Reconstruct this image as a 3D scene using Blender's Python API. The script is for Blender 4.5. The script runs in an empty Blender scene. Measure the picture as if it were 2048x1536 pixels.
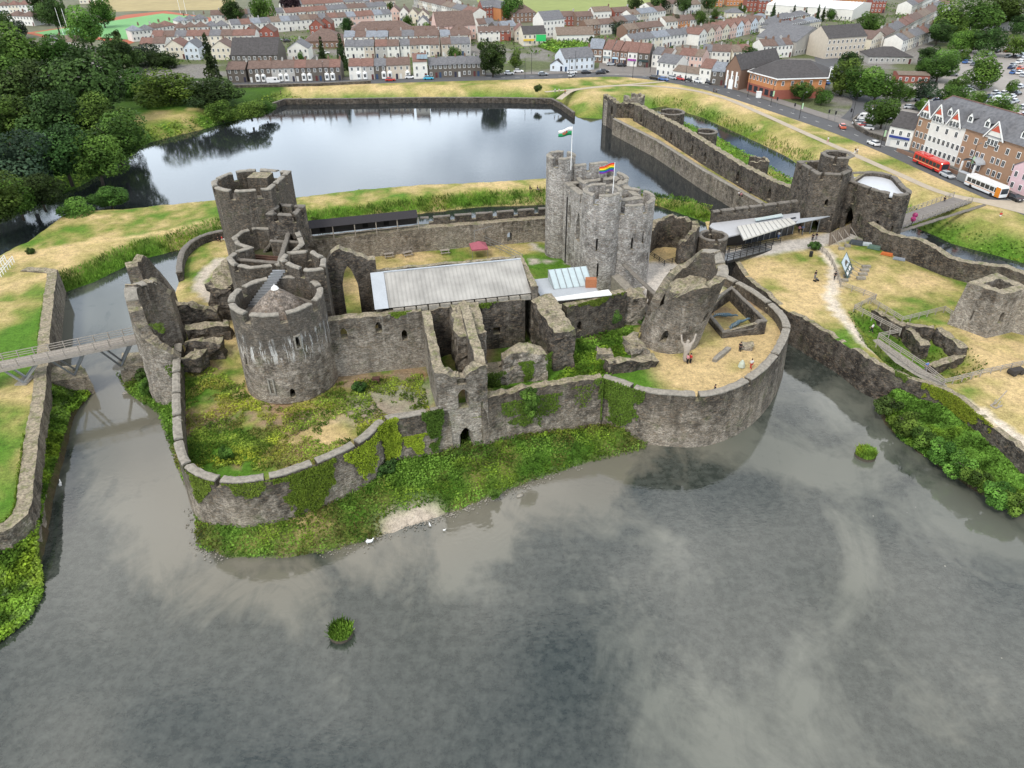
import bpy, math, random
import numpy as np
from mathutils import Vector, Matrix, noise
from mathutils.geometry import delaunay_2d_cdt
random.seed(7); RNG = np.random.default_rng(7)
R = math.radians
SC = bpy.context.scene; COL = SC.collection
# ------------------------------------------------------------------ camera
F_PX, TH, CH, ROLL = 1450.0, R(33.5), 64.0, R(0.55)
c_, s_ = math.cos(ROLL), math.sin(ROLL)
FW = Vector((0, math.cos(TH), -math.sin(TH))); UP0 = Vector((0, math.sin(TH), math.cos(TH))); RT0 = Vector((1, 0, 0))
AX = c_*RT0 - s_*UP0; AY = s_*RT0 + c_*UP0
cam = bpy.data.cameras.new('camera'); camo = bpy.data.objects.new('camera', cam); COL.objects.link(camo)
cam.sensor_width = 36; cam.sensor_fit = 'HORIZONTAL'; cam.lens = F_PX/2048*36; cam.clip_end = 9000; cam.clip_start = 1
M = Matrix((AX, AY, -FW)).transposed().to_4x4(); M.translation = (0, 0, CH); camo.matrix_world = M
SC.camera = camo
# ------------------------------------------------------------------ sky, sun, exposure
SUN_EL, SUN_AZ = R(52), R(215)          # azimuth clockwise from +Y (ahead of the camera)
W = bpy.data.worlds.new('World'); SC.world = W; W.use_nodes = True
nt = W.node_tree; nt.nodes.clear(); N = nt.nodes.new; LK = nt.links.new
out = N('ShaderNodeOutputWorld'); bg = N('ShaderNodeBackground'); bg.inputs[1].default_value = 0.10
sky = N('ShaderNodeTexSky'); sky.sky_type = 'NISHITA'; sky.sun_disc = False; sky.sun_elevation = SUN_EL; sky.sun_rotation = SUN_AZ
sky.air_density = 1.0; sky.dust_density = 1.5
tc = N('ShaderNodeTexCoord'); sep = N('ShaderNodeSeparateXYZ'); LK(tc.outputs['Generated'], sep.inputs[0])
zc = N('ShaderNodeMath'); zc.operation = 'ADD'; zc.inputs[1].default_value = 0.22; LK(sep.outputs[2], zc.inputs[0])
zm = N('ShaderNodeMath'); zm.operation = 'MAXIMUM'; zm.inputs[1].default_value = 0.08; LK(zc.outputs[0], zm.inputs[0])
dv = N('ShaderNodeVectorMath'); dv.operation = 'DIVIDE'; LK(tc.outputs['Generated'], dv.inputs[0])
cb = N('ShaderNodeCombineXYZ'); [LK(zm.outputs[0], cb.inputs[i]) for i in range(3)]; LK(cb.outputs[0], dv.inputs[1])
def wnoise(scale, off, det=8, rough=0.55):
    m = N('ShaderNodeMapping'); m.inputs['Location'].default_value = off; m.inputs['Scale'].default_value = (1, 1, 0); LK(dv.outputs[0], m.inputs[0])
    n = N('ShaderNodeTexNoise'); n.inputs['Scale'].default_value = scale; n.inputs['Detail'].default_value = det; n.inputs['Roughness'].default_value = rough
    LK(m.outputs[0], n.inputs['Vector']); return n
n1 = wnoise(1.3, (3.1, 1.7, 0)); n2 = wnoise(2.6, (9.3, 4.2, 0))
cov = N('ShaderNodeMapRange'); cov.inputs[1].default_value = 0.40; cov.inputs[2].default_value = 0.54; LK(n1.outputs[0], cov.inputs[0])
shd = N('ShaderNodeMapRange'); shd.inputs[1].default_value = 0.35; shd.inputs[2].default_value = 0.70; LK(n2.outputs[0], shd.inputs[0])
cc = N('ShaderNodeMix'); cc.data_type = 'RGBA'; LK(shd.outputs[0], cc.inputs[0])
# clouds: sunlit sides low down all round, greyer bases overhead
el = N('ShaderNodeMapRange'); el.interpolation_type = 'SMOOTHSTEP'; el.inputs[1].default_value = .22; el.inputs[2].default_value = .62; LK(sep.outputs[2], el.inputs[0])
for i_, lo_, hi_ in ((6, (19.5, 22, 24.5, 1), (14.6, 14.3, 13.8, 1)), (7, (14.5, 16.8, 19.5, 1), (6.2, 6.1, 6.0, 1))):
    q_ = N('ShaderNodeMix'); q_.data_type = 'RGBA'; q_.inputs[6].default_value = lo_; q_.inputs[7].default_value = hi_; LK(el.outputs[0], q_.inputs[0]); LK(q_.outputs[2], cc.inputs[i_])
mx = N('ShaderNodeMix'); mx.data_type = 'RGBA'; LK(cov.outputs[0], mx.inputs[0]); LK(sky.outputs[0], mx.inputs[6]); LK(cc.outputs[2], mx.inputs[7])
LK(mx.outputs[2], bg.inputs[0]); LK(bg.outputs[0], out.inputs[0])
sl = bpy.data.lights.new('sun', 'SUN'); sl.energy = 1.5; sl.angle = R(12); sl.color = (1, .94, .85)
so = bpy.data.objects.new('sun', sl); COL.objects.link(so); so.location = (0, 0, 200)
sd = Vector((math.sin(SUN_AZ)*math.cos(SUN_EL), math.cos(SUN_AZ)*math.cos(SUN_EL), math.sin(SUN_EL)))
so.rotation_euler = (-sd).to_track_quat('-Z', 'Y').to_euler()
vs_ = SC.view_settings; vs_.view_transform = 'Standard'; vs_.look = 'None'; vs_.exposure = 0.58; vs_.gamma = 1; vs_.use_curve_mapping = False
SC.render.engine = 'CYCLES'; SC.cycles.use_denoising = True; SC.cycles.max_bounces = 6; SC.cycles.transparent_max_bounces = 8
SC.cycles.caustics_reflective = False; SC.cycles.caustics_refractive = False
# ------------------------------------------------------------------ helpers
def P(x, y, z=0.0):
    "photo pixel (2048 wide) on the horizontal level z -> world x, y"
    u = (x-1024)/F_PX; v = (768-y)/F_PX
    d = FW + u*AX + v*AY
    t = (z-CH)/d.z
    return (d.x*t, d.y*t)
def PL(pts, z): return [P(x, y, z) for x, y in pts]
def tag(o, label=None, cat=None, group=None, kind=None):
    if label: o['label'] = label
    if cat: o['category'] = cat
    if group: o['group'] = group
    if kind or label: o['kind'] = kind or 'thing'
    return o
def empty(name, loc, rz=0.0, label=None, cat=None, group=None):
    o = bpy.data.objects.new(name, None); COL.objects.link(o); o.location = loc; o.rotation_euler = (0, 0, rz); o.empty_display_size = .1
    return tag(o, label, cat, group)
def link(name, me, mat=None, parent=None, world=True):
    o = bpy.data.objects.new(name, me); COL.objects.link(o)
    if mat and not me.materials: me.materials.append(mat)
    if parent:
        o.parent = parent
        if world:
            p = parent; L = Vector((0, 0, 0))
            while p: L += p.location; p = p.parent
            if parent.type == 'EMPTY': o.matrix_parent_inverse = Matrix.Translation(-L)
    return o
def mk(name, v, f, mat=None, smooth=False):
    me = bpy.data.meshes.new(name); me.from_pydata([tuple(a) for a in v], [], f)
    if mat: me.materials.append(mat)
    if smooth: me.shade_smooth()
    return me
class MB:
    def __init__(s): s.v = []; s.f = []
    def add(s, v, f):
        o = len(s.v); s.v += [tuple(a) for a in v]; s.f += [tuple(i+o for i in q) for q in f]; return s
    def box(s, x0, y0, z0, x1, y1, z1):
        return s.add([(x0,y0,z0),(x1,y0,z0),(x1,y1,z0),(x0,y1,z0),(x0,y0,z1),(x1,y0,z1),(x1,y1,z1),(x0,y1,z1)],
                     [(0,3,2,1),(4,5,6,7),(0,1,5,4),(1,2,6,5),(2,3,7,6),(3,0,4,7)])
    def bar(s, p, q, w, h=None, up=(0, 0, 1)):
        h = h or w; p = Vector(p); q = Vector(q); d = (q-p).normalized(); u = Vector(up)
        if abs(d.dot(u)) > .98: u = Vector((1, 0, 0))
        a = d.cross(u).normalized()*w/2; b = a.cross(d).normalized()*h/2
        return s.add([p-a-b, p+a-b, p+a+b, p-a+b, q-a-b, q+a-b, q+a+b, q-a+b], [(0,1,2,3),(7,6,5,4),(0,4,5,1),(1,5,6,2),(2,6,7,3),(3,7,4,0)])
    def tube(s, p, q, r0, r1=None, n=8):
        r1 = r0 if r1 is None else r1; p = Vector(p); q = Vector(q); d = (q-p).normalized()
        a = d.orthogonal().normalized(); b = d.cross(a); v = []
        for c, r in ((p, r0), (q, r1)):
            v += [c + (a*math.cos(t)+b*math.sin(t))*r for t in (2*math.pi*i/n for i in range(n))]
        f = [(i, (i+1) % n, n+(i+1) % n, n+i) for i in range(n)] + [tuple(range(n-1, -1, -1)), tuple(range(n, 2*n))]
        return s.add(v, f)
    def prism(s, poly, z0, z1):
        n = len(poly); v = [(x, y, z0) for x, y in poly] + [(x, y, z1) for x, y in poly]
        return s.add(v, [(i, (i+1) % n, n+(i+1) % n, n+i) for i in range(n)] + [tuple(range(n-1, -1, -1)), tuple(range(n, 2*n))])
    def lathe(s, prof, c=(0, 0, 0), n=16):
        v = []; m = len(prof)
        for i in range(n):
            t = 2*math.pi*i/n
            v += [(c[0]+r*math.cos(t), c[1]+r*math.sin(t), c[2]+z) for r, z in prof]
        return s.add(v, [(i*m+j, ((i+1) % n)*m+j, ((i+1) % n)*m+j+1, i*m+j+1) for i in range(n) for j in range(m-1)])
    def mesh(s, name, mat=None, smooth=False): return mk(name, s.v, s.f, mat, smooth)
    def obj(s, name, mat=None, parent=None, smooth=False, world=True): return link(name, s.mesh(name, mat, smooth), None, parent, world)
def fbm(x, y, z=0.0, sc=1.0, o=4): return noise.fractal(Vector((x*sc, y*sc, z*sc)), 1.0, 2.0, o)
def inpoly(x, y, poly):
    "vectorised even-odd test"
    x = np.asarray(x); y = np.asarray(y); c = np.zeros(x.shape, bool); n = len(poly)
    for i in range(n):
        x0, y0 = poly[i]; x1, y1 = poly[i-1]
        if y0 == y1: continue
        k = ((y0 > y) != (y1 > y)) & (x < (x1-x0)*(y-y0)/(y1-y0)+x0); c ^= k
    return c
def dpoly(x, y, poly, closed=True):
    x = np.asarray(x, float); y = np.asarray(y, float); d = np.full(x.shape, 1e9); n = len(poly)
    for i in range(0 if closed else 1, n):
        x0, y0 = poly[i-1]; x1, y1 = poly[i]; dx, dy = x1-x0, y1-y0; L = dx*dx+dy*dy+1e-9
        t = np.clip(((x-x0)*dx+(y-y0)*dy)/L, 0, 1); d = np.minimum(d, np.hypot(x-x0-t*dx, y-y0-t*dy))
    return d
def smooth_path(pts, step=1.0, closed=False):
    "Catmull-Rom resampled to a step"
    n = len(pts); o = []
    seg = range(n) if closed else range(n-1)
    g = (lambda i: pts[i % n]) if closed else (lambda i: pts[min(max(i, 0), n-1)])
    for i in seg:
        p0, p1, p2, p3 = (np.array(g(i+k), float) for k in (-1, 0, 1, 2))
        L = max(1, int(round(np.hypot(*(p2-p1)[:2])/step)))
        for k in range(L):
            t = k/L
            o.append(tuple(.5*((2*p1)+(p2-p0)*t+(2*p0-5*p1+4*p2-p3)*t*t+(3*p1-p0-3*p2+p3)*t**3)))
    if not closed: o.append(tuple(pts[-1]))
    return o
# ------------------------------------------------------------------ materials
class NT:
    def __init__(s, name):
        s.m = bpy.data.materials.new(name); s.m.use_nodes = True; s.t = s.m.node_tree; s.b = s.t.nodes['Principled BSDF']
        s.b.inputs['Roughness'].default_value = .85; s.b.inputs['Specular IOR Level'].default_value = .25
    def n(s, typ, **kw):
        nd = s.t.nodes.new('ShaderNode'+typ)
        for k, v in kw.items(): setattr(nd, k, v)
        return nd
    def l(s, a, b): s.t.links.new(a, b)
    def pos(s, scale=(1, 1, 1), obj=False):
        g = s.n('TexCoord').outputs['Object'] if obj else s.n('NewGeometry').outputs['Position']
        m = s.n('Mapping'); m.inputs['Scale'].default_value = scale; s.l(g, m.inputs[0]); return m.outputs[0]
    def noise(s, scale, det=4, rough=.55, vec=None, dist=0.0):
        nd = s.n('TexNoise'); nd.inputs['Scale'].default_value = scale; nd.inputs['Detail'].default_value = det; nd.inputs['Roughness'].default_value = rough
        nd.inputs['Distortion'].default_value = dist
        s.l(vec or s.pos(), nd.inputs['Vector']); return nd.outputs[0]
    def rng(s, v, a, b, c=0.0, d=1.0):
        nd = s.n('MapRange'); nd.inputs[1].default_value = a; nd.inputs[2].default_value = b; nd.inputs[3].default_value = c; nd.inputs[4].default_value = d
        s.l(v, nd.inputs[0]); return nd.outputs[0]
    def mix(s, f, a, b, mode='MIX'):
        nd = s.n('Mix', data_type='RGBA', blend_type=mode)
        for i, v in ((0, f), (6, a), (7, b)):
            if isinstance(v, (int, float)): nd.inputs[i].default_value = v
            elif isinstance(v, tuple): nd.inputs[i].default_value = (*v[:3], 1)
            else: s.l(v, nd.inputs[i])
        return nd.outputs[2]
    def math(s, op, a, b=None):
        nd = s.n('Math', operation=op)
        for i, v in ((0, a), (1, b)):
            if v is None: continue
            if isinstance(v, (int, float)): nd.inputs[i].default_value = v
            else: s.l(v, nd.inputs[i])
        return nd.outputs[0]
    def bump(s, h, st=.4, dist=.1):
        nd = s.n('Bump'); nd.inputs['Strength'].default_value = st; nd.inputs['Distance'].default_value = dist; s.l(h, nd.inputs['Height']); s.l(nd.outputs[0], s.b.inputs['Normal'])
    def col(s, c): s.l(c, s.b.inputs['Base Color']) if not isinstance(c, tuple) else setattr(s.b.inputs['Base Color'], 'default_value', (*c, 1)); return s
def srgb(r, g, b):
    f = lambda c: ((c/255+.055)/1.055)**2.4 if c > 10 else c/255/12.92
    return (f(r), f(g), f(b))
def stone(name, dark, mid, light, streak=.5, lichen=.25, top=(.40, .345, .25), moss=.25, zs=5.0, runs=None, zst=None, grow=.85):
    t = NT(name)
    vo = t.n('TexVoronoi'); vo.inputs['Scale'].default_value = 1.0; t.l(t.pos((2.9, 2.9, zs*1.3)), vo.inputs['Vector'])
    cell = t.n('SeparateColor'); t.l(vo.outputs['Color'], cell.inputs[0])
    big = t.noise(.16, 6, .6); med = t.noise(.9, 5, .65); fine = t.noise(5.5, 4, .7)
    c = t.mix(t.rng(big, .41, .57), dark, mid)
    c = t.mix(t.rng(med, .42, .72), c, light)
    if zst:
        pz = t.n('SeparateXYZ'); t.l(t.n('NewGeometry').outputs['Position'], pz.inputs[0]); hz = t.math('ADD', pz.outputs[2], t.math('MULTIPLY', t.math('SUBTRACT', t.noise(.5, 5, .6, t.pos((1, 1, .35))), .5), 9.0))
        c = t.mix(t.rng(hz, zst[0], zst[1], 0, .8), c, tuple(x*.75 for x in dark)); c = t.mix(t.rng(hz, zst[0]-4, zst[0]-.5, .45, 0), c, light)
    st = t.noise(.8, 3, .5, t.pos((1.0, 1.0, .07)))
    c = t.mix(t.math('MULTIPLY', t.rng(st, .50, .70), streak*.6), c, tuple(x*.40 for x in dark))
    c = t.mix(t.math('MULTIPLY', t.rng(t.noise(1.0, 4, .6, t.pos((1.6, 1.6, .12))), .58, .72), .45), c, light)
    # single stones differ a little
    v2 = t.n('TexVoronoi'); t.l(t.pos((6, 6, zs*2.2)), v2.inputs['Vector']); v2.inputs['Scale'].default_value = 1.0; cell2 = t.n('SeparateColor'); t.l(v2.outputs['Color'], cell2.inputs[0])
    k = t.math('MULTIPLY', t.rng(cell.outputs[0], 0, 1, .66, 1.34), t.rng(cell2.outputs[1], 0, 1, .70, 1.3)); vm = t.n('VectorMath', operation='SCALE'); t.l(c, vm.inputs[0]); t.l(k, vm.inputs['Scale']); c = vm.outputs[0]
    c = t.mix(t.rng(cell.outputs[2], .80, .95, 0, .5), c, (.21, .155, .105))
    if runs:
        pz = t.n('SeparateXYZ'); t.l(t.n('NewGeometry').outputs['Position'], pz.inputs[0]); band = t.math('MULTIPLY', t.rng(pz.outputs[2], runs[0], runs[0]+2), t.rng(pz.outputs[2], runs[1]-.5, runs[1], 1, 0))
        c = t.mix(t.math('MULTIPLY', band, t.rng(t.noise(1.0, 6, .75, t.pos((1.7, 1.7, .22))), .535, .56)), c, (.66, .65, .62))
        c = t.mix(t.math('MULTIPLY', t.rng(pz.outputs[2], runs[0]+1, runs[0]+3.0, 0, .72), t.rng(med, .3, .55)), c, (.026, .024, .022))
    c = t.mix(t.rng(fine, .52, .74, 0, .7), c, tuple(x*.28 for x in dark))
    li = t.noise(2.6, 6, .75)
    c = t.mix(t.rng(li, .66, .70, 0, lichen*2.2), c, (.62, .60, .55))
    # growth on upward faces and in patches
    nz = t.n('SeparateXYZ'); t.l(t.n('NewGeometry').outputs['Normal'], nz.inputs[0])
    upf = t.rng(nz.outputs[2], .45, .85)
    tp = t.mix(t.rng(t.noise(.8, 5, .7), .48, .66), top, (.13, .16, .04))
    tp = t.mix(t.rng(t.noise(3.0, 4, .7), .35, .6), tuple(x*.35 for x in top), tp)
    c = t.mix(t.math('MULTIPLY', upf, grow), c, tp)
    c = t.mix(t.math('MULTIPLY', t.rng(t.noise(.35, 7, .7), .56, .68), moss), c, (.075, .10, .03))
    t.col(c); t.b.inputs['Roughness'].default_value = .92
    h = t.math('ADD', t.math('MULTIPLY', vo.outputs['Distance'], -.8), t.math('ADD', fine, med))
    t.bump(h, .55, .12)
    return t.m
def plain(name, col, rough=.7, var=.25, sc=1.5, bump=0, metal=0, obj=True, spec=.3):
    t = NT(name); n = t.noise(sc, 5, .6, t.pos(obj=obj)); n2 = t.noise(sc*9, 3, .6, t.pos(obj=obj))
    a = tuple(x*(1-var) for x in col); b = tuple(min(1, x*(1+var)) for x in col)
    t.col(t.mix(.5, t.mix(t.rng(n, .3, .7), a, b), t.mix(t.rng(n2, .3, .7), a, b)))
    t.b.inputs['Roughness'].default_value = rough; t.b.inputs['Metallic'].default_value = metal; t.b.inputs['Specular IOR Level'].default_value = spec
    if bump: t.bump(n2, bump, .05)
    return t.m
def vcol(name, rough=.9, sc=1.2, var=.40, bump=.6, transl=0.0, rnd=0.0, hue=0.0):
    "colour from the mesh's own attribute, broken up by noise"
    t = NT(name); a = t.n('Attribute', attribute_name='Col'); obj = False
    n = t.noise(sc, 6, .65); n2 = t.noise(sc*7, 4, .7)
    f = t.math('ADD', t.rng(n, .25, .75, 1-var, 1+var), t.rng(n2, .25, .75, -var, var))
    if bump: f = t.math('ADD', f, t.rng(t.noise(2.6, 4, .7), .3, .7, -.28, .28))
    if rnd:
        oi = t.n('ObjectInfo'); f = t.math('MULTIPLY', f, t.rng(oi.outputs['Random'], 0, 1, 1-rnd, 1+rnd))
    vm = t.n('VectorMath', operation='SCALE'); t.l(a.outputs['Color'], vm.inputs[0]); t.l(f, vm.inputs['Scale']); c = vm.outputs[0]
    if hue:
        oi = t.n('ObjectInfo'); hs = t.n('HueSaturation'); t.l(c, hs.inputs['Color']); t.l(t.rng(oi.outputs['Random'], 0, 1, .5-hue, .5+hue), hs.inputs['Hue']); c = hs.outputs[0]
    t.col(c); t.b.inputs['Roughness'].default_value = rough; t.b.inputs['Specular IOR Level'].default_value = .15
    if bump: t.bump(n2, bump, .25)
    if transl:
        tr = t.n('BsdfTranslucent'); t.l(c, tr.inputs[0]); ms = t.n('MixShader'); ms.inputs[0].default_value = transl
        t.l(t.b.outputs[0], ms.inputs[1]); t.l(tr.outputs[0], ms.inputs[2]); t.l(ms.outputs[0], t.t.nodes['Material Output'].inputs['Surface'])
    return t.m
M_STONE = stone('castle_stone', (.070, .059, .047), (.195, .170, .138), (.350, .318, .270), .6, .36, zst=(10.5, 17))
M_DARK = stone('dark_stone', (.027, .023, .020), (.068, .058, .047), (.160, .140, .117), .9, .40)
M_LIGHT = stone('pale_stone', (.15, .138, .126), (.30, .28, .258), (.43, .41, .38), .55, .16, moss=.03)
M_RETAIN = stone('retaining_stone', (.062, .053, .042), (.180, .152, .116), (.335, .295, .24), .8, .32, moss=.45, zst=(3.6, 8.5))
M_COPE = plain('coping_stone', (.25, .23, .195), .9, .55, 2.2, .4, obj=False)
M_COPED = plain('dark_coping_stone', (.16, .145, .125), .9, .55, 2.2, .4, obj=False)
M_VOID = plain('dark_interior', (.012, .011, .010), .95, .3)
M_GROUND = vcol('ground_cover', .95, .9, .30, .6)
M_LEAF = vcol('foliage', .75, .25, .28, 0, .25, .20, .02)
M_TOWER = stone('streaked_tower_stone', (.10, .084, .068), (.215, .182, .145), (.35, .31, .26), .5, .25, runs=(11.6, 16.2))
M_GRASS = vcol('grass_blades', .8, .5, .25, 0, .25)
M_WOOD = plain('weathered_timber', (.30, .27, .235), .85, .3, 3, .3)
M_DWOOD = plain('dark_timber', (.045, .040, .036), .8, .3, 3, .3)
M_WHITE = plain('white_paint', (.78, .78, .76), .55, .06)
M_GLASS = plain('window_glass', (.030, .036, .045), .12, .4, .4, spec=.6)
M_METAL = plain('grey_steel', (.25, .26, .27), .45, .15, metal=.4)
M_BLACK = plain('black_paint', (.02, .02, .022), .5, .2)
M_LEAD = plain('pale_lead_roof', (.40, .43, .46), .5, .12, .6, metal=.1)
M_PATH = plain('pale_path', (.40, .345, .27), .95, .18, .8, .3, obj=False)
M_ASPH = plain('asphalt', (.098, .100, .105), .9, .16, .5, .2, obj=False)
M_PAVE = plain('pavement', (.20, .185, .172), .9, .15, .8, .2, obj=False)
# ------------------------------------------------------------------ terrain
def _h(ix, iy):
    n = (ix.astype(np.int64)*374761393 + iy.astype(np.int64)*668265263) & 0x7fffffff
    n = ((n ^ (n >> 13))*1274126177) & 0x7fffffff
    return ((n ^ (n >> 16)) & 0xffff)/65535.0
def vn(x, y, sc=1.0, o=4, seed=0):
    "value noise 0..1"
    x = np.asarray(x, float)*sc+seed*17.3; y = np.asarray(y, float)*sc+seed*9.1; s = np.zeros_like(x); a = 1.0; A = 0
    for k in range(o):
        ix = np.floor(x); iy = np.floor(y); fx = x-ix; fy = y-iy; fx = fx*fx*(3-2*fx); fy = fy*fy*(3-2*fy)
        v = (_h(ix, iy)*(1-fx)+_h(ix+1, iy)*fx)*(1-fy)+(_h(ix, iy+1)*(1-fx)+_h(ix+1, iy+1)*fx)*fy
        s += v*a; A += a; a *= .5; x = x*2.03+5.1; y = y*2.03+3.7
    return s/A
def sst(a, b, v): t = np.clip((v-a)/(b-a), 0, 1); return t*t*(3-2*t)
def lerp(a, b, t): t = np.asarray(t)[..., None]; return np.asarray(a)*(1-t)+np.asarray(b)*t
def setcol(me, c):
    at = me.attributes.new('Col', 'FLOAT_COLOR', 'POINT'); n = len(me.vertices)
    a = np.ones((n, 4), np.float32); a[:, :3] = np.clip(c, 0, 1); at.data.foreach_set('color', a.ravel())
DRY = np.array((.53, .40, .205)); DRY2 = np.array((.40, .325, .14)); OLIVE = np.array((.245, .24, .07)); GREEN = np.array((.120, .195, .030)); LUSH = np.array((.078, .175, .018)); DARKG = np.array((.032, .060, .014)); SOIL = np.array((.16, .12, .075))
def grass(x, y, dry, seed=0, lush=LUSH):
    "dry 0 lush .. 1 parched, broken into patches"
    n = vn(x, y, .09, 5, seed); m = vn(x, y, .45, 4, seed+3); k = np.clip(dry+(n-.5)*2.0+(m-.5)*.9, 0, 1.2)
    c = lerp(lush, GREEN, sst(0, .25, k)); c = lerp(c, OLIVE, sst(.2, .5, k)); c = lerp(c, DRY2, sst(.42, .72, k)); return lerp(c, DRY, sst(.7, 1.0, k))
def resample(poly, sp):
    o = []
    for i in range(len(poly)):
        a = np.array(poly[i]); b = np.array(poly[(i+1) % len(poly)]); n = max(1, int(np.hypot(*(b-a))/sp))
        o += [tuple(a+(b-a)*k/n) for k in range(n)]
    return o
def patch(name, outline, sp, hfun, cfun, mat=None, label=None, kind='structure', cat=None):
    ol = resample(outline, sp); A = np.array(outline)
    gx, gy = np.meshgrid(np.arange(A[:, 0].min(), A[:, 0].max(), sp), np.arange(A[:, 1].min(), A[:, 1].max(), sp))
    gx = gx.ravel()+RNG.uniform(-.3, .3, gx.size)*sp; gy = gy.ravel()+RNG.uniform(-.3, .3, gy.size)*sp
    k = inpoly(gx, gy, outline); gx = gx[k]; gy = gy[k]; d = dpoly(gx, gy, ol); k = d > sp*.45; gx = gx[k]; gy = gy[k]
    pts = [Vector(p) for p in ol]+[Vector((a, b)) for a, b in zip(gx, gy)]
    v, e, f, *_ = delaunay_2d_cdt(pts, [], [list(range(len(ol)))], 1, 1e-5)
    x = np.array([p.x for p in v]); y = np.array([p.y for p in v]); d = dpoly(x, y, outline); z = hfun(x, y, d)
    me = mk(name, np.stack([x, y, z], 1), f, mat or M_GROUND, True); setcol(me, cfun(x, y, z, d)); o = link(name, me)
    return tag(o, label, cat, None, kind)
def ribbon(name, path, w, z, mat, kind='structure', label=None, zf=None):
    p = np.array(path)[:, :2]; d = np.gradient(p, axis=0); d /= np.hypot(d[:, 0], d[:, 1])[:, None]; nn = np.stack([-d[:, 1], d[:, 0]], 1)
    w = np.broadcast_to(np.asarray(w, float), (len(p),))[:, None]
    a = p+nn*w/2; b = p-nn*w/2; n = len(p); zz = np.broadcast_to(np.asarray(z, float), (n,))
    v = [(*a[i], zz[i]) for i in range(n)]+[(*b[i], zz[i]) for i in range(n)]
    return tag(link(name, mk(name, v, [(i, i+n, i+n+1, i+1) for i in range(n-1)], mat)), label, None, None, kind)
TZ = 4.0                                              # level of the town
# --- the town side: shoreline at water level, then out to the horizon
SHORE = PL([(-330, 560), (-60, 465), (0, 440), (90, 405), (165, 375), (215, 345), (270, 312), (290, 290), (340, 276), (400, 262), (480, 240), (545, 217), (570, 208), (700, 207), (850, 205), (1000, 205), (1105, 207), (1125, 218), (1150, 236), (1205, 240), (1235, 228), (1330, 214), (1400, 236), (1480, 272), (1560, 310), (1610, 342), (1690, 395), (1790, 440), (1900, 490), (2100, 545), (2400, 610)], 0)
near_edge = [(-420, 150)]+SHORE+[(420, 120), (420, 420), (-420, 420)]
PROM = smooth_path(PL([(1118, 199), (1128, 191), (1150, 180), (1220, 172), (1300, 172), (1380, 180), (1450, 197), (1520, 226), (1600, 262), (1700, 306), (1800, 350), (1880, 384), (1960, 402), (2120, 425)], TZ), 3)
ROAD = smooth_path(PL([(330, 174), (480, 170), (700, 164), (900, 158), (1100, 153), (1230, 149), (1320, 157), (1420, 175), (1500, 199), (1600, 232), (1700, 266), (1800, 306), (1900, 350), (2048, 412), (2200, 480)], TZ), 4)
SIDE = smooth_path(PL([(1690, 258), (1722, 232), (1735, 210), (1726, 190), (1700, 168), (1672, 148), (1655, 125), (1650, 100)], TZ), 3)
def th(x, y, d):
    return np.where(d < .05, -.6, np.minimum(TZ, .15+TZ*sst(0, 11, d))+np.where((d > 1) & (d < 10), (vn(x, y, .3, 3)-.5)*.5, 0))
def tcol(x, y, z, d):
    ds = dpoly(x, y, SHORE, False); dr = dpoly(x, y, ROAD, False)
    g = grass(x, y, .68-sst(0, 60, ds-25)*.15, 1)
    wet = grass(x, y, .22, 2); g = lerp(wet, g, sst(1, 10, ds+(vn(x, y, .2, 3, 5)-.5)*9))
    wood = lerp(DARKG, LUSH*.8, vn(x, y, .15, 3)); g = lerp(g, wood, (x < -90)*sst(0, 1, (y < 330)*1.0)*(1-inpoly(x, y, MEADOW)))
    g = lerp(g, grass(x, y, .2, 4), inpoly(x, y, MEADOW)*1.0)
    yard = lerp((.20, .19, .175), (.11, .13, .06), sst(.42, .6, vn(x, y, .07, 4, 6)))
    beyond = (np.interp(x, [p[0] for p in ROAD], [p[1] for p in ROAD]) < y)
    return lerp(g, yard, beyond*1.0*(1-((x < -100) & (y < 325))))
MEADOW = PL([(255, 235), (300, 212), (420, 225), (440, 245), (300, 280), (280, 265)], 3)
patch('town_ground', near_edge, 3.0, th, tcol, label='grassy lakeside bank and ground under the town')
far = np.linspace(0, 1, 60)
tag(link('ground', mk('ground', [(-5000, 400, 3.95), (5000, 400, 3.95), (5000, 9000, 3.95), (-5000, 9000, 3.95), (-5000, -500, -3), (5000, -500, -3), (5000, 400, -3), (-5000, 400, -3)], [(0, 1, 2, 3), (4, 5, 6, 7)], plain('far_ground', (.13, .135, .085), .95, .4, .02, obj=False))), kind='structure')
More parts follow.
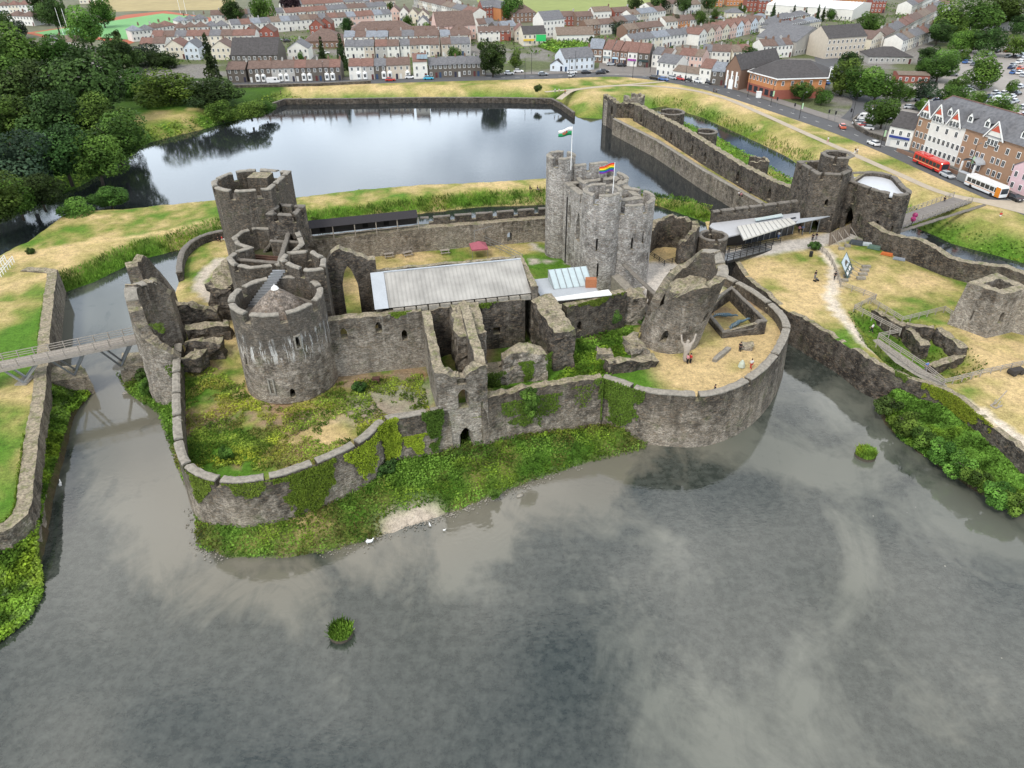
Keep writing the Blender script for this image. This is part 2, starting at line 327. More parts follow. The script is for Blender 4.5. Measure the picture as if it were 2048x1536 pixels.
# --- water
RIP = P(900, 985, 0)
def water_mat():
    t = NT('lake_water'); a = t.n('Attribute', attribute_name='Col')
    w = t.noise(.060, 9, .58, t.pos((1, .75, 1)), .9); w2 = t.noise(.22, 8, .66, t.pos((1, .6, 1)), 1.2)
    f = t.math('ADD', t.math('MULTIPLY', w, .76), t.math('MULTIPLY', w2, .24))
    sp = t.n('SeparateColor'); t.l(a.outputs['Color'], sp.inputs[0])
    silt = t.mix(sp.outputs[1], (.112, .120, .100), (.150, .142, .112))
    weed = t.mix(t.rng(t.noise(.9, 5, .7), .4, .65), (.026, .033, .028), (.060, .069, .060))
    c = t.mix(t.math('MULTIPLY', t.rng(t.math('ADD', f, t.math('MULTIPLY', sp.outputs[0], .22)), .50, .62), 1.0), silt, weed)
    c = t.mix(sp.outputs[2], c, (.020, .024, .026))
    fl = t.n('TexVoronoi'); fl.inputs['Scale'].default_value = .55; t.l(t.pos(), fl.inputs['Vector'])
    spot = t.math('MULTIPLY', t.rng(fl.outputs['Distance'], .035, .06, 1, 0), t.rng(t.noise(.07, 3), .58, .66))
    c = t.mix(t.math('MULTIPLY', spot, t.math('SUBTRACT', 1.0, sp.outputs[2])), c, (.42, .40, .34))
    t.col(c); t.b.inputs['Roughness'].default_value = .03; t.l(t.rng(sp.outputs[2], 0, 1, 1.85, 1.5), t.b.inputs['IOR']); t.b.inputs['Specular IOR Level'].default_value = .5
    h = t.math('ADD', t.noise(1.6, 3, .5, t.pos((1, 1.6, 1)), .4), t.math('MULTIPLY', t.noise(.25, 3), .8)); rp = t.n('Mapping'); rp.inputs['Location'].default_value = (-RIP[0], -RIP[1], 0); t.l(t.n('NewGeometry').outputs['Position'], rp.inputs[0]); wv = t.n('TexWave', wave_type='RINGS', rings_direction='Z'); wv.inputs['Scale'].default_value = .42; wv.inputs['Distortion'].default_value = 1.5; t.l(rp.outputs[0], wv.inputs['Vector'])
    ln_ = t.n('VectorMath', operation='LENGTH'); t.l(rp.outputs[0], ln_.inputs[0]); h = t.math('ADD', h, t.math('MULTIPLY', wv.outputs[0], t.math('MULTIPLY', t.rng(ln_.outputs['Value'], 3, 16, .9, 0), t.rng(t.noise(.25, 3), .4, .6)))); t.bump(h, .06, .12)
    return t.m
M_WATER = water_mat()
def wcol(x, y, z, d):
    near = (y < 150)
    weed = sst(.25, .75, vn(x, y, .02, 3, 8)); weed = np.clip(weed+sst(75, 45, y)*.45-.25, 0, 1)
    bank = sst(16, 1, dpoly(x, y, CBANK))*near; silt = np.clip(bank+sst(.5, .8, vn(x, y, .03, 3, 9))*.5, 0, 1)
    deep = sst(125, 150, y)*1.0
    return np.stack([weed*(1-bank), silt, deep], 1)
CBANK = PL([(225, 745), (250, 790), (310, 830), (345, 930), (380, 1010), (388, 1100), (450, 1122), (560, 1122), (650, 1112), (740, 1086), (830, 1056), (930, 1022), (1000, 992), (1060, 970), (1170, 932), (1295, 903)], 0)
patch('lake_water', [(-330, -60), (330, -60), (330, 318), (-330, 318)], 4.0, lambda x, y, d: 0*x, wcol, M_WATER, label='still grey lake and moat water around the castle')
# --- bank between the far lake and the castle moat
LB = PL([(-200, 640), (0, 515), (30, 503), (85, 462), (110, 442), (200, 430), (280, 425), (450, 408), (580, 406), (700, 391), (840, 379), (960, 374), (1095, 366), (1230, 380), (1310, 396), (1425, 417), (1425, 452), (1310, 412), (1200, 405), (1090, 411), (960, 416), (850, 428), (700, 448), (610, 458), (450, 470), (365, 500), (280, 522), (190, 566), (128, 588), (60, 610), (-120, 700)], 0)
LBPATH = smooth_path(PL([(20, 520), (150, 492), (330, 466), (450, 437), (620, 432), (760, 415), (880, 402), (1000, 392), (1092, 386), (1230, 396), (1330, 412)], 2.8), 3)
def lbh(x, y, d): return np.where(d < .05, -.5, 3.0*sst(0, 6, d)+.1+(vn(x, y, .35, 3)-.5)*.4)
def lbc(x, y, z, d):
    dp = dpoly(x, y, LBPATH, False); c = grass(x, y, .50, 11)
    c = lerp(c, grass(x, y, .12, 12), sst(6.0, 2.5, d+(vn(x, y, .3, 3, 2)-.5)*2.5))
    mound = sst(26, 4, np.hypot(x+68, y-141)); c = lerp(c, grass(x, y, 1.0, 3), mound*sst(3.2, 5.5, d))
    return lerp(c, DRY*1.1, sst(1.5, .5, dp)*.8)
patch('lake_bank', LB, 1.3, lbh, lbc, label='dry grass bank dividing the far lake from the moat')
# --- western island with its own retaining wall
WI_EDGE = PL([(-60, 548), (40, 541), (95, 545), (88, 590), (80, 650), (70, 740), (64, 800), (52, 860), (42, 930), (34, 1000), (26, 1030), (0, 1048), (-120, 1075)], 4.9)
WI = WI_EDGE+[(-160, 60), (-160, 150)]
patch('west_island_lawn', WI, 1.5, lambda x, y, d: 4.7+(vn(x, y, .1, 3)-.5)*.5*sst(0, 3, d), lambda x, y, z, d: grass(x, y, .42-.25*sst(8, 1, d)+sst(100, 125, y)*.3, 21), label='mown grass on the walled western island')
WBANK = PL([(185, 790), (165, 815), (150, 835), (140, 880), (122, 950), (108, 1000), (100, 1060), (90, 1110), (92, 1190), (60, 1245), (0, 1292), (-90, 1340)], 0)+WI_EDGE[:4:-1]+[P(110, 770, 0), P(160, 770, 0)]
def wbh(x, y, d): return np.where(d < .05, -.4, .06+2.2*sst(6.5, .3, dpoly(x, y, WI_EDGE[4:], False))+(vn(x, y, .5, 3)-.5)*.5)
def ebh(x, y, d): return np.where(d < .02, -.4, .06+2.3*sst(9, 0, dpoly(x, y, EP_EDGE, False))+(vn(x, y, .5, 3)-.5)*.5)
def bankh(h, w=3): return lambda x, y, d: np.where(d < .05, -.4, h*sst(0, w, d)+.06+(vn(x, y, .5, 3)-.5)*.4*sst(0, 1, d))
patch('west_shore', WBANK, 1.0, wbh, lambda x, y, z, d: lerp(SOIL*.5, grass(x, y, .05, 22)*.75, sst(.3, 1.5, d)), label='overgrown shore below the western island wall')
# --- castle island: shore, then the walled ward
BE = P(825, 1046, 0)
CB = CBANK+[(22, 88), (-20, 82), (-31, 72), (-42, 78), (-47, 92), (-53, 99)]
def cbc(x, y, z, d):
    c = grass(x, y, .10, 31); c = lerp(c, DARKG*1.5, sst(.5, .7, vn(x, y, .14, 4, 33))*.7)
    beach = sst(5.5, 2.5, np.hypot(x-BE[0], y-BE[1]))*sst(4.5, 1.5, d+(vn(x, y, .5, 3, 7)-.5)*2)
    return lerp(lerp((.16, .14, .11), c*.8, sst(.15, .9, d)), (.42, .36, .29), beach)
patch('castle_shore', CB, .9, bankh(1.6, 5), cbc, label='green shore at the foot of the castle wall')
WZ = 6.9
W_WALL = smooth_path(PL([(350, 690), (346, 725), (345, 765), (345, 805), (346, 850), (350, 893), (361, 925), (380, 944), (405, 956), (435, 963), (465, 966), (510, 962), (555, 953), (605, 937), (650, 920), (700, 897), (738, 873), (772, 842), (805, 836), (862, 826), (900, 818)], 8.3), 1.0)
S_WALL = PL([(962, 805), (1010, 789), (1060, 778), (1130, 767), (1205, 757)], 8.8)
E_WALL = smooth_path(PL([(1205, 757), (1238, 767), (1285, 783), (1340, 790), (1410, 792), (1460, 781), (1497, 764), (1530, 740), (1558, 708), (1575, 675), (1580, 652), (1568, 628), (1545, 606), (1505, 578), (1465, 556), (1440, 545)], 8.4), 1.0)
NW_WALL = smooth_path(PL([(470, 455), (440, 460), (410, 467), (383, 479), (363, 497), (354, 520), (352, 545)], 8.4), 1.0)
NCUR = PL([(590, 466), (840, 440), (1092, 420)], 12.5)              # outer line of the north curtain
WARD = [p for p in W_WALL]+S_WALL+E_WALL[1:]+[(34, 138), (25, 141), (9, 142)]+NCUR[::-1]+[(-47, 131)]+NW_WALL+[(-57, 104)]
KEEPC = (15.5, 124)
INNER = [(-27, 93), (22, 103), (13, 141), (-38, 131)]
WPATH = smooth_path(PL([(440, 520), (412, 545), (400, 570), (415, 590), (440, 608), (460, 625), (440, 645)], WZ), 1)
def wardc(x, y, z, d):
    wild = grass(x, y, .34, 41); red = lerp((.30, .17, .09), (.27, .22, .16), vn(x, y, .5, 3, 4))
    wild = lerp(wild, red, sst(.50, .60, vn(x, y, .22, 4, 44))*.9); wild = lerp(wild, (.36, .32, .26), sst(9, 2, np.hypot(x+17, y-83.5)+(vn(x, y, .4, 3, 3)-.5)*8)*.75)
    dry = grass(x, y, .95, 42); lawn = grass(x, y, .86, 43)
    c = lerp(wild, grass(x, y, .08, 45), sst(-4, -1, x)*sst(26, 20, x)*sst(100, 97, y)*(1-inpoly(x, y, INNER)))
    c = lerp(c, dry, sst(18, 23, x+(vn(x, y, .2, 3, 1)-.5)*5)*sst(112, 100, y))
    c = lerp(c, grass(x, y, .80, 46), sst(112, 120, y)*sst(18, 24, x))
    west = sst(-40, -44, x)*sst(96, 99, y); c = lerp(c, grass(x, y, .74, 47), west)
    i = inpoly(x, y, INNER)*1.0; ov = sst(-5, -1, x); ward = lerp(lawn, lerp(grass(x, y, .25, 48), (.44, .40, .34), sst(.58, .68, vn(x, y, .4, 4, 4))), ov); c = lerp(c, ward, i)
    pav = sst(9.5, 8.0, np.hypot((x-27)*.8, y-119)); c = lerp(c, (.50, .46, .41), pav)
    c = lerp(c, (.50, .44, .36), sst(1.5, .9, dpoly(x, y, WPATH, False)))
    return c
def drop(x, y): return 1.4*sst(-9.5, -12.5, x)*sst(98, 94, y)
def wardh(x, y): return WZ+(vn(x, y, .25, 3)-.5)*.35-drop(x, y)
patch('ward_ground', WARD, .9, lambda x, y, d: wardh(x, y)-.5*sst(1.4, .2, d), wardc, label='grass and weeds inside the castle wards')
# --- eastern platform and the dam
EP_EDGE = smooth_path(PL([(1455, 515), (1478, 537), (1502, 563), (1545, 600), (1600, 636), (1690, 687), (1745, 726), (1800, 748), (1850, 768), (1905, 790), (1965, 836), (2048, 906), (2200, 1030)], 5.4), 1.2)
EP = EP_EDGE+[(136, 58), (136, 105), (92.5, 116.5), (84.5, 125), (79.3, 144), (73.5, 155.4), (61, 156.5), (43, 153), (42, 145)]
EPATH = smooth_path(PL([(1420, 512), (1500, 500), (1580, 490), (1632, 492), (1662, 520), (1668, 560), (1662, 600), (1690, 640), (1740, 690), (1830, 740), (1900, 795), (1960, 825), (2100, 920)], 5.2), 1.5)
PIT = PL([(1735, 630), (1790, 640), (1850, 660), (1930, 720), (1900, 745), (1820, 735), (1760, 680)], 5.2)
def eph(x, y, d): return 5.2+(vn(x, y, .15, 3)-.5)*.35-2.4*sst(3.5, 0, dpoly(x, y, PIT)*(~inpoly(x, y, PIT)))*1.0
def epc(x, y, z, d):
    c = grass(x, y, .58, 51); c = lerp(c, grass(x, y, .25, 52), sst(4.9, 3.8, z)); c = lerp(c, grass(x, y, .2, 53), sst(3.2, 1, dpoly(x, y, [(78.7, 142.8), (84, 124.5), (91.4, 116)], False))*.9)
    dp = dpoly(x, y, EPATH, False); c = lerp(c, (.60, .53, .43), sst(1.25, .8, dp))
    return lerp(c, (.48, .45, .41), sst(3.2, 2.0, dpoly(x, y, PL([(1450, 512), (1530, 498), (1620, 486), (1690, 470)], 5.2), False)))
patch('east_platform_lawn', EP, 1.0, eph, epc, label='parched lawn on the walled eastern platform')
EB = PL([(1755, 822), (1768, 850), (1795, 880), (1850, 918), (1900, 952), (1960, 990), (2048, 1030), (2200, 1110)], 0)+[p for p in EP_EDGE[::-1] if 63 < p[1] < 96 and p[0] > 57]
patch('east_shore', EB, 1.0, ebh, lambda x, y, z, d: lerp(SOIL*.45, grass(x, y, .04, 61)*.7, sst(.4, 1.8, d)), label='shrubby shore below the eastern platform wall')
DP0 = [P(1232, 240, 4.5), P(1262, 255, 4.5), P(1320, 284, 4.5), P(1414, 344, 4.5), P(1505, 396, 4.5), P(1530, 410, 4.5)]
DW = [P(1276, 240, 4.5), P(1320, 265, 4.5), P(1414, 326, 4.5), P(1508, 382, 4.5), P(1592, 426, 4.5)]          # foot of the dam's tall wall
DAM = DP0+[P(1610, 440, 4.5)]+DW[::-1]+[P(1262, 228, 4.5), P(1225, 228, 4.5)]
patch('dam_walk', DAM, 1.2, lambda x, y, d: 4.5+0*x, lambda x, y, z, d: lerp(grass(x, y, .62, 71), DRY2, sst(1.4, .4, d)*.5), label='grass walk along the top of the long dam')
DBK = PL([(1340, 236), (1420, 266), (1480, 300), (1560, 345), (1610, 372), (1640, 395)], 0)
patch('dam_shore', [p for p in DBK]+[(q[0]+1, q[1]+1) for q in DW[::-1]], 1.5, bankh(1.0), lambda x, y, z, d: grass(x, y, .05, 72), label='overgrown strip behind the dam wall')
# ------------------------------------------------------------------ masonry builder
class Line:
    "outer wall line; outward is on the right of travel"
    def __init__(s, pts, closed=False):
        s.p = [np.array(p[:2], float) for p in pts]; s.closed = closed
        if closed: s.p.append(s.p[0])
        d = [np.hypot(*(b-a)) for a, b in zip(s.p, s.p[1:])]; s.s = np.concatenate([[0], np.cumsum(d)]); s.L = s.s[-1]
        n = len(s.p); tn = [(s.p[i+1]-s.p[i])/max(d[i], 1e-9) for i in range(n-1)]; s.nv = []
        for i in range(n):
            a = tn[i-1] if i > 0 else (tn[-1] if closed else tn[0]); b = tn[i] if i < n-1 else (tn[0] if closed else tn[-1])
            m = np.array([a[1]+b[1], -a[0]-b[0]]); m /= max(np.hypot(*m), 1e-9); c = max(.5, m @ np.array([b[1], -b[0]])); s.nv.append(m/c)
    def at(s, u):
        u = min(max(u, 0), s.L); i = min(max(np.searchsorted(s.s, u, 'right')-1, 0), len(s.p)-2); f = (u-s.s[i])/max(s.s[i+1]-s.s[i], 1e-9)
        return s.p[i]*(1-f)+s.p[i+1]*f, s.nv[i]*(1-f)+s.nv[i+1]*f
def circ(cx, cy, r, a0=0, a1=360, n=44, closed=None):
    closed = abs(a1-a0-360) < 1e-6; k = n if closed else n+1
    return [(cx+r*math.cos(R(a0+(a1-a0)*i/n)), cy+r*math.sin(R(a0+(a1-a0)*i/n))) for i in range(k)]
def masonry(name, ln, t, z0, top, mat, parent=None, ops=(), gaps=(), depth=1.0, rag=0.0, batter=0.0, lean=(0, 0), step=None, rfreq=.8, rough=0.0, seed=0):
    topf = top if callable(top) else (lambda u: top); z0f = z0 if callable(z0) else (lambda u: z0)
    U = set(round(float(x), 3) for x in ln.s); st = step or (.55 if rag else 0)
    if st: U |= set(round(x, 3) for x in np.arange(0, ln.L, st))
    for c, w, *_ in ops: U |= set(round(c-w/2+w*k/6, 3) for k in range(7))
    for a, b in gaps: U |= {round(a, 3), round(b, 3)}
    U = sorted(u for u in U if -1e-6 <= u <= ln.L+1e-6); V = [U[0]]
    for u in U[1:]:
        if u-V[-1] > .04: V.append(u)
    U = V; Zs = sorted(set(round(z, 3) for o in ops for z in o[2:5]))
    if rough:
        zt = min(topf(u) for u in U)-.3; z = z0f(0)+1.2
        while z < zt:
            if all(abs(z-q) > .4 for q in Zs): Zs.append(round(z, 3))
            z += 1.2
        Zs.sort()
    nl = 1+len(Zs)+2; verts = []; idx = {}
    def arch(o, u):
        k = abs(u-o[0])/(o[1]/2); return o[3]+(o[4]-o[3])*(1-k**1.7) if k <= 1 else o[3]
    def zz(i, j):
        u = U[i]; zt = topf(u)
        if rag: zt += rag*(noise.noise(Vector((u*rfreq, seed*7.7, 1.3)))*1.1+noise.noise(Vector((u*rfreq*3.1, seed*3.1, 5.3)))*.55)
        if j == 0: return z0f(u)
        if j == nl-1: return zt
        if j == nl-2: return max(zt-depth, (Zs[-1] if Zs else z0f(u))+.01) if gaps else zt-.12
        z = Zs[j-1]
        for o in ops:
            if o[0]-o[1]/2-1e-3 <= u <= o[0]+o[1]/2+1e-3 and o[3] < z <= o[4]+1e-3: z = min(z, arch(o, u))
        return min(z, zt-.15)
    def vid(i, j, k):
        i2 = 0 if (ln.closed and i == len(U)-1) else i; key = (i2, j, k)
        if key not in idx:
            u = U[i2]; z = zz(i2, j); p, n = ln.at(u); zb = z0f(u); off = -t*k
            if k == 0: off += batter*max(0, topf(u)-z)
            if rough: off += rough*noise.noise(Vector((p[0]*.9, p[1]*.9, z*.9+k*31)))
            q = p+n*off; idx[key] = len(verts); verts.append((q[0]+lean[0]*(z-zb), q[1]+lean[1]*(z-zb), z))
        return idx[key]
    def solid(i, j):
        if i < 0 or i >= len(U)-1:
            if not ln.closed: return False
            i %= len(U)-1
        if j < 0 or j >= nl-1: return j < 0
        u = (U[i]+U[i+1])/2
        if j == nl-2 and any(a < u < b for a, b in gaps): return False
        if 1 <= j <= nl-3 and Zs:
            zl, zh = Zs[j-1], (Zs[j] if j < len(Zs) else 1e9)
            for o in ops:
                if abs(u-o[0]) < o[1]/2 and zl >= o[2]-1e-3 and zh <= o[4]+1e-3: return False
        return True
    faces = []
    for i in range(len(U)-1):
        for j in range(nl-1):
            if not solid(i, j): continue
            a, b, c, d = (i, j), (i+1, j), (i+1, j+1), (i, j+1)
            faces.append(tuple(vid(*q, 0) for q in (a, b, c, d))); faces.append(tuple(vid(*q, 1) for q in (d, c, b, a)))
            for (p, q), nb in (((a, b), (i, j-1)), ((b, c), (i+1, j)), ((c, d), (i, j+1)), ((d, a), (i-1, j))):
                if not solid(*nb): faces.append((vid(*q, 0), vid(*p, 0), vid(*p, 1), vid(*q, 1)))
    return link(name, mk(name, verts, faces, mat), None, parent)
def coping(ln, u0, u1, topf, t, mat, parent, h=.24, over=.05, lean=(0, 0), zb=0):
    us = sorted({u0, u1} | {u for u in list(ln.s)+list(np.arange(u0, u1, .9)) if u0+.1 < u < u1-.1}); v = []; prof = [(over, -.05), (over, h*.45), (-t*.25, h*.95), (-t*.75, h*.95), (-t-over, h*.45), (-t-over, -.05)]; m = len(prof)
    for u in us:
        p, n = ln.at(u); z = topf(u)
        for o, dz in prof:
            q = p+n*(o+.10*noise.noise(Vector((u*1.7, o*3, z)))); v.append((q[0]+lean[0]*(z-zb), q[1]+lean[1]*(z-zb), z+dz+.13*noise.noise(Vector((u*1.3, o*2, 7)))))
    f = [(i*m+j, (i+1)*m+j, (i+1)*m+(j+1) % m, i*m+(j+1) % m) for i in range(len(us)-1) for j in range(m)]+[tuple(range(m-1, -1, -1)), tuple((len(us)-1)*m+j for j in range(m))]
    return link('coping', mk('coping', v, f, mat), None, parent)
def every(ln, period, gap, off=0.0, lo=0, hi=None):
    hi = ln.L if hi is None else hi; n = max(1, int(round((hi-lo)/period))); p = (hi-lo)/n
    return [(lo+off+p*k+p/2-gap/2, lo+off+p*k+p/2+gap/2) for k in range(n)]
def merlons(ln, gaps, lo=0, hi=None):
    hi = ln.L if hi is None else hi; e = [lo]+[x for g in sorted(gaps) for x in g]+[hi]; return [(e[i], e[i+1]) for i in range(0, len(e), 2) if e[i+1]-e[i] > .25]
def fort(name, label, pts, t, z0, top, mat, closed=False, ops=(), period=0, gap=.6, off=0.0, depth=1.0, cop=M_COPE, cat='wall', part='masonry', deck=None, deckmat=None, parent=None, gaps=None, **kw):
    ln = Line(pts, closed); tf = top if callable(top) else (lambda u: top)
    c = np.mean(np.array([p[:2] for p in pts]), 0)
    e = parent or empty(name, (c[0], c[1], z0 if not callable(z0) else z0(0)), 0, label, cat)
    g = gaps if gaps is not None else (every(ln, period, gap, off) if period else [])
    masonry(part, ln, t, z0, top, mat, e, ops, g, depth, **kw)
    if cop:
        for a, b in merlons(ln, g): coping(ln, a, b, tf, t, cop, e, lean=kw.get('lean', (0, 0)), zb=z0 if not callable(z0) else z0(0))
    if deck is not None:
        poly = [tuple(ln.at(u)[0]-ln.at(u)[1]*(t*.98)) for u in np.linspace(0, ln.L, 40)[:-1]]
        m = MB(); m.prism(poly, deck-.25, deck); m.obj('roof_deck', deckmat or M_LEAD, e)
    return e, ln
def chunk(name, label, poly, z0, top, mat, rough=.5, sp=.6, seed=0, parent=None, cat='ruin', taper=0.0):
    "broken lump of wall: footprint extruded, then eroded"
    ol = resample(poly, sp); n = len(ol); c = np.mean(np.array(ol), 0); tf = top if callable(top) else (lambda x, y: top)
    hm = max(tf(*p) for p in ol)-z0; L = max(3, int(hm/sp)); v = []; f = []
    def dis(p):
        q = Vector(p)*.75+Vector((seed*5, 0, 0)); return Vector((noise.noise(q), noise.noise(q+Vector((31, 0, 0))), noise.noise(q+Vector((0, 57, 0)))))*rough+Vector((noise.noise(q*3), noise.noise(q*3+Vector((31, 0, 0))), noise.noise(q*3+Vector((0, 57, 0)))))*rough*.4
    for j in range(L+1):
        for x, y in ol:
            k = j/L; x2 = c[0]+(x-c[0])*(1-taper*k); y2 = c[1]+(y-c[1])*(1-taper*k)
            z = z0+(tf(x, y)-z0)*k; p = Vector((x2, y2, z)); v.append(p+dis(p)*(min(1, k*3)))
    for j in range(L): f += [(j*n+i, j*n+(i+1) % n, (j+1)*n+(i+1) % n, (j+1)*n+i) for i in range(n)]
    # top: triangulated with inner points
    A = np.array(ol); gx, gy = np.meshgrid(np.arange(A[:, 0].min(), A[:, 0].max(), sp), np.arange(A[:, 1].min(), A[:, 1].max(), sp)); gx = gx.ravel(); gy = gy.ravel()
    k = inpoly(gx, gy, ol); gx = gx[k]; gy = gy[k]; k = dpoly(gx, gy, ol) > sp*.5; gx = gx[k]; gy = gy[k]
    pv, _, pf, orig, *_ = delaunay_2d_cdt([Vector(p) for p in ol]+[Vector((a, b)) for a, b in zip(gx, gy)], [], [list(range(n))], 1, 1e-5)
    mp = {}
    for i, p in enumerate(pv):
        if orig[i] and orig[i][0] < n: mp[i] = L*n+orig[i][0]
        else:
            x2 = c[0]+(p.x-c[0])*(1-taper); y2 = c[1]+(p.y-c[1])*(1-taper); q = Vector((x2, y2, tf(p.x, p.y)+.15)); mp[i] = len(v); v.append(q+dis(q))
    f += [tuple(mp[i] for i in q) for q in pf]
    return tag(link(name, mk(name, v, f, mat), None, parent), label, cat) if not parent else link(name, mk(name, v, f, mat), None, parent)
def quadp(a, b, w, side=1):
    "footprint of a straight wall from a to b, thickness w on the left (side=1) or right"
    a = np.array(a, float); b = np.array(b, float); d = (b-a)/np.hypot(*(b-a)); n = np.array([-d[1], d[0]])*w*side; q = [tuple(a), tuple(b), tuple(b+n), tuple(a+n)]; return q if side > 0 else q[::-1]
# ------------------------------------------------------------------ retaining walls
e, ln = fort('ward_wall', 'long curved ward wall with pale coping around the overgrown front ward', W_WALL, 1.0, .2, 8.3, M_RETAIN, period=5.6, gap=.65, depth=.9, batter=.05)
fort('ward_wall', 'broken ivy-hung ward wall between the water gate and the sandy round ward', S_WALL, 1.3, .1, lambda u: 9.0-.02*u, M_RETAIN, cop=None, rag=.5, batter=.06, rough=.12, seed=3)
fort('ward_wall', 'tall curved ward wall rising from the water around the sandy ward', E_WALL, 1.1, -.4, 8.4, M_RETAIN, period=8.6, gap=.6, depth=.8, batter=.06)
fort('ward_wall', 'curved parapet wall behind the lawn, beside the narrow moat', NW_WALL, 1.0, -.3, 8.3, M_DARK, period=0, cop=M_COPED)
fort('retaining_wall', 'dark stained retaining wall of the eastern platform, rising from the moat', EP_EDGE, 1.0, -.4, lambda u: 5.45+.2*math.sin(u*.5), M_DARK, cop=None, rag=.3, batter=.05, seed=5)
fort('retaining_wall', 'stone retaining wall of the western island with a broad flat top', WI_EDGE[1:], 1.7, -.3, 5.0, M_RETAIN, cop=None, rag=.3, batter=.05, seed=6)
fort('quay_wall', 'low stone wall along the far shore of the lake', SHORE[11:19][::-1], .8, -.4, 1.9, M_DARK, cop=M_COPED, rag=.15)
fort('dam_wall', 'low dam wall standing in the lake, edging the grass walk', DP0[::-1], 1.2, -.4, 4.9, M_RETAIN, cop=M_COPE, batter=.05)
# ------------------------------------------------------------------ dam curtain with three turrets
lnd = Line(DW[::-1]); ops = [(x*lnd.L, 1.4, 5.2, 6.8, 8.0) for x in (.09, .24, .43, .52, .68, .76, .93)]
e, ln = fort('dam_curtain', 'long tall curtain wall with arched openings running along the dam', DW[::-1], 1.9, 0, lambda u: 10.0-.3*math.sin(u*.09), M_DARK, ops=ops, cop=None, rag=.35, rough=.1, seed=8)
for k, (px, py, r, zt, lb) in enumerate([(1343, 224, 4.2, 8.8, 'first, widest hollow turret'), (1413, 263, 3.2, 8.8, 'middle hollow turret'), (1516, 319, 2.9, 9.2, 'round hollow turret nearest the gatehouse')]):
    c = P(px, py, zt)
    fort('turret', f'{lb} on the back of the dam curtain', circ(*c, r, -150, 130, 20), .8, 0, zt, M_DARK, cop=M_COPED if k < 2 else None, rag=.1 if k < 2 else .5, cat='turret', seed=k)
c = P(1268, 200, 8); fort('turret', 'ragged broken turret on the end of the dam beside the path', circ(c[0], c[1], 3.6, -200, 100, 16), 1.1, 2, 9.3, M_STONE, cop=None, rag=.9, cat='turret', seed=31)
c = P(1226, 200, 8); fort('turret', 'broken shell turret at the lake corner of the dam', circ(c[0], c[1], 3.0, 60, 300, 14), 1.0, 0, 8.2, M_STONE, cop=None, rag=.9, cat='turret', seed=32)
fort('dam_curtain', 'thick end wall of the dam with a doorway, at the lake corner', [P(1205, 222, 4), P(1232, 236, 4.5), P(1258, 236, 4.5), P(1276, 240, 4.5)], 1.6, -.3, 9.2, M_DARK, ops=[(8.5, 1.5, 4.6, 6.6, 7.6)], cop=None, rag=.7, seed=33)
# ------------------------------------------------------------------ south-west drum tower
TC = (-32.4, 90.3); r = 6.3; an = lambda a: R(a)*r
e, ln = fort('drum_tower', 'big round tower with streaked stone and a conical roof inside its parapet', circ(*TC, r, 0, 360, 52), .8, 5.6, 19.3, M_TOWER, closed=True, cat='tower', batter=.022,
     ops=[(an(303), .55, 14.2, 15.2, 15.7), (an(228), .55, 11.0, 12.3, 12.8), (an(285), .7, 6.5, 7.6, 8.0)], period=4.9, gap=1.0, depth=1.25, deck=16.4, deckmat=M_COPED)
m = MB(); m.lathe([(4.35, 16.45), (4.2, 16.75), (2.1, 18.9), (.45, 20.35), (.3, 20.5), (.0, 20.6)], (*TC, 0), 40); m.obj('conical_roof', stone('roof_stone', (.10, .085, .072), (.19, .16, .135), (.30, .26, .22), .2, .1, top=(.2, .17, .14), zs=3, moss=0, grow=.0), e)
m = MB(); m.lathe([(.62, 20.15), (.35, 20.62), (.08, 20.8), (0, 21.1)], (*TC, 0), 12); m.obj('finial', M_WHITE, e)
for a, w, h, z in ((303, .95, 2.1, 13.85), (262, .9, 2.6, 7.2)):
    m = MB(); p, n = ln.at(an(a)); tn = np.array([-n[1], n[0]]); q = p+n*(.022*(19.3-z)+.05); pp = lambda u, zz_: (q[0]+tn[0]*u, q[1]+tn[1]*u, zz_)
    for u0, u1, z0_, z1_ in ((-w/2, -w/2+.2, z, z+h), (w/2-.2, w/2, z, z+h), (-w/2, w/2, z+h-.2, z+h+.05), (-w/2, w/2, z-.05, z+.2)): m.bar(pp((u0+u1)/2, z0_) if u1-u0 < .3 else pp(u0, (z0_+z1_)/2), pp((u0+u1)/2, z1_) if u1-u0 < .3 else pp(u1, (z0_+z1_)/2), .2, .2, up=(n[0], n[1], 0))
    m.obj('window_surround', M_COPE, e)
m = MB()
for k in range(13):   # lead-covered stair inside the parapet
    a = Vector((-36.6, 92.6, 16.6)).lerp(Vector((-33.4, 96.2, 20.2)), k/12); m.box(a.x-.9, a.y-.18, a.z-.2, a.x+.9, a.y+.18, a.z+.12)
m.obj('roof_stair', M_METAL, e)
# pentagonal stair block behind it
fort('stair_turret', 'angular crenellated turret behind the conical roof', [(-31.4, 95.8), (-28.8, 94.2), (-26.4, 94.8), (-27.0, 98.6), (-29.6, 101.6), (-33.4, 101), (-33.8, 98.2)], .7, 6, 21.0, M_STONE, closed=True, cat='turret', period=4.2, gap=.9, depth=1.3, deck=17.6, deckmat=M_COPED)
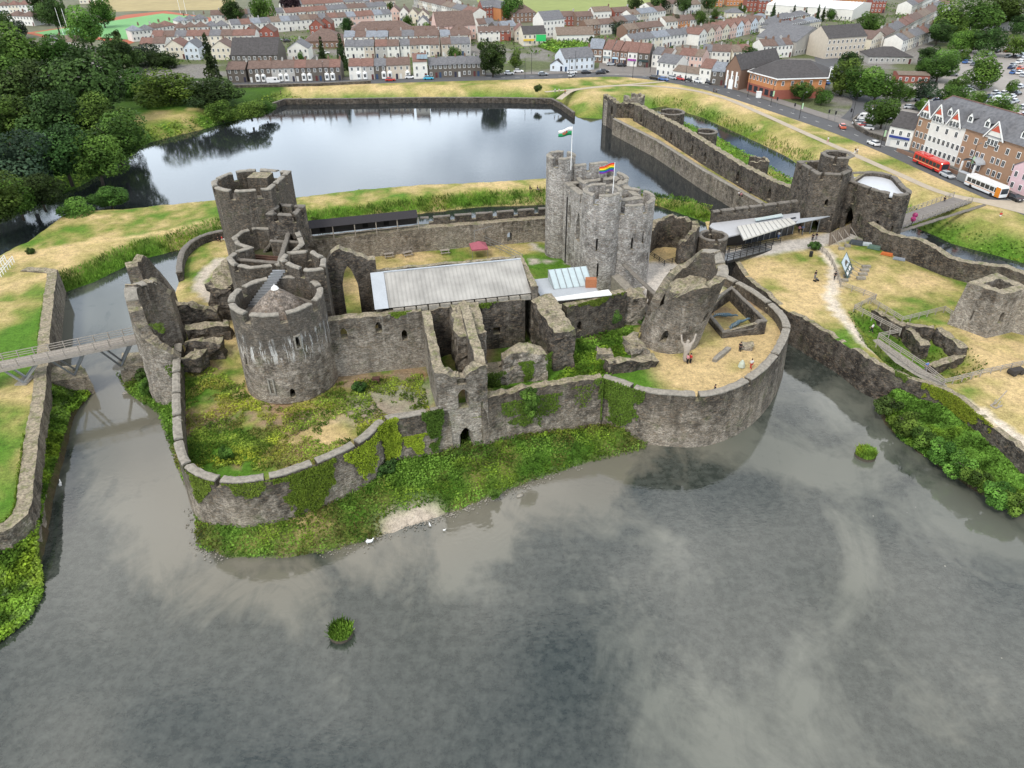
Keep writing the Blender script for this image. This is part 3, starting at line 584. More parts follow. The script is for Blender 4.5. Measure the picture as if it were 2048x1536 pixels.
# ------------------------------------------------------------------ inner west gatehouse: roofless shell
gp = [(-33.8, 100.4), (-38.2, 99.4)]+circ(-40.6, 104.2, 4.0, 275, 110, 10)[::1]
west = [(-35.0, 101.6), (-39.2, 100.6), (-42.4, 102.0), (-44.0, 104.6), (-43.6, 107.2), (-42.2, 108.6), (-44.4, 110.2), (-45.8, 112.8), (-45.2, 115.8), (-43.2, 117.6), (-35.6, 116.2), (-33.2, 110.0)]
e, ln = fort('inner_gatehouse', 'roofless gatehouse shell with rounded fronts between two towers', west[::-1], .75, 6, 18.6, M_STONE, closed=True, cat='gatehouse', period=6.2, gap=.7, depth=.9, deck=15.0, deckmat=plain('mossy_floor', (.07, .075, .035), .95, .5, .5, obj=False))
for k, (a, b, zt) in enumerate([((-35.4, 105.0), (-43.0, 106.6), 17.6), ((-37.6, 116.4), (-35.8, 103.0), 18.4), ((-34.6, 112.6), (-39.6, 113.4), 17.9)]):
    ln = Line([a, b]); masonry('cross_wall', ln, .6, 15.0, zt, M_STONE, e, ops=[(ln.L*.6, 1.2, 15.05, 16.2, 17.0)] if k else (), rag=.15); coping(ln, 0, ln.L, lambda u, z=zt: z+.02, .6, M_COPED, e)
for k in range(4):
    m = MB(); y = 108.6+k*.9; m.bar((-42.6, y+.6, 15.9), (-37.6, y-.5, 15.9), .35); m.obj('floor_joist', plain('red_timber', (.10, .055, .04), .9, .3) if k == 0 else bpy.data.materials['red_timber'], e)
m = MB()
for k in range(9): m.box(-42.0+k*.33, 115.1, 15+k*.33, -41.6+k*.33, 116.2, 15.3+k*.33)
m.obj('stone_stair', M_COPED, e)
# upper block in front of the north-west tower
e2, ln = fort('gate_block', 'crenellated upper block with a pointed doorway against the tall tower', [(-40.4, 115.4), (-35.4, 114.6), (-34.8, 119.6), (-39.8, 120.4)], .8, 15, 21.6, M_DARK, closed=True, cat='tower', ops=[(3.7, 1.1, 15.2, 17.2, 18.2)], period=3.4, gap=.9, depth=1.2, cop=M_COPED, deck=19.6, deckmat=M_COPED)
# north-west tower
nw = circ(-44.6, 122.8, 6.1, 70, 290, 22)+[(-39.6, 117.8), (-38.6, 127.6)]
e3, ln = fort('drum_tower', 'tallest tower of the western gate, round outside and flat towards the court', nw, .8, 6, 25.0, M_STONE, closed=True, cat='tower', period=4.6, gap=1.0, depth=1.4, deck=21.8, deckmat=M_COPED)
m = MB(); m.prism([(-45.6, 124.6), (-42, 124.2), (-41.8, 127.4), (-45.2, 127.8)], 21.8, 24.9); m.obj('cap_house', M_STONE, e3)
chunk('ruin_wall', 'dark broken stump of wall leaning out beside the gatehouse lawn', [(-49.6, 107.0), (-45.4, 106.0), (-44.6, 112.6), (-48.0, 114.4)], 6.6, lambda x, y: 12.8+.25*(y-107), M_DARK, .7, .7, 2)
# ------------------------------------------------------------------ ruined west gate on the water's edge
def ruin_shell(name, label, cx, cy, rr, a0, a1, z0, topf, mat=M_STONE, t=1.5, seed=0, lean=(0, 0), ops=(), cat='ruin', **kw):
    pts = circ(cx, cy, rr, a0, a1, max(6, int(abs(a1-a0)/9))); ln = Line(pts); e = empty(name, (cx, cy, z0), 0, label, cat)
    masonry('masonry', ln, t, z0, lambda u: topf(u/ln.L), mat, e, ops, (), 1, .8, batter=kw.get('batter', .03), rough=.3, lean=lean, seed=seed); return e, ln
eA, lA = ruin_shell('ruined_gate_tower', 'tall broken gate tower with a sloping top where the footbridge lands', -51.2, 95.6, 4.6, 95, 300, -.3, lambda k: np.interp(k, [0, .12, .45, .6, .75, 1], [15.5, 17.6, 18.2, 15.2, 11.5, 8.5]), M_STONE, 1.7, 3, batter=.05)
coping(lA, lA.L*.1, lA.L*.52, lambda u: np.interp(u/lA.L, [0, .12, .45, .6], [15.5, 17.6, 18.2, 15.2])-.1, 1.6, M_COPE, eA)
eB, lB = ruin_shell('ruined_gate_tower', 'broken gate tower with a rounded pale top behind the footbridge landing', -55.2, 105.2, 4.4, 100, 290, -.3, lambda k: np.interp(k, [0, .2, .5, .75, 1], [11, 17.6, 18.4, 14.5, 12.5]), M_STONE, 1.6, 4, batter=.05)
chunk('ruin_wall', 'ragged cross wall standing between the two broken gate towers', quadp((-55.5, 101.0), (-47.0, 103.5), 1.7), 5.5, lambda x, y: 12.6-.35*(x+55), M_DARK, .6, .7, 5)
chunk('ruin_wall', 'low rubble wall beside the lawn path', quadp((-50.8, 98.8), (-44.2, 99.8), 1.6), 6, 9.4, M_DARK, .6, .7, 6)
chunk('ruin_wall', 'jagged rubble wall behind the rail near the broken gate', quadp((-49.6, 94.8), (-44.0, 95.4), 1.6), 6, 8.9, M_DARK, .7, .7, 7)
chunk('ruin_boulder', 'humped lump of fallen masonry beside the round bush', [(-49, 91.4), (-46.4, 91.2), (-45.6, 93.2), (-47.6, 94.2)], 6.2, 8.6, M_DARK, .6, .6, 8, cat='boulder')
# ------------------------------------------------------------------ great hall range
HD = np.array((.978, .208)); HN = np.array((-.208, .978)); H0 = np.array((-19.8, 91.9))
def hp(u, v): return tuple(H0+HD*u+HN*v)
ops = [(11.0, .95, 11.4, 12.6, 13.3), (20.0, .8, 10.4, 11.8, 12.2), (14.6, .5, 10.2, 10.9, 10.9)]
fort('hall_wall', 'high stone hall wall with small windows beside the big round tower', [hp(-9, .1), hp(7.5, .1)], 1.5, 5, 14.9, M_STONE, cop=None, rag=.28, ops=[(9.6, .95, 12.2, 13.3, 14.0), (4.6, .95, 11.8, 13.0, 13.6), (13.2, .8, 10.4, 11.8, 12.2)], seed=11)
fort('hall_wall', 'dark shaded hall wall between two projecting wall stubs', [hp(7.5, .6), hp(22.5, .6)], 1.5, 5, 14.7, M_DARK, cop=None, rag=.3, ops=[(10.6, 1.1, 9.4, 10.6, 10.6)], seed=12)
# roof of the hall
e = empty('great_hall', (*hp(8, 7), 6), 0, 'great hall under a long pale standing-seam metal roof', 'hall')
zr, ze = 17.9, 15.4; A = [hp(2.4, 1.3), hp(23.6, 1.3), hp(23.6, 13.2), hp(2.4, 13.2)]; r0, r1 = hp(2.4, 8.3), hp(23.6, 8.3)
t = NT('seamed_metal_roof'); sv = t.n('Mapping'); sv.inputs['Rotation'].default_value = (0, 0, -math.atan2(HD[1], HD[0])); t.l(t.n('NewGeometry').outputs['Position'], sv.inputs[0])
t.col(t.mix(t.rng(t.noise(.35, 5), .35, .65), (.29, .283, .265), (.40, .39, .365))); t.b.inputs['Roughness'].default_value = .55; M_ROOFM = t.m
m = MB(); m.add([(*A[0], ze), (*A[1], ze), (*r1, zr), (*r0, zr)], [(0, 1, 2, 3)]); m.obj('roof', M_ROOFM, e)
m = MB(); m.add([(*A[2], ze), (*A[3], ze), (*r0, zr), (*r1, zr)], [(0, 1, 2, 3)]); m.obj('roof', M_ROOFM, e)
m = MB(); m.bar((*r0, zr+.05), (*r1, zr+.05), .3, .12); m.obj('ridge', M_LEAD, e)
for k in range(34):
    u = 2.7+k*.625; a, b, c = hp(u, 1.25), hp(u, 8.3), hp(u, 13.2)
    m = MB(); m.bar((*a, ze+.02), (*b, zr+.04), .07, .09); m.bar((*b, zr+.04), (*c, ze+.02), .07, .09); m.obj('roof_seam', M_ROOFM, e)
m = MB()
for a, b in ((hp(.5, 1.1), hp(2.4, 1.1)), ): pass
m.add([(*hp(.4, 1.0), ze+.12), (*hp(2.38, 1.0), ze+.12), (*hp(2.38, 8.3), zr+.14), (*hp(.4, 8.3), zr+.1), (*hp(2.38, 13.2), ze+.12), (*hp(.4, 13.2), ze+.12)], [(0, 1, 2, 3), (3, 2, 4, 5)]); m.obj('verge_flashing', M_LEAD, e)
m = MB()
for k in range(12): m.prism(quadp(hp(3+k*1.72, .75), hp(4.5+k*1.72, .75), .5), 14.6, 15.3)
m.obj('eaves_course', M_COPE, e)
fort('wall', None, [hp(24.6, .9), hp(24.9, 13.9)], 1.0, 6, 16.4, M_STONE, parent=e, part='gable_wall', cop=None, rag=.4, seed=13)
fort('wall', None, [hp(24.6, 14.3), hp(1.0, 14.3)], .9, 6, 15.9, M_DARK, parent=e, part='north_wall', cop=None, rag=.2, seed=14)
fort('wall', None, [hp(.6, 13), hp(.6, 1.2)], .9, 6, 15.1, M_DARK, parent=e, part='west_wall', cop=None, rag=.2, seed=15)
# tall arch west of the hall
lw = Line([hp(-8.6, 12.4), hp(1.2, 12.4)])
fort('ruined_arch', 'tall broken wall with one great pointed arch, lawn seen through it', [hp(-6.8, 12.4), hp(1.8, 12.4)], 1.6, 6.2, lambda u: np.interp(u, [0, 1.5, 3, 4.5, 6, 8.6], [17.0, 19.6, 20.4, 20.0, 19.2, 17.8]), M_DARK, cop=None, rag=.5, rough=.2, ops=[(3.9, 2.4, 6.6, 14.4, 17.6)], cat='ruin', seed=16)
fort('chamber_wall', 'broad-topped stone wall joining the round tower to the great arch', [hp(-8.8, 13.8), hp(-9.0, 1.6)], 1.6, 6, 14.6, M_STONE, cop=None, rag=.4, rough=.15, seed=17)
# chapel roof east of the hall
e = empty('chapel', (*hp(30, 6), 6), 0, 'small chapel with a flat grey roof and a raised rooflight', 'chapel')
m = MB(); m.prism([hp(25.6, 2.2), hp(34.8, 2.2), hp(34.8, 9.5), hp(25.6, 9.5)], 13.2, 13.6); m.obj('flat_roof', M_LEAD, e)
m = MB(); m.prism([hp(25.6, 2.2), hp(34.8, 2.2), hp(34.8, 9.5), hp(25.6, 9.5)], 6, 13.2); m.obj('walls', M_STONE, e)
m = MB(); m.prism([hp(25.8, 1.3), hp(36.4, 1.3), hp(36.4, 3.0), hp(25.8, 2.1)], 13.55, 13.75); m.obj('parapet_gutter', M_WHITE, e)
a, b, c, d = hp(28.2, 5.2), hp(34.6, 5.2), hp(34.6, 8.9), hp(28.2, 8.9)
m = MB(); m.add([(*a, 13.65), (*b, 13.65), (*c, 15.3), (*d, 15.3), (*c, 13.65), (*d, 13.65)], [(0, 1, 2, 3), (3, 2, 4, 5), (1, 4, 2), (0, 3, 5)]); rl = m.obj('rooflight', plain('rooflight_glass', (.42, .50, .52), .25, .1), e)
for k in range(7):
    u = 28.2+k*1.06; m = MB(); m.bar((*hp(u, 5.15), 13.72), (*hp(u, 8.9), 15.36), .09, .09); m.obj('glazing_bar', M_METAL, rl)
m = MB(); m.box(*(np.array(hp(33.2, 4.6))), 13.6, *(np.array(hp(33.2, 4.6))+np.array((1.7, 1.0))), 15.0); m.obj('timber_crate', plain('orange_timber', (.33, .13, .06), .8, .3, 4), e)
# ------------------------------------------------------------------ water gate range in the foreground
G0, G1 = (-9.8, 77.9), (-3.2, 79.3); gl, gr = (-13.0, 93.2), (-6.3, 94.6)
e, ln = fort('water_gate', 'square ruined gate block with stacked openings standing in the ward wall', [gl, G0, G1, gr], 1.3, .4, lambda u: np.interp(u, [0, 7, 14, 15.6, 19, 21.6, 22.6, 36], [15.2, 14.2, 13.6, 14.2, 13.2, 14.4, 14.6, 15.6]), M_STONE, cop=None, rag=.55, rough=.12, cat='gatehouse',
     ops=[(19.2, 1.9, 1.2, 3.6, 4.9), (19.1, 1.5, 8.2, 10.4, 11.2), (19.0, 1.3, 11.9, 12.8, 12.8)], seed=21)
m = MB(); m.prism([(-11, 85), (-5, 86), (-6.6, 94), (-12, 93)], 5, 5.6); m.obj('floor', M_RETAIN, e)
chunk('ruin_wall', 'broad stub wall with a weathered flat top running back to the hall', [(-7.6, 87.6), (-3.6, 88.4), (-5.0, 95.4), (-9.0, 94.8)], 5, lambda x, y: 13.9+.2*(y-88), M_STONE, .55, .7, 22)
chunk('ruin_wall', 'tall thick projecting wall with a crumbled ochre top, beside the hall wall', [(6.0, 89.6), (9.2, 90.2), (6.0, 99.6), (2.8, 98.6)], 5, lambda x, y: 13.4+.14*(y-90), M_DARK, .5, .7, 23)
chunk('ruin_wall', 'leaning ivy-patched slab of broken wall between the two stubs', [(-1.4, 86.0), (5.2, 87.4), (4.7, 89.9), (-1.9, 88.5)], 4.8, lambda x, y: 12.0-.22*abs(x-1.2)-.35*max(0, -x), M_STONE, .45, .6, 24, taper=.1)
chunk('ruin_mound', 'overgrown rubble saddle below the leaning slab', [(-4, 85.5), (-.6, 86), (-.8, 89.5), (-4.2, 89)], 4.8, 8.6, M_STONE, .7, .7, 25)
# eastern part of the hall range
fort('curtain_wall', 'mossy-topped curtain wall between the hall range and the leaning tower', [hp(28.8, -.3), hp(39.4, 2.6)], 1.4, 5.4, 13.2, M_DARK, cop=None, rag=.22, ops=[(2.4, .9, 8.4, 9.6, 10.2)], seed=26)
fort('curtain_wall', 'sloping dark stair wall running up to the gatehouse door', [(25.0, 106.8), (19.8, 115.4)], .8, 6.5, lambda u: 9.6+.25*u, M_DARK, cop=M_COPED, ops=[(3, .5, 8, 8.8, 8.8)], seed=27)
m = MB(); m.add([(22.6, 106.4, 7.2), (24.2, 107.2, 7.2), (18.9, 115.6, 10.2), (17.4, 114.9, 10.2), (22.6, 106.4, 6), (24.2, 107.2, 6), (18.9, 115.6, 6), (17.4, 114.9, 6)], [(0, 1, 2, 3), (0, 4, 5, 1), (0, 3, 7, 4)])
tag(m.obj('stair_ramp', M_COPE), 'pale ramp climbing to the door of the tall gatehouse', 'ramp')
# ------------------------------------------------------------------ leaning tower
cx, cy, rr = 24.3, 99.0, 4.6; lean = (.20, -.11); a0 = -175
tp = lambda k: np.interp(k, [0, .076, .136, .197, .258, .35, .44, .53, .606, .65, .74, .8, .89, 1], [11.5, 14, 16.2, 17.6, 18, 18.6, 19, 19.4, 20, 21, 20.6, 18.6, 17, 13.5])
pts = circ(cx, cy, rr, a0, a0+330, 40); ln = Line(pts); e = empty('leaning_tower', (cx, cy, 5.5), 0, 'half-collapsed round tower leaning out over the sandy ward', 'tower')
an2 = lambda a: R(a-a0)*rr
masonry('masonry', ln, 1.5, 5.6, lambda u: tp(u/ln.L), M_STONE, e, [(an2(-118), .9, 8.8, 10.2, 10.9), (an2(-52), .8, 12.2, 13.3, 13.9)], (), 1, .5, batter=.015, lean=lean, rough=.12, seed=41)
q = [(cx+lean[0]*10.5+x, cy+lean[1]*10.5+y) for x, y in circ(0, 0, rr-1.2, 0, 360, 20)]; chunk('rubble_core', None, [(cx+lean[0]*8+x, cy+lean[1]*8+y) for x, y in circ(.3, .2, 3.1, 0, 360, 16)], 7, lambda x, y: 16.0+.25*(x-cx), M_STONE, .6, .7, 48, parent=e, taper=.1)
coping(ln, ln.L*.44, ln.L*.55, lambda u: tp(u/ln.L)-.05, 1.4, M_COPE, e, lean=lean, zb=5.6); coping(ln, ln.L*.58, ln.L*.74, lambda u: tp(u/ln.L)-.05, 1.4, M_COPE, e, lean=lean, zb=5.6)
chunk('ruin_boulder', 'huge tumbled mass of masonry behind the leaning tower', [(18.4, 103.4), (21.2, 103.0), (21.6, 107.0), (18.4, 106.4)], 6, 11.6, M_STONE, .9, .7, 42, cat='boulder')
chunk('ruin_wall', 'long low rubble wall along the foot of the leaning tower', quadp((13.8, 88.2), (21.4, 90.2), 1.6), 6, lambda x, y: 8.9-.1*(x-14), M_DARK, .5, .6, 43)
chunk('ruin_boulder', 'fallen slab of wall at the broken foot of the leaning tower', [(18.0, 92.6), (20.6, 93.4), (19.2, 98.4), (17.2, 97)], 6.2, 8.4, M_STONE, .8, .7, 44, cat='boulder')
chunk('ruin_boulder', 'grassy boulder of fallen masonry in the weeds', [(12.6, 92.4), (15, 92.2), (15.2, 94.4), (12.8, 94.6)], 6.2, 8.0, M_STONE, .7, .6, 45, cat='boulder')
chunk('low_wall', 'low bent footing of stone in the middle of the sandy ward', quadp(P(1432, 725, 7), P(1462, 700, 7), .7), 6.5, 7.5, M_COPE, .15, .4, 46, cat='wall')
chunk('ruin_boulder', 'flat oval boulder beside the dark standing figure', [P(1478, 698, 7), P(1505, 700, 7), P(1508, 690, 7), P(1482, 688, 7)], 6.4, 7.6, M_STONE, .3, .4, 47, cat='boulder')
# enclosure in the round ward with the dragon sculptures
enc = PL([(1408, 628), (1444, 672), (1530, 662), (1460, 592)], 7.4)
e, ln = fort('enclosure', 'low-walled gravel enclosure holding two blue sculptures', enc, .5, 6.5, lambda u: 8.0 if u < 13 else 9.2, M_DARK, closed=True, cop=M_COPED, cat='wall')
# ------------------------------------------------------------------ the tall inner gatehouse
e = empty('keep_gatehouse', (15.5, 124, 6), 0, 'tall pale gatehouse with round corner turrets and two flags', 'gatehouse')
kd = np.array((.32, -.948)); kn = np.array((.948, .32)); K0 = np.array((9.8, 129.6))
def kp(u, v): return tuple(K0+kd*u+kn*v)
body = [kp(0, 0), kp(12.4, 0), kp(12.6, 9.5), kp(0, 10.5)]
fort('wall', None, body, 1.2, 5.8, 21.8, M_LIGHT, closed=True, parent=e, part='main_walls', period=5.2, gap=.7, depth=1.2, ops=[(3.0, 1.3, 14.6, 17.4, 18.8), (7.0, 1.7, 13.4, 16.6, 18.6), (3.6, 1.5, 6.2, 8.3, 9.6), (5.2, .35, 10.6, 12.6, 12.9), (9.0, .35, 9.6, 11.2, 11.5), (1.2, .3, 9.8, 11.4, 11.6), (15.4, 1.7, 6.3, 8.8, 10.2)], deck=19.8)
def drum(nm, c, r, zt, a_off, per, ops=(), gap=.75, dk=None, dep=1.5):
    fort('wall', None, circ(*c, r, a_off, a_off+360, 36), .7, 5.8, zt, M_LIGHT, closed=True, parent=e, part=nm, period=per, gap=gap+.25, depth=dep, ops=ops, deck=dk or zt-2.4)
drum('stair_turret', (9.3, 132.6), 2.65, 25.9, 20, 4.2)
s = lambda a, r: R((a-20) % 360)*r
drum('stair_turret', (15.3, 117.7), 3.25, 24.4, 20, 4.8, [(s(255, 3.25), .3, 15.0, 17.0, 17.2), (s(262, 3.25), .3, 10.0, 12.6, 12.8)])
drum('gate_drum', (20.0, 120.6), 4.7, 22.2, 20, 4.4, [(s(278, 4.7), .45, 14.6, 16.2, 16.8), (s(303, 4.7), .45, 15.4, 17.0, 17.6), (s(326, 4.7), .5, 11.6, 12.8, 13.3)])
drum('gate_drum', (16.9, 130.8), 4.7, 22.2, 20, 5.2)
fort('wall', None, [kp(-.6, 2.2), kp(-.2, 8.6)], .9, 20, 24.4, M_LIGHT, parent=e, part='raised_parapet', gaps=[(2.3, 3.1)], depth=1.2)
for u, z0_, z1_, w in ((2.8, 14.5, 18.6, .95), (7.0, 13.5, 18.2, 1.2)):
    m = MB()
    for k in (0,): q = kp(u, .25); m.bar((*q, z0_), (*q, z1_), .1, .1, up=(kn[0], kn[1], 0))
    q0, q1 = kp(u-w/2, .1), kp(u+w/2, .1); m.bar((*q0, (z0_+z1_)/2), (*q1, (z0_+z1_)/2), .12, .12); m.obj('window_mullion', M_COPE, e)
m = MB(); q = kp(12.9, 2.3); q = (18.55, 116.3); m.tube((*q, 6), (*q, 20.4), .12); m.obj('drainpipe', M_BLACK, e)
m = MB(); q = kp(1.9, -.12); m.tube((*q, 6), (*q, 19.8), .1); m.obj('drainpipe', M_BLACK, e)
m = MB(); q = (16.6, 124.6); m.box(q[0]-3.6, q[1]-3.0, 19.85, q[0]-2.0, q[1]-1.6, 21.0); m.obj('roof_hatch', M_WHITE, e)
# north curtain with the covered timber gallery
NC = NCUR[::-1]; lnN = Line(NC); Lm = np.hypot(NC[1][0]-NC[0][0], NC[1][1]-NC[0][1])
fort('curtain_wall', 'long inner curtain wall with a parapet walk behind the lawn', NC, 2.4, 2, 11.6, M_STONE, cop=None, rag=.12, seed=51, ops=[(8.0, 1.0, 7.4, 9.0, 9.4)])
fort('parapet_wall', 'low crenellated parapet along the court side of the moat', [tuple(lnN.at(u)[0]) for u in np.linspace(0, Lm, 12)], .7, 11.3, 13.0, M_DARK, period=4.6, gap=.9, depth=.9, cop=M_COPED)
e = empty('timber_gallery', (*lnN.at(Lm+14)[0], 11.6), 0, 'dark roofed timber fighting gallery on top of the curtain wall', 'gallery')
G = [(lnN.at(Lm+.6+k*4.05)) for k in range(8)]
def gq(k, o): p, n = G[k]; return (p[0]+n[0]*o, p[1]+n[1]*o)
m = MB(); a0_, a1_ = gq(0, .7), gq(7, .7); b0, b1 = gq(0, -.7), gq(7, -.7); c0, c1 = gq(0, -2.6), gq(7, -2.6)
m.add([(*a0_, 13.9), (*a1_, 13.9), (*b1, 14.9), (*b0, 14.9), (*c0, 14.0), (*c1, 14.0)], [(0, 1, 2, 3), (3, 2, 5, 4)]); m.obj('roof', plain('shingle_roof', (.030, .028, .032), .75, .3, 4), e)
m = MB(); m.bar((*gq(0, .4), 12.8), (*gq(7, .4), 12.8), .12, 2.2); m.obj('back_wall', M_DWOOD, e)
for k in range(8):
    m = MB(); m.bar((*gq(k, -2.4), 11.5), (*gq(k, -2.4), 14.0), .16); m.obj('post', M_WOOD, e)
m = MB(); m.bar((*gq(0, -2.4), 12.4), (*gq(7, -2.4), 12.4), .1, .12); m.obj('rail', M_WOOD, e)
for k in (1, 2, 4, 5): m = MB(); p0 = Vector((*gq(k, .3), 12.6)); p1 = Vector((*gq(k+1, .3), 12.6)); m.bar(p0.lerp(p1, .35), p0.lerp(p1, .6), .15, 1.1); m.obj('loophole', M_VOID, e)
# north-east open tower and small drum at the eastern bridge
ruin_shell('open_tower', 'dark open-backed round tower beside the paved court', 31.0, 131.4, 4.7, -85, 165, 5.5, lambda k: np.interp(k, [0, .15, .3, .8, 1], [10.5, 12.8, 13.2, 13.2, 11.5]), M_DARK, 1.1, 52, ops=[], cat='tower')
m = MB(); m.prism(circ(31, 131.4, 3.6, 0, 360, 24), 8.4, 8.6); 
fort('small_drum', 'low hollow drum with arrow slits at the end of the wooden bridge', circ(38.6, 130.6, 2.8, 0, 360, 28), .6, -.3, 11.0, M_DARK, closed=True, cop=M_COPED, cat='tower', ops=[(R(120)*2.8, .4, 9.2, 10.3, 10.3), (R(80)*2.8, .3, 8.6, 10.2, 10.2)], period=8, gap=.7, depth=1.0, deck=8.8, deckmat=M_COPED)
fort('curtain_wall', 'dark curtain stub linking the curved ward wall to the small drum', [E_WALL[-1], ((E_WALL[-1][0]+40.4)/2+.5, (E_WALL[-1][1]+128)/2), (40.4, 128)], .9, -.3, 8.4, M_DARK, cop=M_COPED)
# ------------------------------------------------------------------ outer gatehouse on the dam
e = empty('main_gatehouse', (69.3, 150, 5.2), 0, 'dark main gatehouse with an angular tall tower and twin rounded block', 'gatehouse')
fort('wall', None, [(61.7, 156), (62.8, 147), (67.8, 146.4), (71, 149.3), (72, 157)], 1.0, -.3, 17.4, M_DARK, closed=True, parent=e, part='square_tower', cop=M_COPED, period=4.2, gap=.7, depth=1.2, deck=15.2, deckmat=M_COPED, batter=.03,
     ops=[(12.2, .7, 10.8, 11.9, 12.4), (13.8, .35, 7.6, 9.3, 9.3), (16.4, .35, 7.4, 9.1, 9.1), (10.9, 1.5, 5.4, 7.0, 7.8), (16, .3, 10.6, 12.2, 12.2)])
fort('wall', None, circ(68.2, 151.8, 3.3, 22.5, 382.5, 8), .8, 13, 20.0, M_DARK, closed=True, parent=e, part='stair_turret', cop=M_COPED, gaps=[(6.2, 6.8), (12, 12.7)], depth=1.3, deck=17.0, deckmat=M_COPED)
tw = [(70.8, 149), (73.7, 142.8)]+circ(77.3, 143.4, 3.5, -100, 20, 8)+circ(77.5, 151.2, 4.2, 0, 110, 8)+[(72.9, 155)]
fort('wall', None, tw, .9, 2, 15.2, M_DARK, closed=True, parent=e, part='twin_block', cop=M_COPED, gaps=[(1.8, 2.3), (5.0, 5.5), (9.4, 10.1), (13.6, 14.2), (21, 21.6), (26, 26.6)], depth=1.3, deck=14.5, batter=.02,
     deckmat=plain('white_roof', (.50, .52, .55), .4, .05), ops=[(1.85, 2.8, 5.3, 8.6, 10.4), (2.0, .9, 11.0, 12.2, 12.8), (4.6, .4, 8.0, 9.7, 9.7), (8.8, .4, 7.8, 9.5, 9.5), (11.8, .35, 7.8, 9, 9)])
# eastern curtain and ruined south tower
fort('curtain_wall', 'thick rubble-topped curtain wall curving away from the main gatehouse', [(74.3, 141.8), (77.7, 134), (82.5, 125), (91.8, 115), (104, 106)][::-1], 1.6, 2, lambda u: 9.2+.5*math.sin(u*.4), M_DARK, cop=None, rag=.25, seed=61, rough=.12)
rt = [(73.3, 105.6), (76.4, 101.4), (81.9, 103.3), (80, 109.2)]
e, ln = fort('ruined_tower', 'battered square ruin with a hollow open top above the pit', rt, 1.5, .5, 12.8, M_STONE, closed=True, cop=None, rag=.18, batter=.07, rough=.1, cat='tower', seed=62, ops=[(2.5, .25, 7, 8.8, 8.8), (6.9, .9, 7.6, 9, 9.4)])
fort('curtain_wall', 'curved ruined wall running out of the photo beside the hollow tower', [(81, 103), (86, 99), (94.5, 95.5)], 1.6, 1.5, 11.1, M_STONE, cop=None, rag=.4, rough=.15, seed=63)
for k, (a, b, zt, lb) in enumerate([((1806, 672), (1838, 708), 5.4, 'low ruined chamber wall at the near side of the pit'), ((1806, 668), (1862, 678), 5.6, 'ruined chamber wall at the back of the pit, facing the fence'), ((1862, 676), (1912, 718), 5.8, 'ruined chamber wall on the tower side of the pit'), ((1868, 742), (1948, 712), 4.4, 'broken footing wall leading out of the pit'), ((1738, 634), (1800, 668), 5.2, 'half-buried rubble wall inside the fence corner')]):
    chunk('pit_wall', lb, quadp(P(*a, 3.8), P(*b, 3.8), 1.3), 2.4, zt, M_DARK, .4, .6, 70+k, cat='wall')
# ------------------------------------------------------------------ foliage
def cards(name, C, S, Nv, col, mat, asp=1.0, upright=False):
    "one small two-triangle leaf spray per point"
    n = len(C); C = np.asarray(C, float); S = np.asarray(S, float)[:, None]
    if upright:
        a = RNG.uniform(0, 2*np.pi, n); A = np.stack([np.cos(a), np.sin(a), 0*a], 1); B = np.stack([RNG.normal(0, .3, n), RNG.normal(0, .3, n), np.ones(n)], 1)
        v = np.stack([C-A*S*asp*.5, C+A*S*asp*.5, C+B*S+A*S*asp*.22, C+B*S-A*S*asp*.22], 1)
    else:
        Nv = np.asarray(Nv, float); Nv = Nv/np.maximum(np.linalg.norm(Nv, axis=1), 1e-6)[:, None]; T = RNG.normal(size=(n, 3)); A = np.cross(Nv, T); A /= np.maximum(np.linalg.norm(A, axis=1), 1e-6)[:, None]; B = np.cross(Nv, A)
        j = RNG.uniform(.6, 1.2, (n, 4, 1)); v = np.stack([C-A*S*.5*j[:, 0], C-B*S*.5*asp*j[:, 1], C+A*S*.5*j[:, 2], C+B*S*.5*asp*j[:, 3]], 1)
    me = bpy.data.meshes.new(name); me.vertices.add(4*n); me.vertices.foreach_set('co', v.reshape(-1).astype(np.float32))
    me.loops.add(4*n); me.loops.foreach_set('vertex_index', np.arange(4*n, dtype=np.int32)); me.polygons.add(n)
    me.polygons.foreach_set('loop_start', np.arange(0, 4*n, 4, dtype=np.int32)); me.update(calc_edges=True)
    setcol(me, np.repeat(np.asarray(col), 4, 0)); me.materials.append(mat); return me
G1c, G2c, G3c = np.array((.040, .085, .014)), np.array((.075, .140, .022)), np.array((.022, .045, .012))
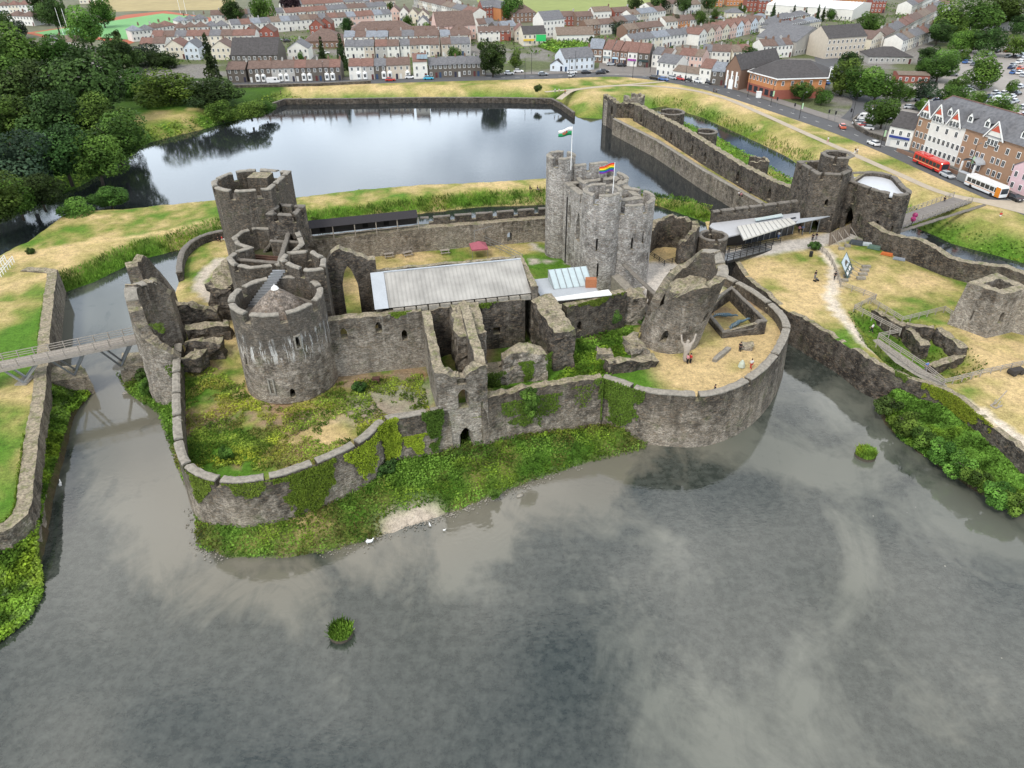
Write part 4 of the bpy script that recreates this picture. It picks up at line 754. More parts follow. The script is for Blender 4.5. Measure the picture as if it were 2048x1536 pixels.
def crown(name, seed, lobes, rx, rz, zc, n, leaf, c0, c1, cone=False, fill=.14):
    rg = np.random.default_rng(seed); L = []
    for k in range(lobes):
        d = rg.normal(size=3); d /= np.linalg.norm(d); d[2] = d[2]*.9+.12; q = rg.uniform(.32, .92); rr = rg.uniform(.22, .48)
        if cone: h = (k+.5)/lobes; a = rg.uniform(0, 6.28); w = (1-h)*.55; L.append((np.array([np.cos(a)*w*rx, np.sin(a)*w*rx, (h*2-1)*rz]), rx*(.22+.42*(1-h)), rg.uniform(.7, 1.25))); continue
        L.append((np.array([d[0]*q*rx, d[1]*q*rx, d[2]*q*rz]), rr*min(rx, rz)*1.15, rg.uniform(.62, 1.32)))
    w = np.array([l[1]**2 for l in L]); k = rg.choice(len(L), n, p=w/w.sum()); d = rg.normal(size=(n, 3)); d /= np.linalg.norm(d, axis=1)[:, None]
    cen = np.array([L[i][0] for i in k]); rad = np.array([L[i][1] for i in k]); tone = np.array([L[i][2] for i in k])
    p = cen+d*rad[:, None]*rg.uniform(.82, 1.08, n)[:, None]; ins = np.zeros(n, int)
    for c, r_, _ in L: ins += np.linalg.norm(p-c, axis=1) < r_*.78
    keep = ins == 0; p = p[keep]; d = d[keep]; tone = tone[keep]; m = len(p)
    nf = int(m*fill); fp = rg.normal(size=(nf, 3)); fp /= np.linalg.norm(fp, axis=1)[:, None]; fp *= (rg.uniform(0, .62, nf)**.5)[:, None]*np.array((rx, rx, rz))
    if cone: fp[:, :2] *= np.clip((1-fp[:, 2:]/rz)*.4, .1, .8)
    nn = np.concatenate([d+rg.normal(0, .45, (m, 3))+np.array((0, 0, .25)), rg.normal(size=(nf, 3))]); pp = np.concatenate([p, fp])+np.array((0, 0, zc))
    sz = np.concatenate([rg.uniform(.7, 1.4, m)*leaf, rg.uniform(1.4, 2.2, nf)*leaf]); t = np.concatenate([tone*rg.uniform(.82, 1.18, m), rg.uniform(.6, .9, nf)])  # inner fill leaves toned darker: shade inside the crown put into their colour
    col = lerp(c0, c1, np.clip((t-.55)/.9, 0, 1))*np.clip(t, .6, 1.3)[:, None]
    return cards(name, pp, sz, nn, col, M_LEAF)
M_BARK = plain('bark', (.085, .07, .055), .95, .35, 2, .5)
def trunk(name, h, r, seed, zc, rx):
    rg = np.random.default_rng(seed); m = MB(); m.tube((0, 0, -.3), (rg.normal(0, .15), rg.normal(0, .15), h*.42), r, r*.7, 9); b = Vector((0, 0, h*.4))
    for k in range(7):
        a = rg.uniform(0, 6.28); q = Vector((math.cos(a)*rx*.55, math.sin(a)*rx*.55, h*rg.uniform(.6, .85))); mid = b.lerp(q, .5)+Vector((0, 0, .6)); m.tube(b, mid, r*.55, r*.35, 6); m.tube(mid, q, r*.35, r*.1, 6)
    m.tube(b, (0, 0, h*.85), r*.7, r*.15, 7)
    return m.mesh(name, M_BARK, True)
TREES = {}
def tree_kind(key, h, rx, rz, lobes, n, leaf, c0, c1, seeds, cone=False, tr=.35):
    TREES[key] = [(trunk('trunk', h, tr, s, h-rz, rx), crown('crown', s, lobes, rx, rz, h-rz*.98, n, leaf, c0, c1, cone), h, rx) for s in seeds]
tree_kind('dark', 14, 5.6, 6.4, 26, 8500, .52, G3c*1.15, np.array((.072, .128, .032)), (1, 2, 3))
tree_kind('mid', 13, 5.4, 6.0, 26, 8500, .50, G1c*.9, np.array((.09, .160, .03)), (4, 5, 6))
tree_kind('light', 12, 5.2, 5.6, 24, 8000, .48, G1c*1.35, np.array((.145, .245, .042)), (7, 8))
tree_kind('blue', 14, 5.8, 6.4, 26, 8500, .52, np.array((.026, .046, .026)), np.array((.064, .100, .054)), (9, 10))
tree_kind('conifer', 12, 2.6, 5.6, 20, 2600, .5, G3c, np.array((.04, .065, .02)), (11, 12), True, .25)
tree_kind('purple', 9, 4.4, 3.9, 18, 2800, .55, np.array((.020, .012, .016)), np.array((.05, .03, .035)), (13,))
tree_kind('shrub', 3.4, 2.3, 1.75, 22, 4200, .26, G1c*1.3, np.array((.15, .26, .042)), (14, 15, 16), False, .12)
tree_kind('shrubdark', 3.0, 2.2, 1.6, 20, 3600, .26, G3c*1.7, np.array((.09, .155, .035)), (17, 18), False, .12)
tree_kind('yellow', 3.4, 2.3, 1.75, 14, 2000, .4, np.array((.12, .14, .02)), np.array((.26, .25, .04)), (19,), False, .12)
NTREE = [0]
def tree(name, key, x, y, z, rad, label, group, hs=1.0, cat='tree'):
    k = NTREE[0]; NTREE[0] += 1; v = TREES[key][k % len(TREES[key])]; s = rad/v[3]
    e = empty(name, (x, y, z), (k*2.399) % 6.28, label, cat, group); e.scale = (s, s, s*hs)
    for nm, me in (('trunk', v[0]), ('crown', v[1])): o = bpy.data.objects.new(nm, me); COL.objects.link(o); o.parent = e
    return e
def tree_px(name, key, px, py, rpx, label, group, gz=TZ, hs=1.0, cat='tree'):
    "crown centre and radius as seen; stands on level gz"
    h, rx = TREES[key][0][2:]; rad = 5.0
    for _ in range(4):
        s = rad/rx; zc = gz+h*s*hs*.62; x, y = P(px, py, zc); Z = (Vector((x, y, zc))-Vector((0, 0, CH))).dot(FW); rad = rpx*Z/F_PX
    return tree(name, key, x, y, gz, rad, label, group, hs, cat)
ORD = 'first second third fourth fifth sixth seventh eighth ninth tenth eleventh twelfth thirteenth fourteenth fifteenth sixteenth seventeenth eighteenth nineteenth twentieth'.split()
ORD += ['twenty-'+o for o in ORD[:9]]+['thirtieth']+['thirty-'+o for o in ORD[:9]]+['fortieth']+['forty-'+o for o in ORD[:9]]+['fiftieth']+['fifty-'+o for o in ORD[:9]]+['sixtieth']+['sixty-'+o for o in ORD[:9]]+['seventieth']+['seventy-'+o for o in ORD[:9]]+['eightieth']+['eighty-'+o for o in ORD[:9]]
CD = {'dark': 'dark green', 'mid': 'mid green', 'light': 'light green', 'blue': 'bluish green', 'conifer': 'dark pointed', 'purple': 'dark purple', 'shrub': 'bright green', 'shrubdark': 'deep green', 'yellow': 'yellowish'}
def grove(lst, phrase, group, gz, hs=1.0, name='broadleaf_tree'):
    for k, (x, y, r_, key) in enumerate(sorted(lst)):
        if gz < 3 and x > 255: hs = .5
        tree_px('conifer_tree' if key == 'conifer' else name, key, x, y, r_, f'{CD[key]} tree, {ORD[k]} from the west {phrase}', group, gz, hs*(1.25 if key == 'conifer' else 1))
grove([(-25, 110, 60, 'mid'), (40, 100, 58, 'light'), (110, 105, 46, 'mid'), (65, 165, 66, 'dark'), (175, 160, 78, 'dark'), (235, 105, 40, 'dark'), (285, 108, 36, 'blue'), (325, 118, 30, 'dark'), (335, 172, 60, 'light'), (425, 182, 48, 'dark'), (-20, 190, 60, 'dark'), (25, 235, 55, 'mid'), (105, 228, 60, 'dark'), (30, 315, 72, 'blue'), (120, 300, 62, 'dark'), (150, 235, 45, 'blue'), (205, 235, 50, 'light'), (225, 270, 58, 'mid'), (188, 315, 52, 'light'), (-30, 400, 60, 'mid'), (30, 395, 44, 'light'), (75, 378, 40, 'dark'), (-60, 300, 60, 'dark'), (270, 165, 45, 'mid'), (0, 160, 50, 'mid'), (140, 110, 36, 'dark')], 'in the lakeside wood', 'trees of the lakeside wood', 2.5, .74)
for k, (x, y, r_, key, lb) in enumerate([(218, 393, 34, 'mid', 'round green tree on the water edge, larger of the two on the bank'), (142, 418, 36, 'light', 'spreading light green bush tree at the tip of the dry bank'), (442, 222, 30, 'light', 'light green waterside tree beside the small meadow'), (500, 218, 32, 'light', 'wide light green bush hanging over the lake corner'), (530, 214, 20, 'mid', 'small bush at the end of the far lake wall'), (172, 48, 34, 'light', 'big round bright tree in front of the sports pitch'), (1076, 174, 10, 'shrubdark', 'single small bush on the dry lakeside bank')]):
    tree_px('broadleaf_tree', key, x, y, r_, lb, None, 1.2 if k in (0, 1, 3, 4, 2) else TZ, .5 if k < 5 else 1)
grove([(463, 18, 20, 'dark'), (520, 14, 25, 'light'), (582, 4, 22, 'purple'), (416, 108, 17, 'conifer'), (643, 100, 11, 'conifer'), (681, 97, 12, 'conifer'), (693, 47, 12, 'dark'), (985, 110, 28, 'dark'), (1030, 115, 14, 'light'), (908, 107, 13, 'mid'), (1022, 8, 22, 'mid'), (814, 40, 9, 'mid'), (856, 55, 10, 'light'), (771, 66, 8, 'mid'), (1183, 78, 6, 'dark'), (1234, 54, 12, 'blue'), (1280, 50, 9, 'mid'), (1345, 42, 12, 'dark'), (1398, 36, 14, 'mid'), (1425, 48, 9, 'dark'), (1500, 112, 18, 'dark'), (1484, 17, 9, 'mid'), (1548, 20, 6, 'conifer'), (1562, 18, 8, 'mid'), (1588, 24, 6, 'conifer'), (1612, 26, 5, 'conifer'), (1637, 23, 6, 'conifer'), (1648, 25, 5, 'conifer'), (1662, 27, 9, 'mid'), (1740, 48, 22, 'mid'), (1542, 76, 8, 'mid'), (1560, 84, 9, 'light'), (105, 22, 28, 'dark'), (85, 8, 26, 'dark'), (200, 18, 24, 'mid'), (2, 42, 20, 'dark'), (40, 55, 14, 'blue'), (232, 68, 8, 'dark'), (780, 12, 8, 'mid'), (1270, 6, 14, 'dark'), (1320, 2, 18, 'dark'), (1370, 4, 16, 'dark'), (1420, 2, 14, 'dark'), (600, 112, 7, 'light'), (660, 78, 6, 'mid'), (722, 66, 6, 'light'), (745, 104, 6, 'mid'), (812, 100, 6, 'light'), (868, 98, 6, 'mid'), (930, 90, 7, 'mid'), (960, 92, 8, 'light'), (545, 60, 7, 'mid'), (480, 84, 6, 'light'), (395, 88, 7, 'mid'), (1075, 52, 8, 'mid'), (1105, 60, 6, 'light'), (1140, 70, 6, 'mid'), (1300, 90, 7, 'light'), (1345, 96, 6, 'mid'), (1410, 100, 7, 'light'), (1440, 104, 7, 'mid'), (1470, 96, 8, 'mid'), (1515, 98, 7, 'light'), (1590, 68, 7, 'mid'), (1630, 72, 8, 'light'), (1665, 62, 8, 'mid'), (1690, 58, 7, 'light'), (1430, 26, 8, 'mid'), (1510, 32, 7, 'mid'), (1785, 60, 8, 'mid'), (1765, 78, 6, 'light')], 'among the town houses', 'trees among the houses', TZ, .95)
grove([(1690, 152, 36, 'light'), (1722, 160, 34, 'mid'), (1758, 165, 38, 'light'), (1700, 120, 22, 'dark'), (1790, 178, 26, 'mid'), (1770, 222, 32, 'mid'), (1905, 38, 40, 'light'), (1955, 28, 40, 'mid'), (2010, 16, 38, 'mid'), (2046, 45, 22, 'dark'), (1920, 80, 24, 'light'), (1985, 76, 30, 'dark'), (1950, 78, 24, 'mid'), (1858, 108, 20, 'dark'), (1882, 130, 30, 'mid'), (1895, 120, 26, 'light'), (1852, 132, 20, 'mid'), (1975, 138, 38, 'light'), (1928, 108, 14, 'light'), (1912, 168, 20, 'mid'), (1850, 178, 24, 'blue'), (1818, 184, 18, 'light'), (1912, 192, 28, 'mid'), (1962, 195, 16, 'light'), (1842, 208, 14, 'light'), (2035, 88, 24, 'light'), (2024, 172, 14, 'light'), (2005, 212, 26, 'light'), (1606, 180, 20, 'mid'), (1646, 190, 18, 'mid'), (1880, 60, 26, 'dark')], 'around the car park', 'trees around the car park', TZ, .72)
# ------------------------------------------------------------------ undergrowth
def inside(poly, n, dmin=0.0, dmax=1e9):
    A = np.array(poly); x = RNG.uniform(A[:, 0].min(), A[:, 0].max(), n); y = RNG.uniform(A[:, 1].min(), A[:, 1].max(), n); k = inpoly(x, y, poly); x = x[k]; y = y[k]; d = dpoly(x, y, poly); k = (d > dmin) & (d < dmax); return x[k], y[k], d[k]
def weeds(name, label, x, y, z, s, c, kind='stuff', up=False, asp=.8, mat=None):
    n = len(x); nv = np.stack([RNG.normal(0, .6, n), RNG.normal(0, .6, n), np.ones(n)*.8], 1); asp = .32 if up else asp
    return tag(link(name, cards(name, np.stack([x, y, z], 1), s, nv, c, mat or M_GRASS, asp, up)), label, None, None, kind)
def plantcol(x, y, n, seed, base=LUSH, hi=(.13, .21, .035), alt=(.10, .085, .04), altk=.0):
    t = sst(.30, .68, vn(x, y, .5, 3, seed))*.85+RNG.uniform(-.1, .25, n); c = lerp(base*.52, np.asarray(hi)*1.65, np.clip(t, 0, 1)); c = lerp(c, c*np.array((1.25, 1.05, .8)), sst(.5, .7, vn(x, y, .22, 3, seed+7))); return lerp(c, alt, altk*(vn(x, y, .2, 3, seed+1) > .58)*RNG.uniform(0, 1, n))*RNG.uniform(.7, 1.25, n)[:, None]
def sward(name, label, poly, n, dmin, dmax, hf, seed, s0=.22, s1=.5, hz=.25, mask=None, up=False, **kw):
    x, y, d = inside(poly, n, dmin, dmax)
    if mask is not None: k = mask(x, y, d); x = x[k]; y = y[k]; d = d[k]
    cl = vn(x, y, .6, 3, seed+5); z = hf(x, y, d)+RNG.uniform(0, 1, len(x))*hz*(.3+1.4*cl)
    return weeds(name, label, x, y, z, RNG.uniform(s0, s1, len(x)), plantcol(x, y, len(x), seed, **kw), up=up)
sward('shore_weeds', 'dense nettles and grass on the shore below the castle wall', CB, 130000, .35, 99, bankh(1.6, 5), 1, .2, .42, .55, lambda x, y, d: ~((np.hypot(x-BE[0], y-BE[1]) < 4) & (d < 2.4)), hi=(.105, .19, .028), alt=(.12, .08, .03), altk=.7)
wardz = lambda x, y, d: wardh(x, y)
front = [p for p in W_WALL]+[(-10, 80), (-12.5, 92.5), (-26, 90), (-32, 84), (-40, 92), (-48, 96)]
sward('ward_weeds', 'mixed wild flowers and weeds filling the front ward', front, 90000, 1.1, 99, wardz, 2, .14, .36, .4, lambda x, y, d: (vn(x, y, .25, 4, 9)+.25*vn(x, y, 1.1, 2, 3) > .575) & (np.hypot(x+32.4, y-90.3) > 6.9) & (np.hypot(x+17, y-83) > 4.5*vn(x, y, .6, 2)), hi=(.20, .27, .04), alt=(.26, .20, .07), altk=.8)
sward('ward_weeds', 'deep undergrowth between the broken walls and the sandy ward', S_WALL[:4]+[(14, 86.5), (17, 92), (20, 98), (20, 103), (9.5, 99.5), (8.5, 92), (5.4, 87), (-2, 85.4), (-3, 82)], 26000, .5, 99, wardz, 3, .16, .42, .6, hi=(.13, .24, .03))
sward('moat_reeds', 'thick reeds and grass along the moat side of the bank', LB, 330000, .15, 4.4, lbh, 4, .3, .62, .7, lambda x, y, d: (dpoly(x, y, LB[16:], False) < 4.2) & (x > -95), True, hi=(.12, .22, .03))
sward('lake_reeds', 'low bushes and rushes along the lake side of the bank', LB, 160000, .15, 3.0, lbh, 5, .3, .6, .7, lambda x, y, d: (dpoly(x, y, LB[:16], False) < 2.8) & (x > -95) & (vn(x, y, .12, 3, 4) > .42), hi=(.13, .22, .035))
sward('shore_weeds', 'tall weeds with white flowers below the western island', WBANK, 150000, .2, 99, wbh, 6, .22, .5, .7, hi=(.15, .26, .03), alt=(.5, .5, .42), altk=.10)
sward('shore_weeds', 'thick scrub on the shore below the eastern platform', EB, 260000, .2, 99, ebh, 7, .22, .5, .8, hi=(.10, .20, .03))
sward('dam_weeds', 'bright weeds along the back of the dam', [p for p in DBK]+[(q[0]+1, q[1]+1) for q in DW[::-1]], 16000, .2, 99, bankh(1.0), 8, .35, .7, .6, hi=(.13, .24, .03))
sh = np.array(SHORE)
sward('pond_reeds', 'green reeds along the far bank of the dam pond', near_edge, 900000, .3, 6.5, th, 9, .4, .8, .8, lambda x, y, d: (dpoly(x, y, SHORE[21:28], False) < 5) & (x < 110) & (x > 30), True, hi=(.12, .20, .03))
sward('lake_reeds', 'waterside growth at the foot of the lakeside wood', near_edge, 700000, .2, 7.0, th, 10, .5, 1.0, .9, lambda x, y, d: (dpoly(x, y, SHORE[:13], False) < 6.5), hi=(.13, .21, .035), alt=(.35, .36, .26), altk=.25)
sward('ditch_weeds', 'green growth in the ditch beyond the curtain wall', near_edge, 500000, .3, 7, th, 12, .4, .8, .6, lambda x, y, d: (dpoly(x, y, SHORE[27:30], False) < 6) & (x > 70), hi=(.11, .19, .03))
sward('pit_weeds', 'rough green growth around the pit', EP, 60000, .5, 99, eph, 13, .2, .5, .4, lambda x, y, d: (dpoly(x, y, PIT) < 3.0) | inpoly(x, y, PIT) & (vn(x, y, .3, 3) > .5), hi=(.12, .18, .035))
sward('wall_weeds', 'line of weeds along the foot of the eastern curtain wall', EP, 50000, .4, 99, eph, 14, .2, .5, .5, lambda x, y, d: (dpoly(x, y, [(78.7, 142.8), (84, 124.5), (91.4, 116)], False) < 2.8) & (vn(x, y, .3, 3, 6) > .4), hi=(.12, .19, .04))
# shrubs one can pick out
for k, (x, y, r_, lb) in enumerate([(1775, 805, 26, 'low grey-green bush at the corner of the eastern shore'), (1812, 845, 30, 'second bush of the shore hedge, below the pit fence'), (1852, 872, 30, 'third bush of the shore hedge'), (1888, 900, 30, 'fourth bush of the shore hedge'), (1925, 930, 32, 'fifth bush of the shore hedge'), (1962, 955, 30, 'sixth bush of the shore hedge, level with the ivy end'), (2000, 985, 32, 'seventh bush of the shore hedge'), (2038, 1003, 30, 'last bush of the shore hedge, at the photo edge')]):
    tree_px('shrub', 'shrub' if k else 'shrubdark', x, y, r_, lb, None, 1.0, 1, 'shrub')
for x, y, r_, key, gz, lb in [(408, 693, 17, 'shrubdark', WZ-1, 'round dark bush beside the fallen masonry'), (1060, 790, 22, 'shrub', 8, 'bright bush spilling over the broken ward wall'), (1060, 815, 18, 'shrub', 5, 'bush growing low on the broken ward wall'), (718, 770, 18, 'shrubdark', WZ-1.4, 'small dark bush near the foot of the hall wall'), (1228, 628, 15, 'light', 7.6, 'slender light green sapling on the mossy curtain wall'), (1132, 625, 12, 'light', 7, 'tall thin sapling against the curtain wall'), (955, 870, 20, 'shrubdark', 1.4, 'dark bush filling the water gate arch'), (450, 905, 18, 'shrub', WZ-1.4, 'pale green weed clump near the front ward wall'), (990, 985, 14, 'shrub', .4, 'little bush on the shore beside the stone spit'), (770, 930, 26, 'shrubdark', 1.2, 'dark bramble under the yellow creeper'), (1290, 640, 12, 'shrubdark', 7, 'dark bush in the gap beside the leaning tower'), (1630, 488, 14, 'shrubdark', 5.2, 'clipped dark hedge beside the timber screen'), (430, 560, 6, 'shrub', WZ, 'tiny bush by the lawn path'), (60, 500, 10, 'shrubdark', 3, 'dark thorn bush beside the white steps'), (800, 470, 7, 'shrub', 3, 'small bush beside the long timber gallery'), (628, 438, 8, 'shrub', 3, 'lone round bush on the bank behind the gallery'), (292, 770, 18, 'shrub', 1.4, 'leafy bush on the castle shore under the broken gate tower'), (285, 745, 20, 'shrubdark', 2, 'dark bush on the ledge under the footbridge')]:
    tree_px('shrub', key, x, y, r_, lb, None, gz, 1, 'shrub')
for x, y, w, lb in [(683, 1268, 24, 'small grassy islet alone in the front water'), (1730, 912, 21, 'small grassy islet near the eastern shore')]:
    c = P(x, y, 0); rr = w*math.hypot(c[1], CH)/F_PX*.95; e = empty('islet', (*c, 0), 0, lb, 'islet')
    m = MB(); m.lathe([(rr*1.02, -.5), (rr, .1), (rr*.75, .42), (0, .55)], (*c, 0), 14); m.obj('soil', plain('wet_soil', (.06, .05, .038), .9, .3) if x < 700 else bpy.data.materials['wet_soil'], e)
    n = 1500; a = RNG.uniform(0, 6.28, n); q = np.sqrt(RNG.uniform(0, 1, n))*rr*.95; X = c[0]+np.cos(a)*q; Y = c[1]+np.sin(a)*q
    link('grass_tuft', cards('grass_tuft', np.stack([X, Y, .35+.3*(1-q/rr)], 1), RNG.uniform(.35, .8, n), None, plantcol(X, Y, n, 15, hi=(.13, .22, .03)), M_GRASS, .22, True), None, e)
# ------------------------------------------------------------------ ivy and creepers on walls
def ivy(label, pts, u0, u1, z0, z1, n, c0, c1, dens=.42, bat=.05, ztop=8.3, s=(.12, .28), seed=0, bulge=.3, lean=(0, 0)):
    ln = Line(pts); u = RNG.uniform(u0, u1, n); v = RNG.uniform(0, 1, n); z = z0+(z1-z0)*v
    eu = np.minimum(u-u0, u1-u)/((u1-u0)*.5+.01); k = vn(u, z, .8, 4, seed)*1.1+.55*np.minimum(1, 1.5*eu)+.4*np.minimum(1, 1.6*v) > dens+.95-.25*(v > .9); u = u[k]; z = z[k]; n = len(u)
    q = [ln.at(a) for a in u]; p = np.array([a[0] for a in q]); nn = np.array([a[1] for a in q]); off = (.06+bat*np.maximum(0, ztop-z)+bulge*RNG.uniform(.1, 1, n)*vn(u, z, 1.0, 2, seed+1))[:, None]
    C = np.concatenate([p+nn*off, z[:, None]], 1); t = vn(u, z, .7, 3, seed+2)*.6+RNG.uniform(0, .5, n)
    nv = np.concatenate([nn, np.full((n, 1), .35)], 1)+RNG.normal(0, .45, (n, 3))
    return tag(link('ivy', cards('ivy', C, RNG.uniform(*s, n), nv, lerp(c0, c1, np.clip(t, 0, 1))*RNG.uniform(.75, 1.2, n)[:, None], M_GRASS)), label, 'ivy')
LW = Line(W_WALL).L; YEL0, YEL1 = (.12, .18, .015), (.33, .42, .035); IV0, IV1 = (.060, .095, .014), (.17, .23, .032)
fr = lambda px, py: float(np.argmin([np.hypot(p[0]-P(px, py, 8.3)[0], p[1]-P(px, py, 8.3)[1]) for p in W_WALL]))/len(W_WALL)*LW
ivy('patch of ivy on the rounded front corner of the ward wall', W_WALL, fr(380, 944), fr(455, 965), 4.2, 8.2, 3200, IV0, IV1, .15, seed=1)
ivy('small ivy mat under the coping at the front of the ward wall', W_WALL, fr(468, 966), fr(552, 954), 6.0, 8.2, 1500, IV0, IV1, .35, seed=2)
ivy('large dense ivy mat covering the middle of the front ward wall', W_WALL, fr(560, 952), fr(690, 902), 1.8, 8.1, 8500, IV0, (.14, .20, .02), .16, seed=3, bulge=.5)
ivy('yellow creeper hanging on the bend of the ward wall', W_WALL, fr(700, 897), fr(765, 850), 2.6, 8.0, 4200, YEL0, YEL1, .16, seed=4, bulge=.5)
ivy('tall yellow-green creeper rising above the ward wall coping', W_WALL, fr(765, 848), fr(815, 836), 2.6, 8.6, 4600, YEL0, YEL1, .05, seed=5, bulge=.9)
ivy('fading yellow creeper low on the wall beside the water gate', W_WALL, fr(812, 836), fr(880, 822), 2.2, 5.4, 2600, YEL0, YEL1, .25, seed=6)
ivy('upright dark green ivy column against the water gate', W_WALL, fr(868, 824), fr(900, 818), 2.2, 8.8, 5200, (.030, .06, .010), (.09, .16, .022), .18, seed=7, bulge=.9)
ivy('creeper on the western wall above the moat', W_WALL, 0, 5, 4.5, 8.6, 1600, IV0, (.12, .22, .03), .3, seed=8)
ivy('ivy below the bright bush on the broken wall', S_WALL, 3.0, 12.0, 2.4, 7.6, 4400, IV0, (.13, .21, .03), .16, ztop=9, seed=9, bulge=.45)
ivy('thin creeper strands on the pale broken wall', S_WALL, 12.5, 17.5, 4.0, 8.2, 700, IV0, (.14, .2, .03), .52, ztop=9, seed=10)
ivy('big ivy drape in the angle where the walls meet', E_WALL, 0, 6.5, 2.0, 8.6, 6500, IV0, (.12, .20, .028), .08, .06, 8.4, seed=11, bulge=.6)
ivy('ivy edge on the broken wall next to the wall angle', S_WALL, 16.5, 21, 2.2, 9.0, 2600, IV0, (.12, .20, .028), .28, ztop=9, seed=12, bulge=.5)
le = Line(EP_EDGE); fe = lambda px, py: float(np.argmin([np.hypot(p[0]-P(px, py, 5.4)[0], p[1]-P(px, py, 5.4)[1]) for p in EP_EDGE]))/len(EP_EDGE)*le.L
ivy('long yellow ivy fringe along the top of the eastern platform wall', EP_EDGE, fe(1860, 772), fe(2000, 866), 3.2, 5.7, 5200, YEL0, (.24, .27, .03), .12, ztop=5.4, seed=13, bulge=.5)
ivy('greenery at the corner of the eastern platform wall', EP_EDGE, fe(1800, 748), fe(1855, 770), 4.2, 5.7, 900, IV0, (.11, .16, .03), .3, ztop=5.4, seed=14)
lwi = Line(WI_EDGE[1:])
ivy('creepers hanging down the moat face of the western island wall', WI_EDGE[1:], 8, lwi.L*.62, 1.0, 5.1, 3600, IV0, (.13, .19, .03), .55, ztop=5.0, seed=15)
ivy('bright ivy covering the near corner of the western island wall', WI_EDGE[1:], lwi.L*.72, lwi.L, 1.0, 5.2, 9000, (.06, .11, .012), (.20, .28, .03), .22, ztop=5.0, seed=16, bulge=.6)
ivy('ivy oval on the face of the leaning slab', [(-.8, 86.2), (5.0, 87.4)], 1.7, 4.6, 5.2, 10.4, 3000, (.05, .09, .012), (.15, .24, .032), .42, ztop=10, bat=.02, seed=17)
ivy('ivy on the end of the leaning slab', [(4.6, 87.2), (5.6, 88.6)], 0, 1.7, 5, 11, 1500, IV0, (.13, .22, .03), .2, bat=.02, seed=18, bulge=.5)
ivy('ivy over the rubble saddle', [(-4.2, 85.4), (-.8, 86.0)], 0, 3.4, 5, 9.4, 2600, (.03, .06, .01), (.10, .16, .025), .15, bat=.02, seed=19, bulge=.8)
ivy('moss fringe along the top of the eastern curtain wall', [hp(28.8, -.3), hp(39.4, 2.6)], .2, 10.6, 12.2, 13.4, 2200, (.06, .09, .012), (.15, .20, .03), .3, bat=0, seed=20)
ivy('green tuft on top of the hall wall near the round tower', [hp(-9, .1), hp(7.5, .1)], 11.0, 14.6, 14.2, 15.3, 900, (.06, .10, .012), (.16, .23, .03), .2, bat=0, seed=21)
ivy('green fringe on the shaded hall wall', [hp(7.5, .6), hp(22.5, .6)], 5.5, 11, 14.0, 15.0, 1100, (.06, .10, .012), (.14, .21, .03), .25, bat=0, seed=22)
ivy('ivy running up the side of the tall projecting wall', [(6.0, 89.4), (9.2, 90.0), (8.6, 92)], 3.4, 5, 6, 12, 1400, (.05, .09, .012), (.12, .2, .03), .3, bat=0, seed=23)
ivy('tuft of ferns on the broken gate tower', [(-51.6, 91.0), (-49.4, 91.6)], 0, 2.2, 11.2, 14.6, 900, IV0, (.13, .20, .03), .3, bat=0, seed=24)
ivy('weeds running up the foot of the broken gate tower', [(-51.0, 90.4), (-48.4, 91.4)], 0, 2.8, 1, 8, 2000, IV0, (.13, .22, .03), .35, bat=0, seed=25, bulge=.8)
ivy('bright moss on the cross wall of the roofless gatehouse', [(-42.6, 106.4), (-35.6, 105.0)], .8, 5.4, 15.2, 17.5, 1500, (.10, .14, .012), (.20, .25, .03), .2, bat=0, seed=26, bulge=.2)
ivy('moss on the inner face of the gatehouse stub', [(-35.8, 103.0), (-36.4, 107)], .3, 3.6, 15.2, 18, 900, (.10, .14, .012), (.20, .25, .03), .2, bat=0, seed=27, bulge=.2)
# ------------------------------------------------------------------ roads
ribbon('road', ROAD, 9.5, TZ+.03, M_ASPH, label='lakeside road')
ribbon('side_road', SIDE, 10, TZ+.05, M_ASPH, label='curving side road')
ribbon('pavement', [tuple(np.array(p)+np.array(n_)*7.4) for p, n_ in zip(ROAD, [(-d[1], d[0]) for d in (lambda g: g/np.hypot(g[:, 0], g[:, 1])[:, None])(np.gradient(np.array(ROAD), axis=0))])], 5, TZ+.12, M_PAVE, label='pavement along the houses')
ribbon('gravel_path', PROM, [2.4]*(len(PROM)-8)+[2.6, 3, 3.5, 5, 8, 11, 13, 14], TZ+.06, M_PATH, label='pale gravel path along the bank')
ribbon('gravel_path', smooth_path(PL([(1090, 184), (1180, 176), (1330, 163)], TZ), 3), 2.0, TZ+.05, M_PATH, label='thin gravel path branching to the junction')
tag(link('plaza', mk('plaza', [(*P(x, y, TZ), TZ+.04) for x, y in [(1195, 150), (1300, 152), (1330, 140), (1300, 128), (1200, 122)]], [(0, 1, 2, 3, 4)], M_PAVE)), 'paved square at the town junction', kind='structure')
tag(link('car_park', mk('car_park', [(*P(x, y, TZ), TZ+.04) for x, y in [(1800, 225), (1870, 258), (2120, 330), (2300, 200), (2100, 90), (1930, 96), (1800, 180)]], [tuple(range(7))], plain('car_park_tarmac', (.30, .28, .26), .9, .12, .3, obj=False))), 'pale tarmac car park', kind='structure')
M_LINE = plain('road_paint', (.62, .62, .6), .7, .2)
me_dash = MB().box(-.9, -.08, 0, .9, .08, .012).mesh('road_dash', M_LINE)
ea = empty('road_marking', (*ROAD[0][:2], TZ), 0, 'broken white centre line of the lakeside road', 'road marking')
q = np.array(ROAD); dd = np.concatenate([[0], np.cumsum(np.hypot(*(np.diff(q, axis=0).T)))])
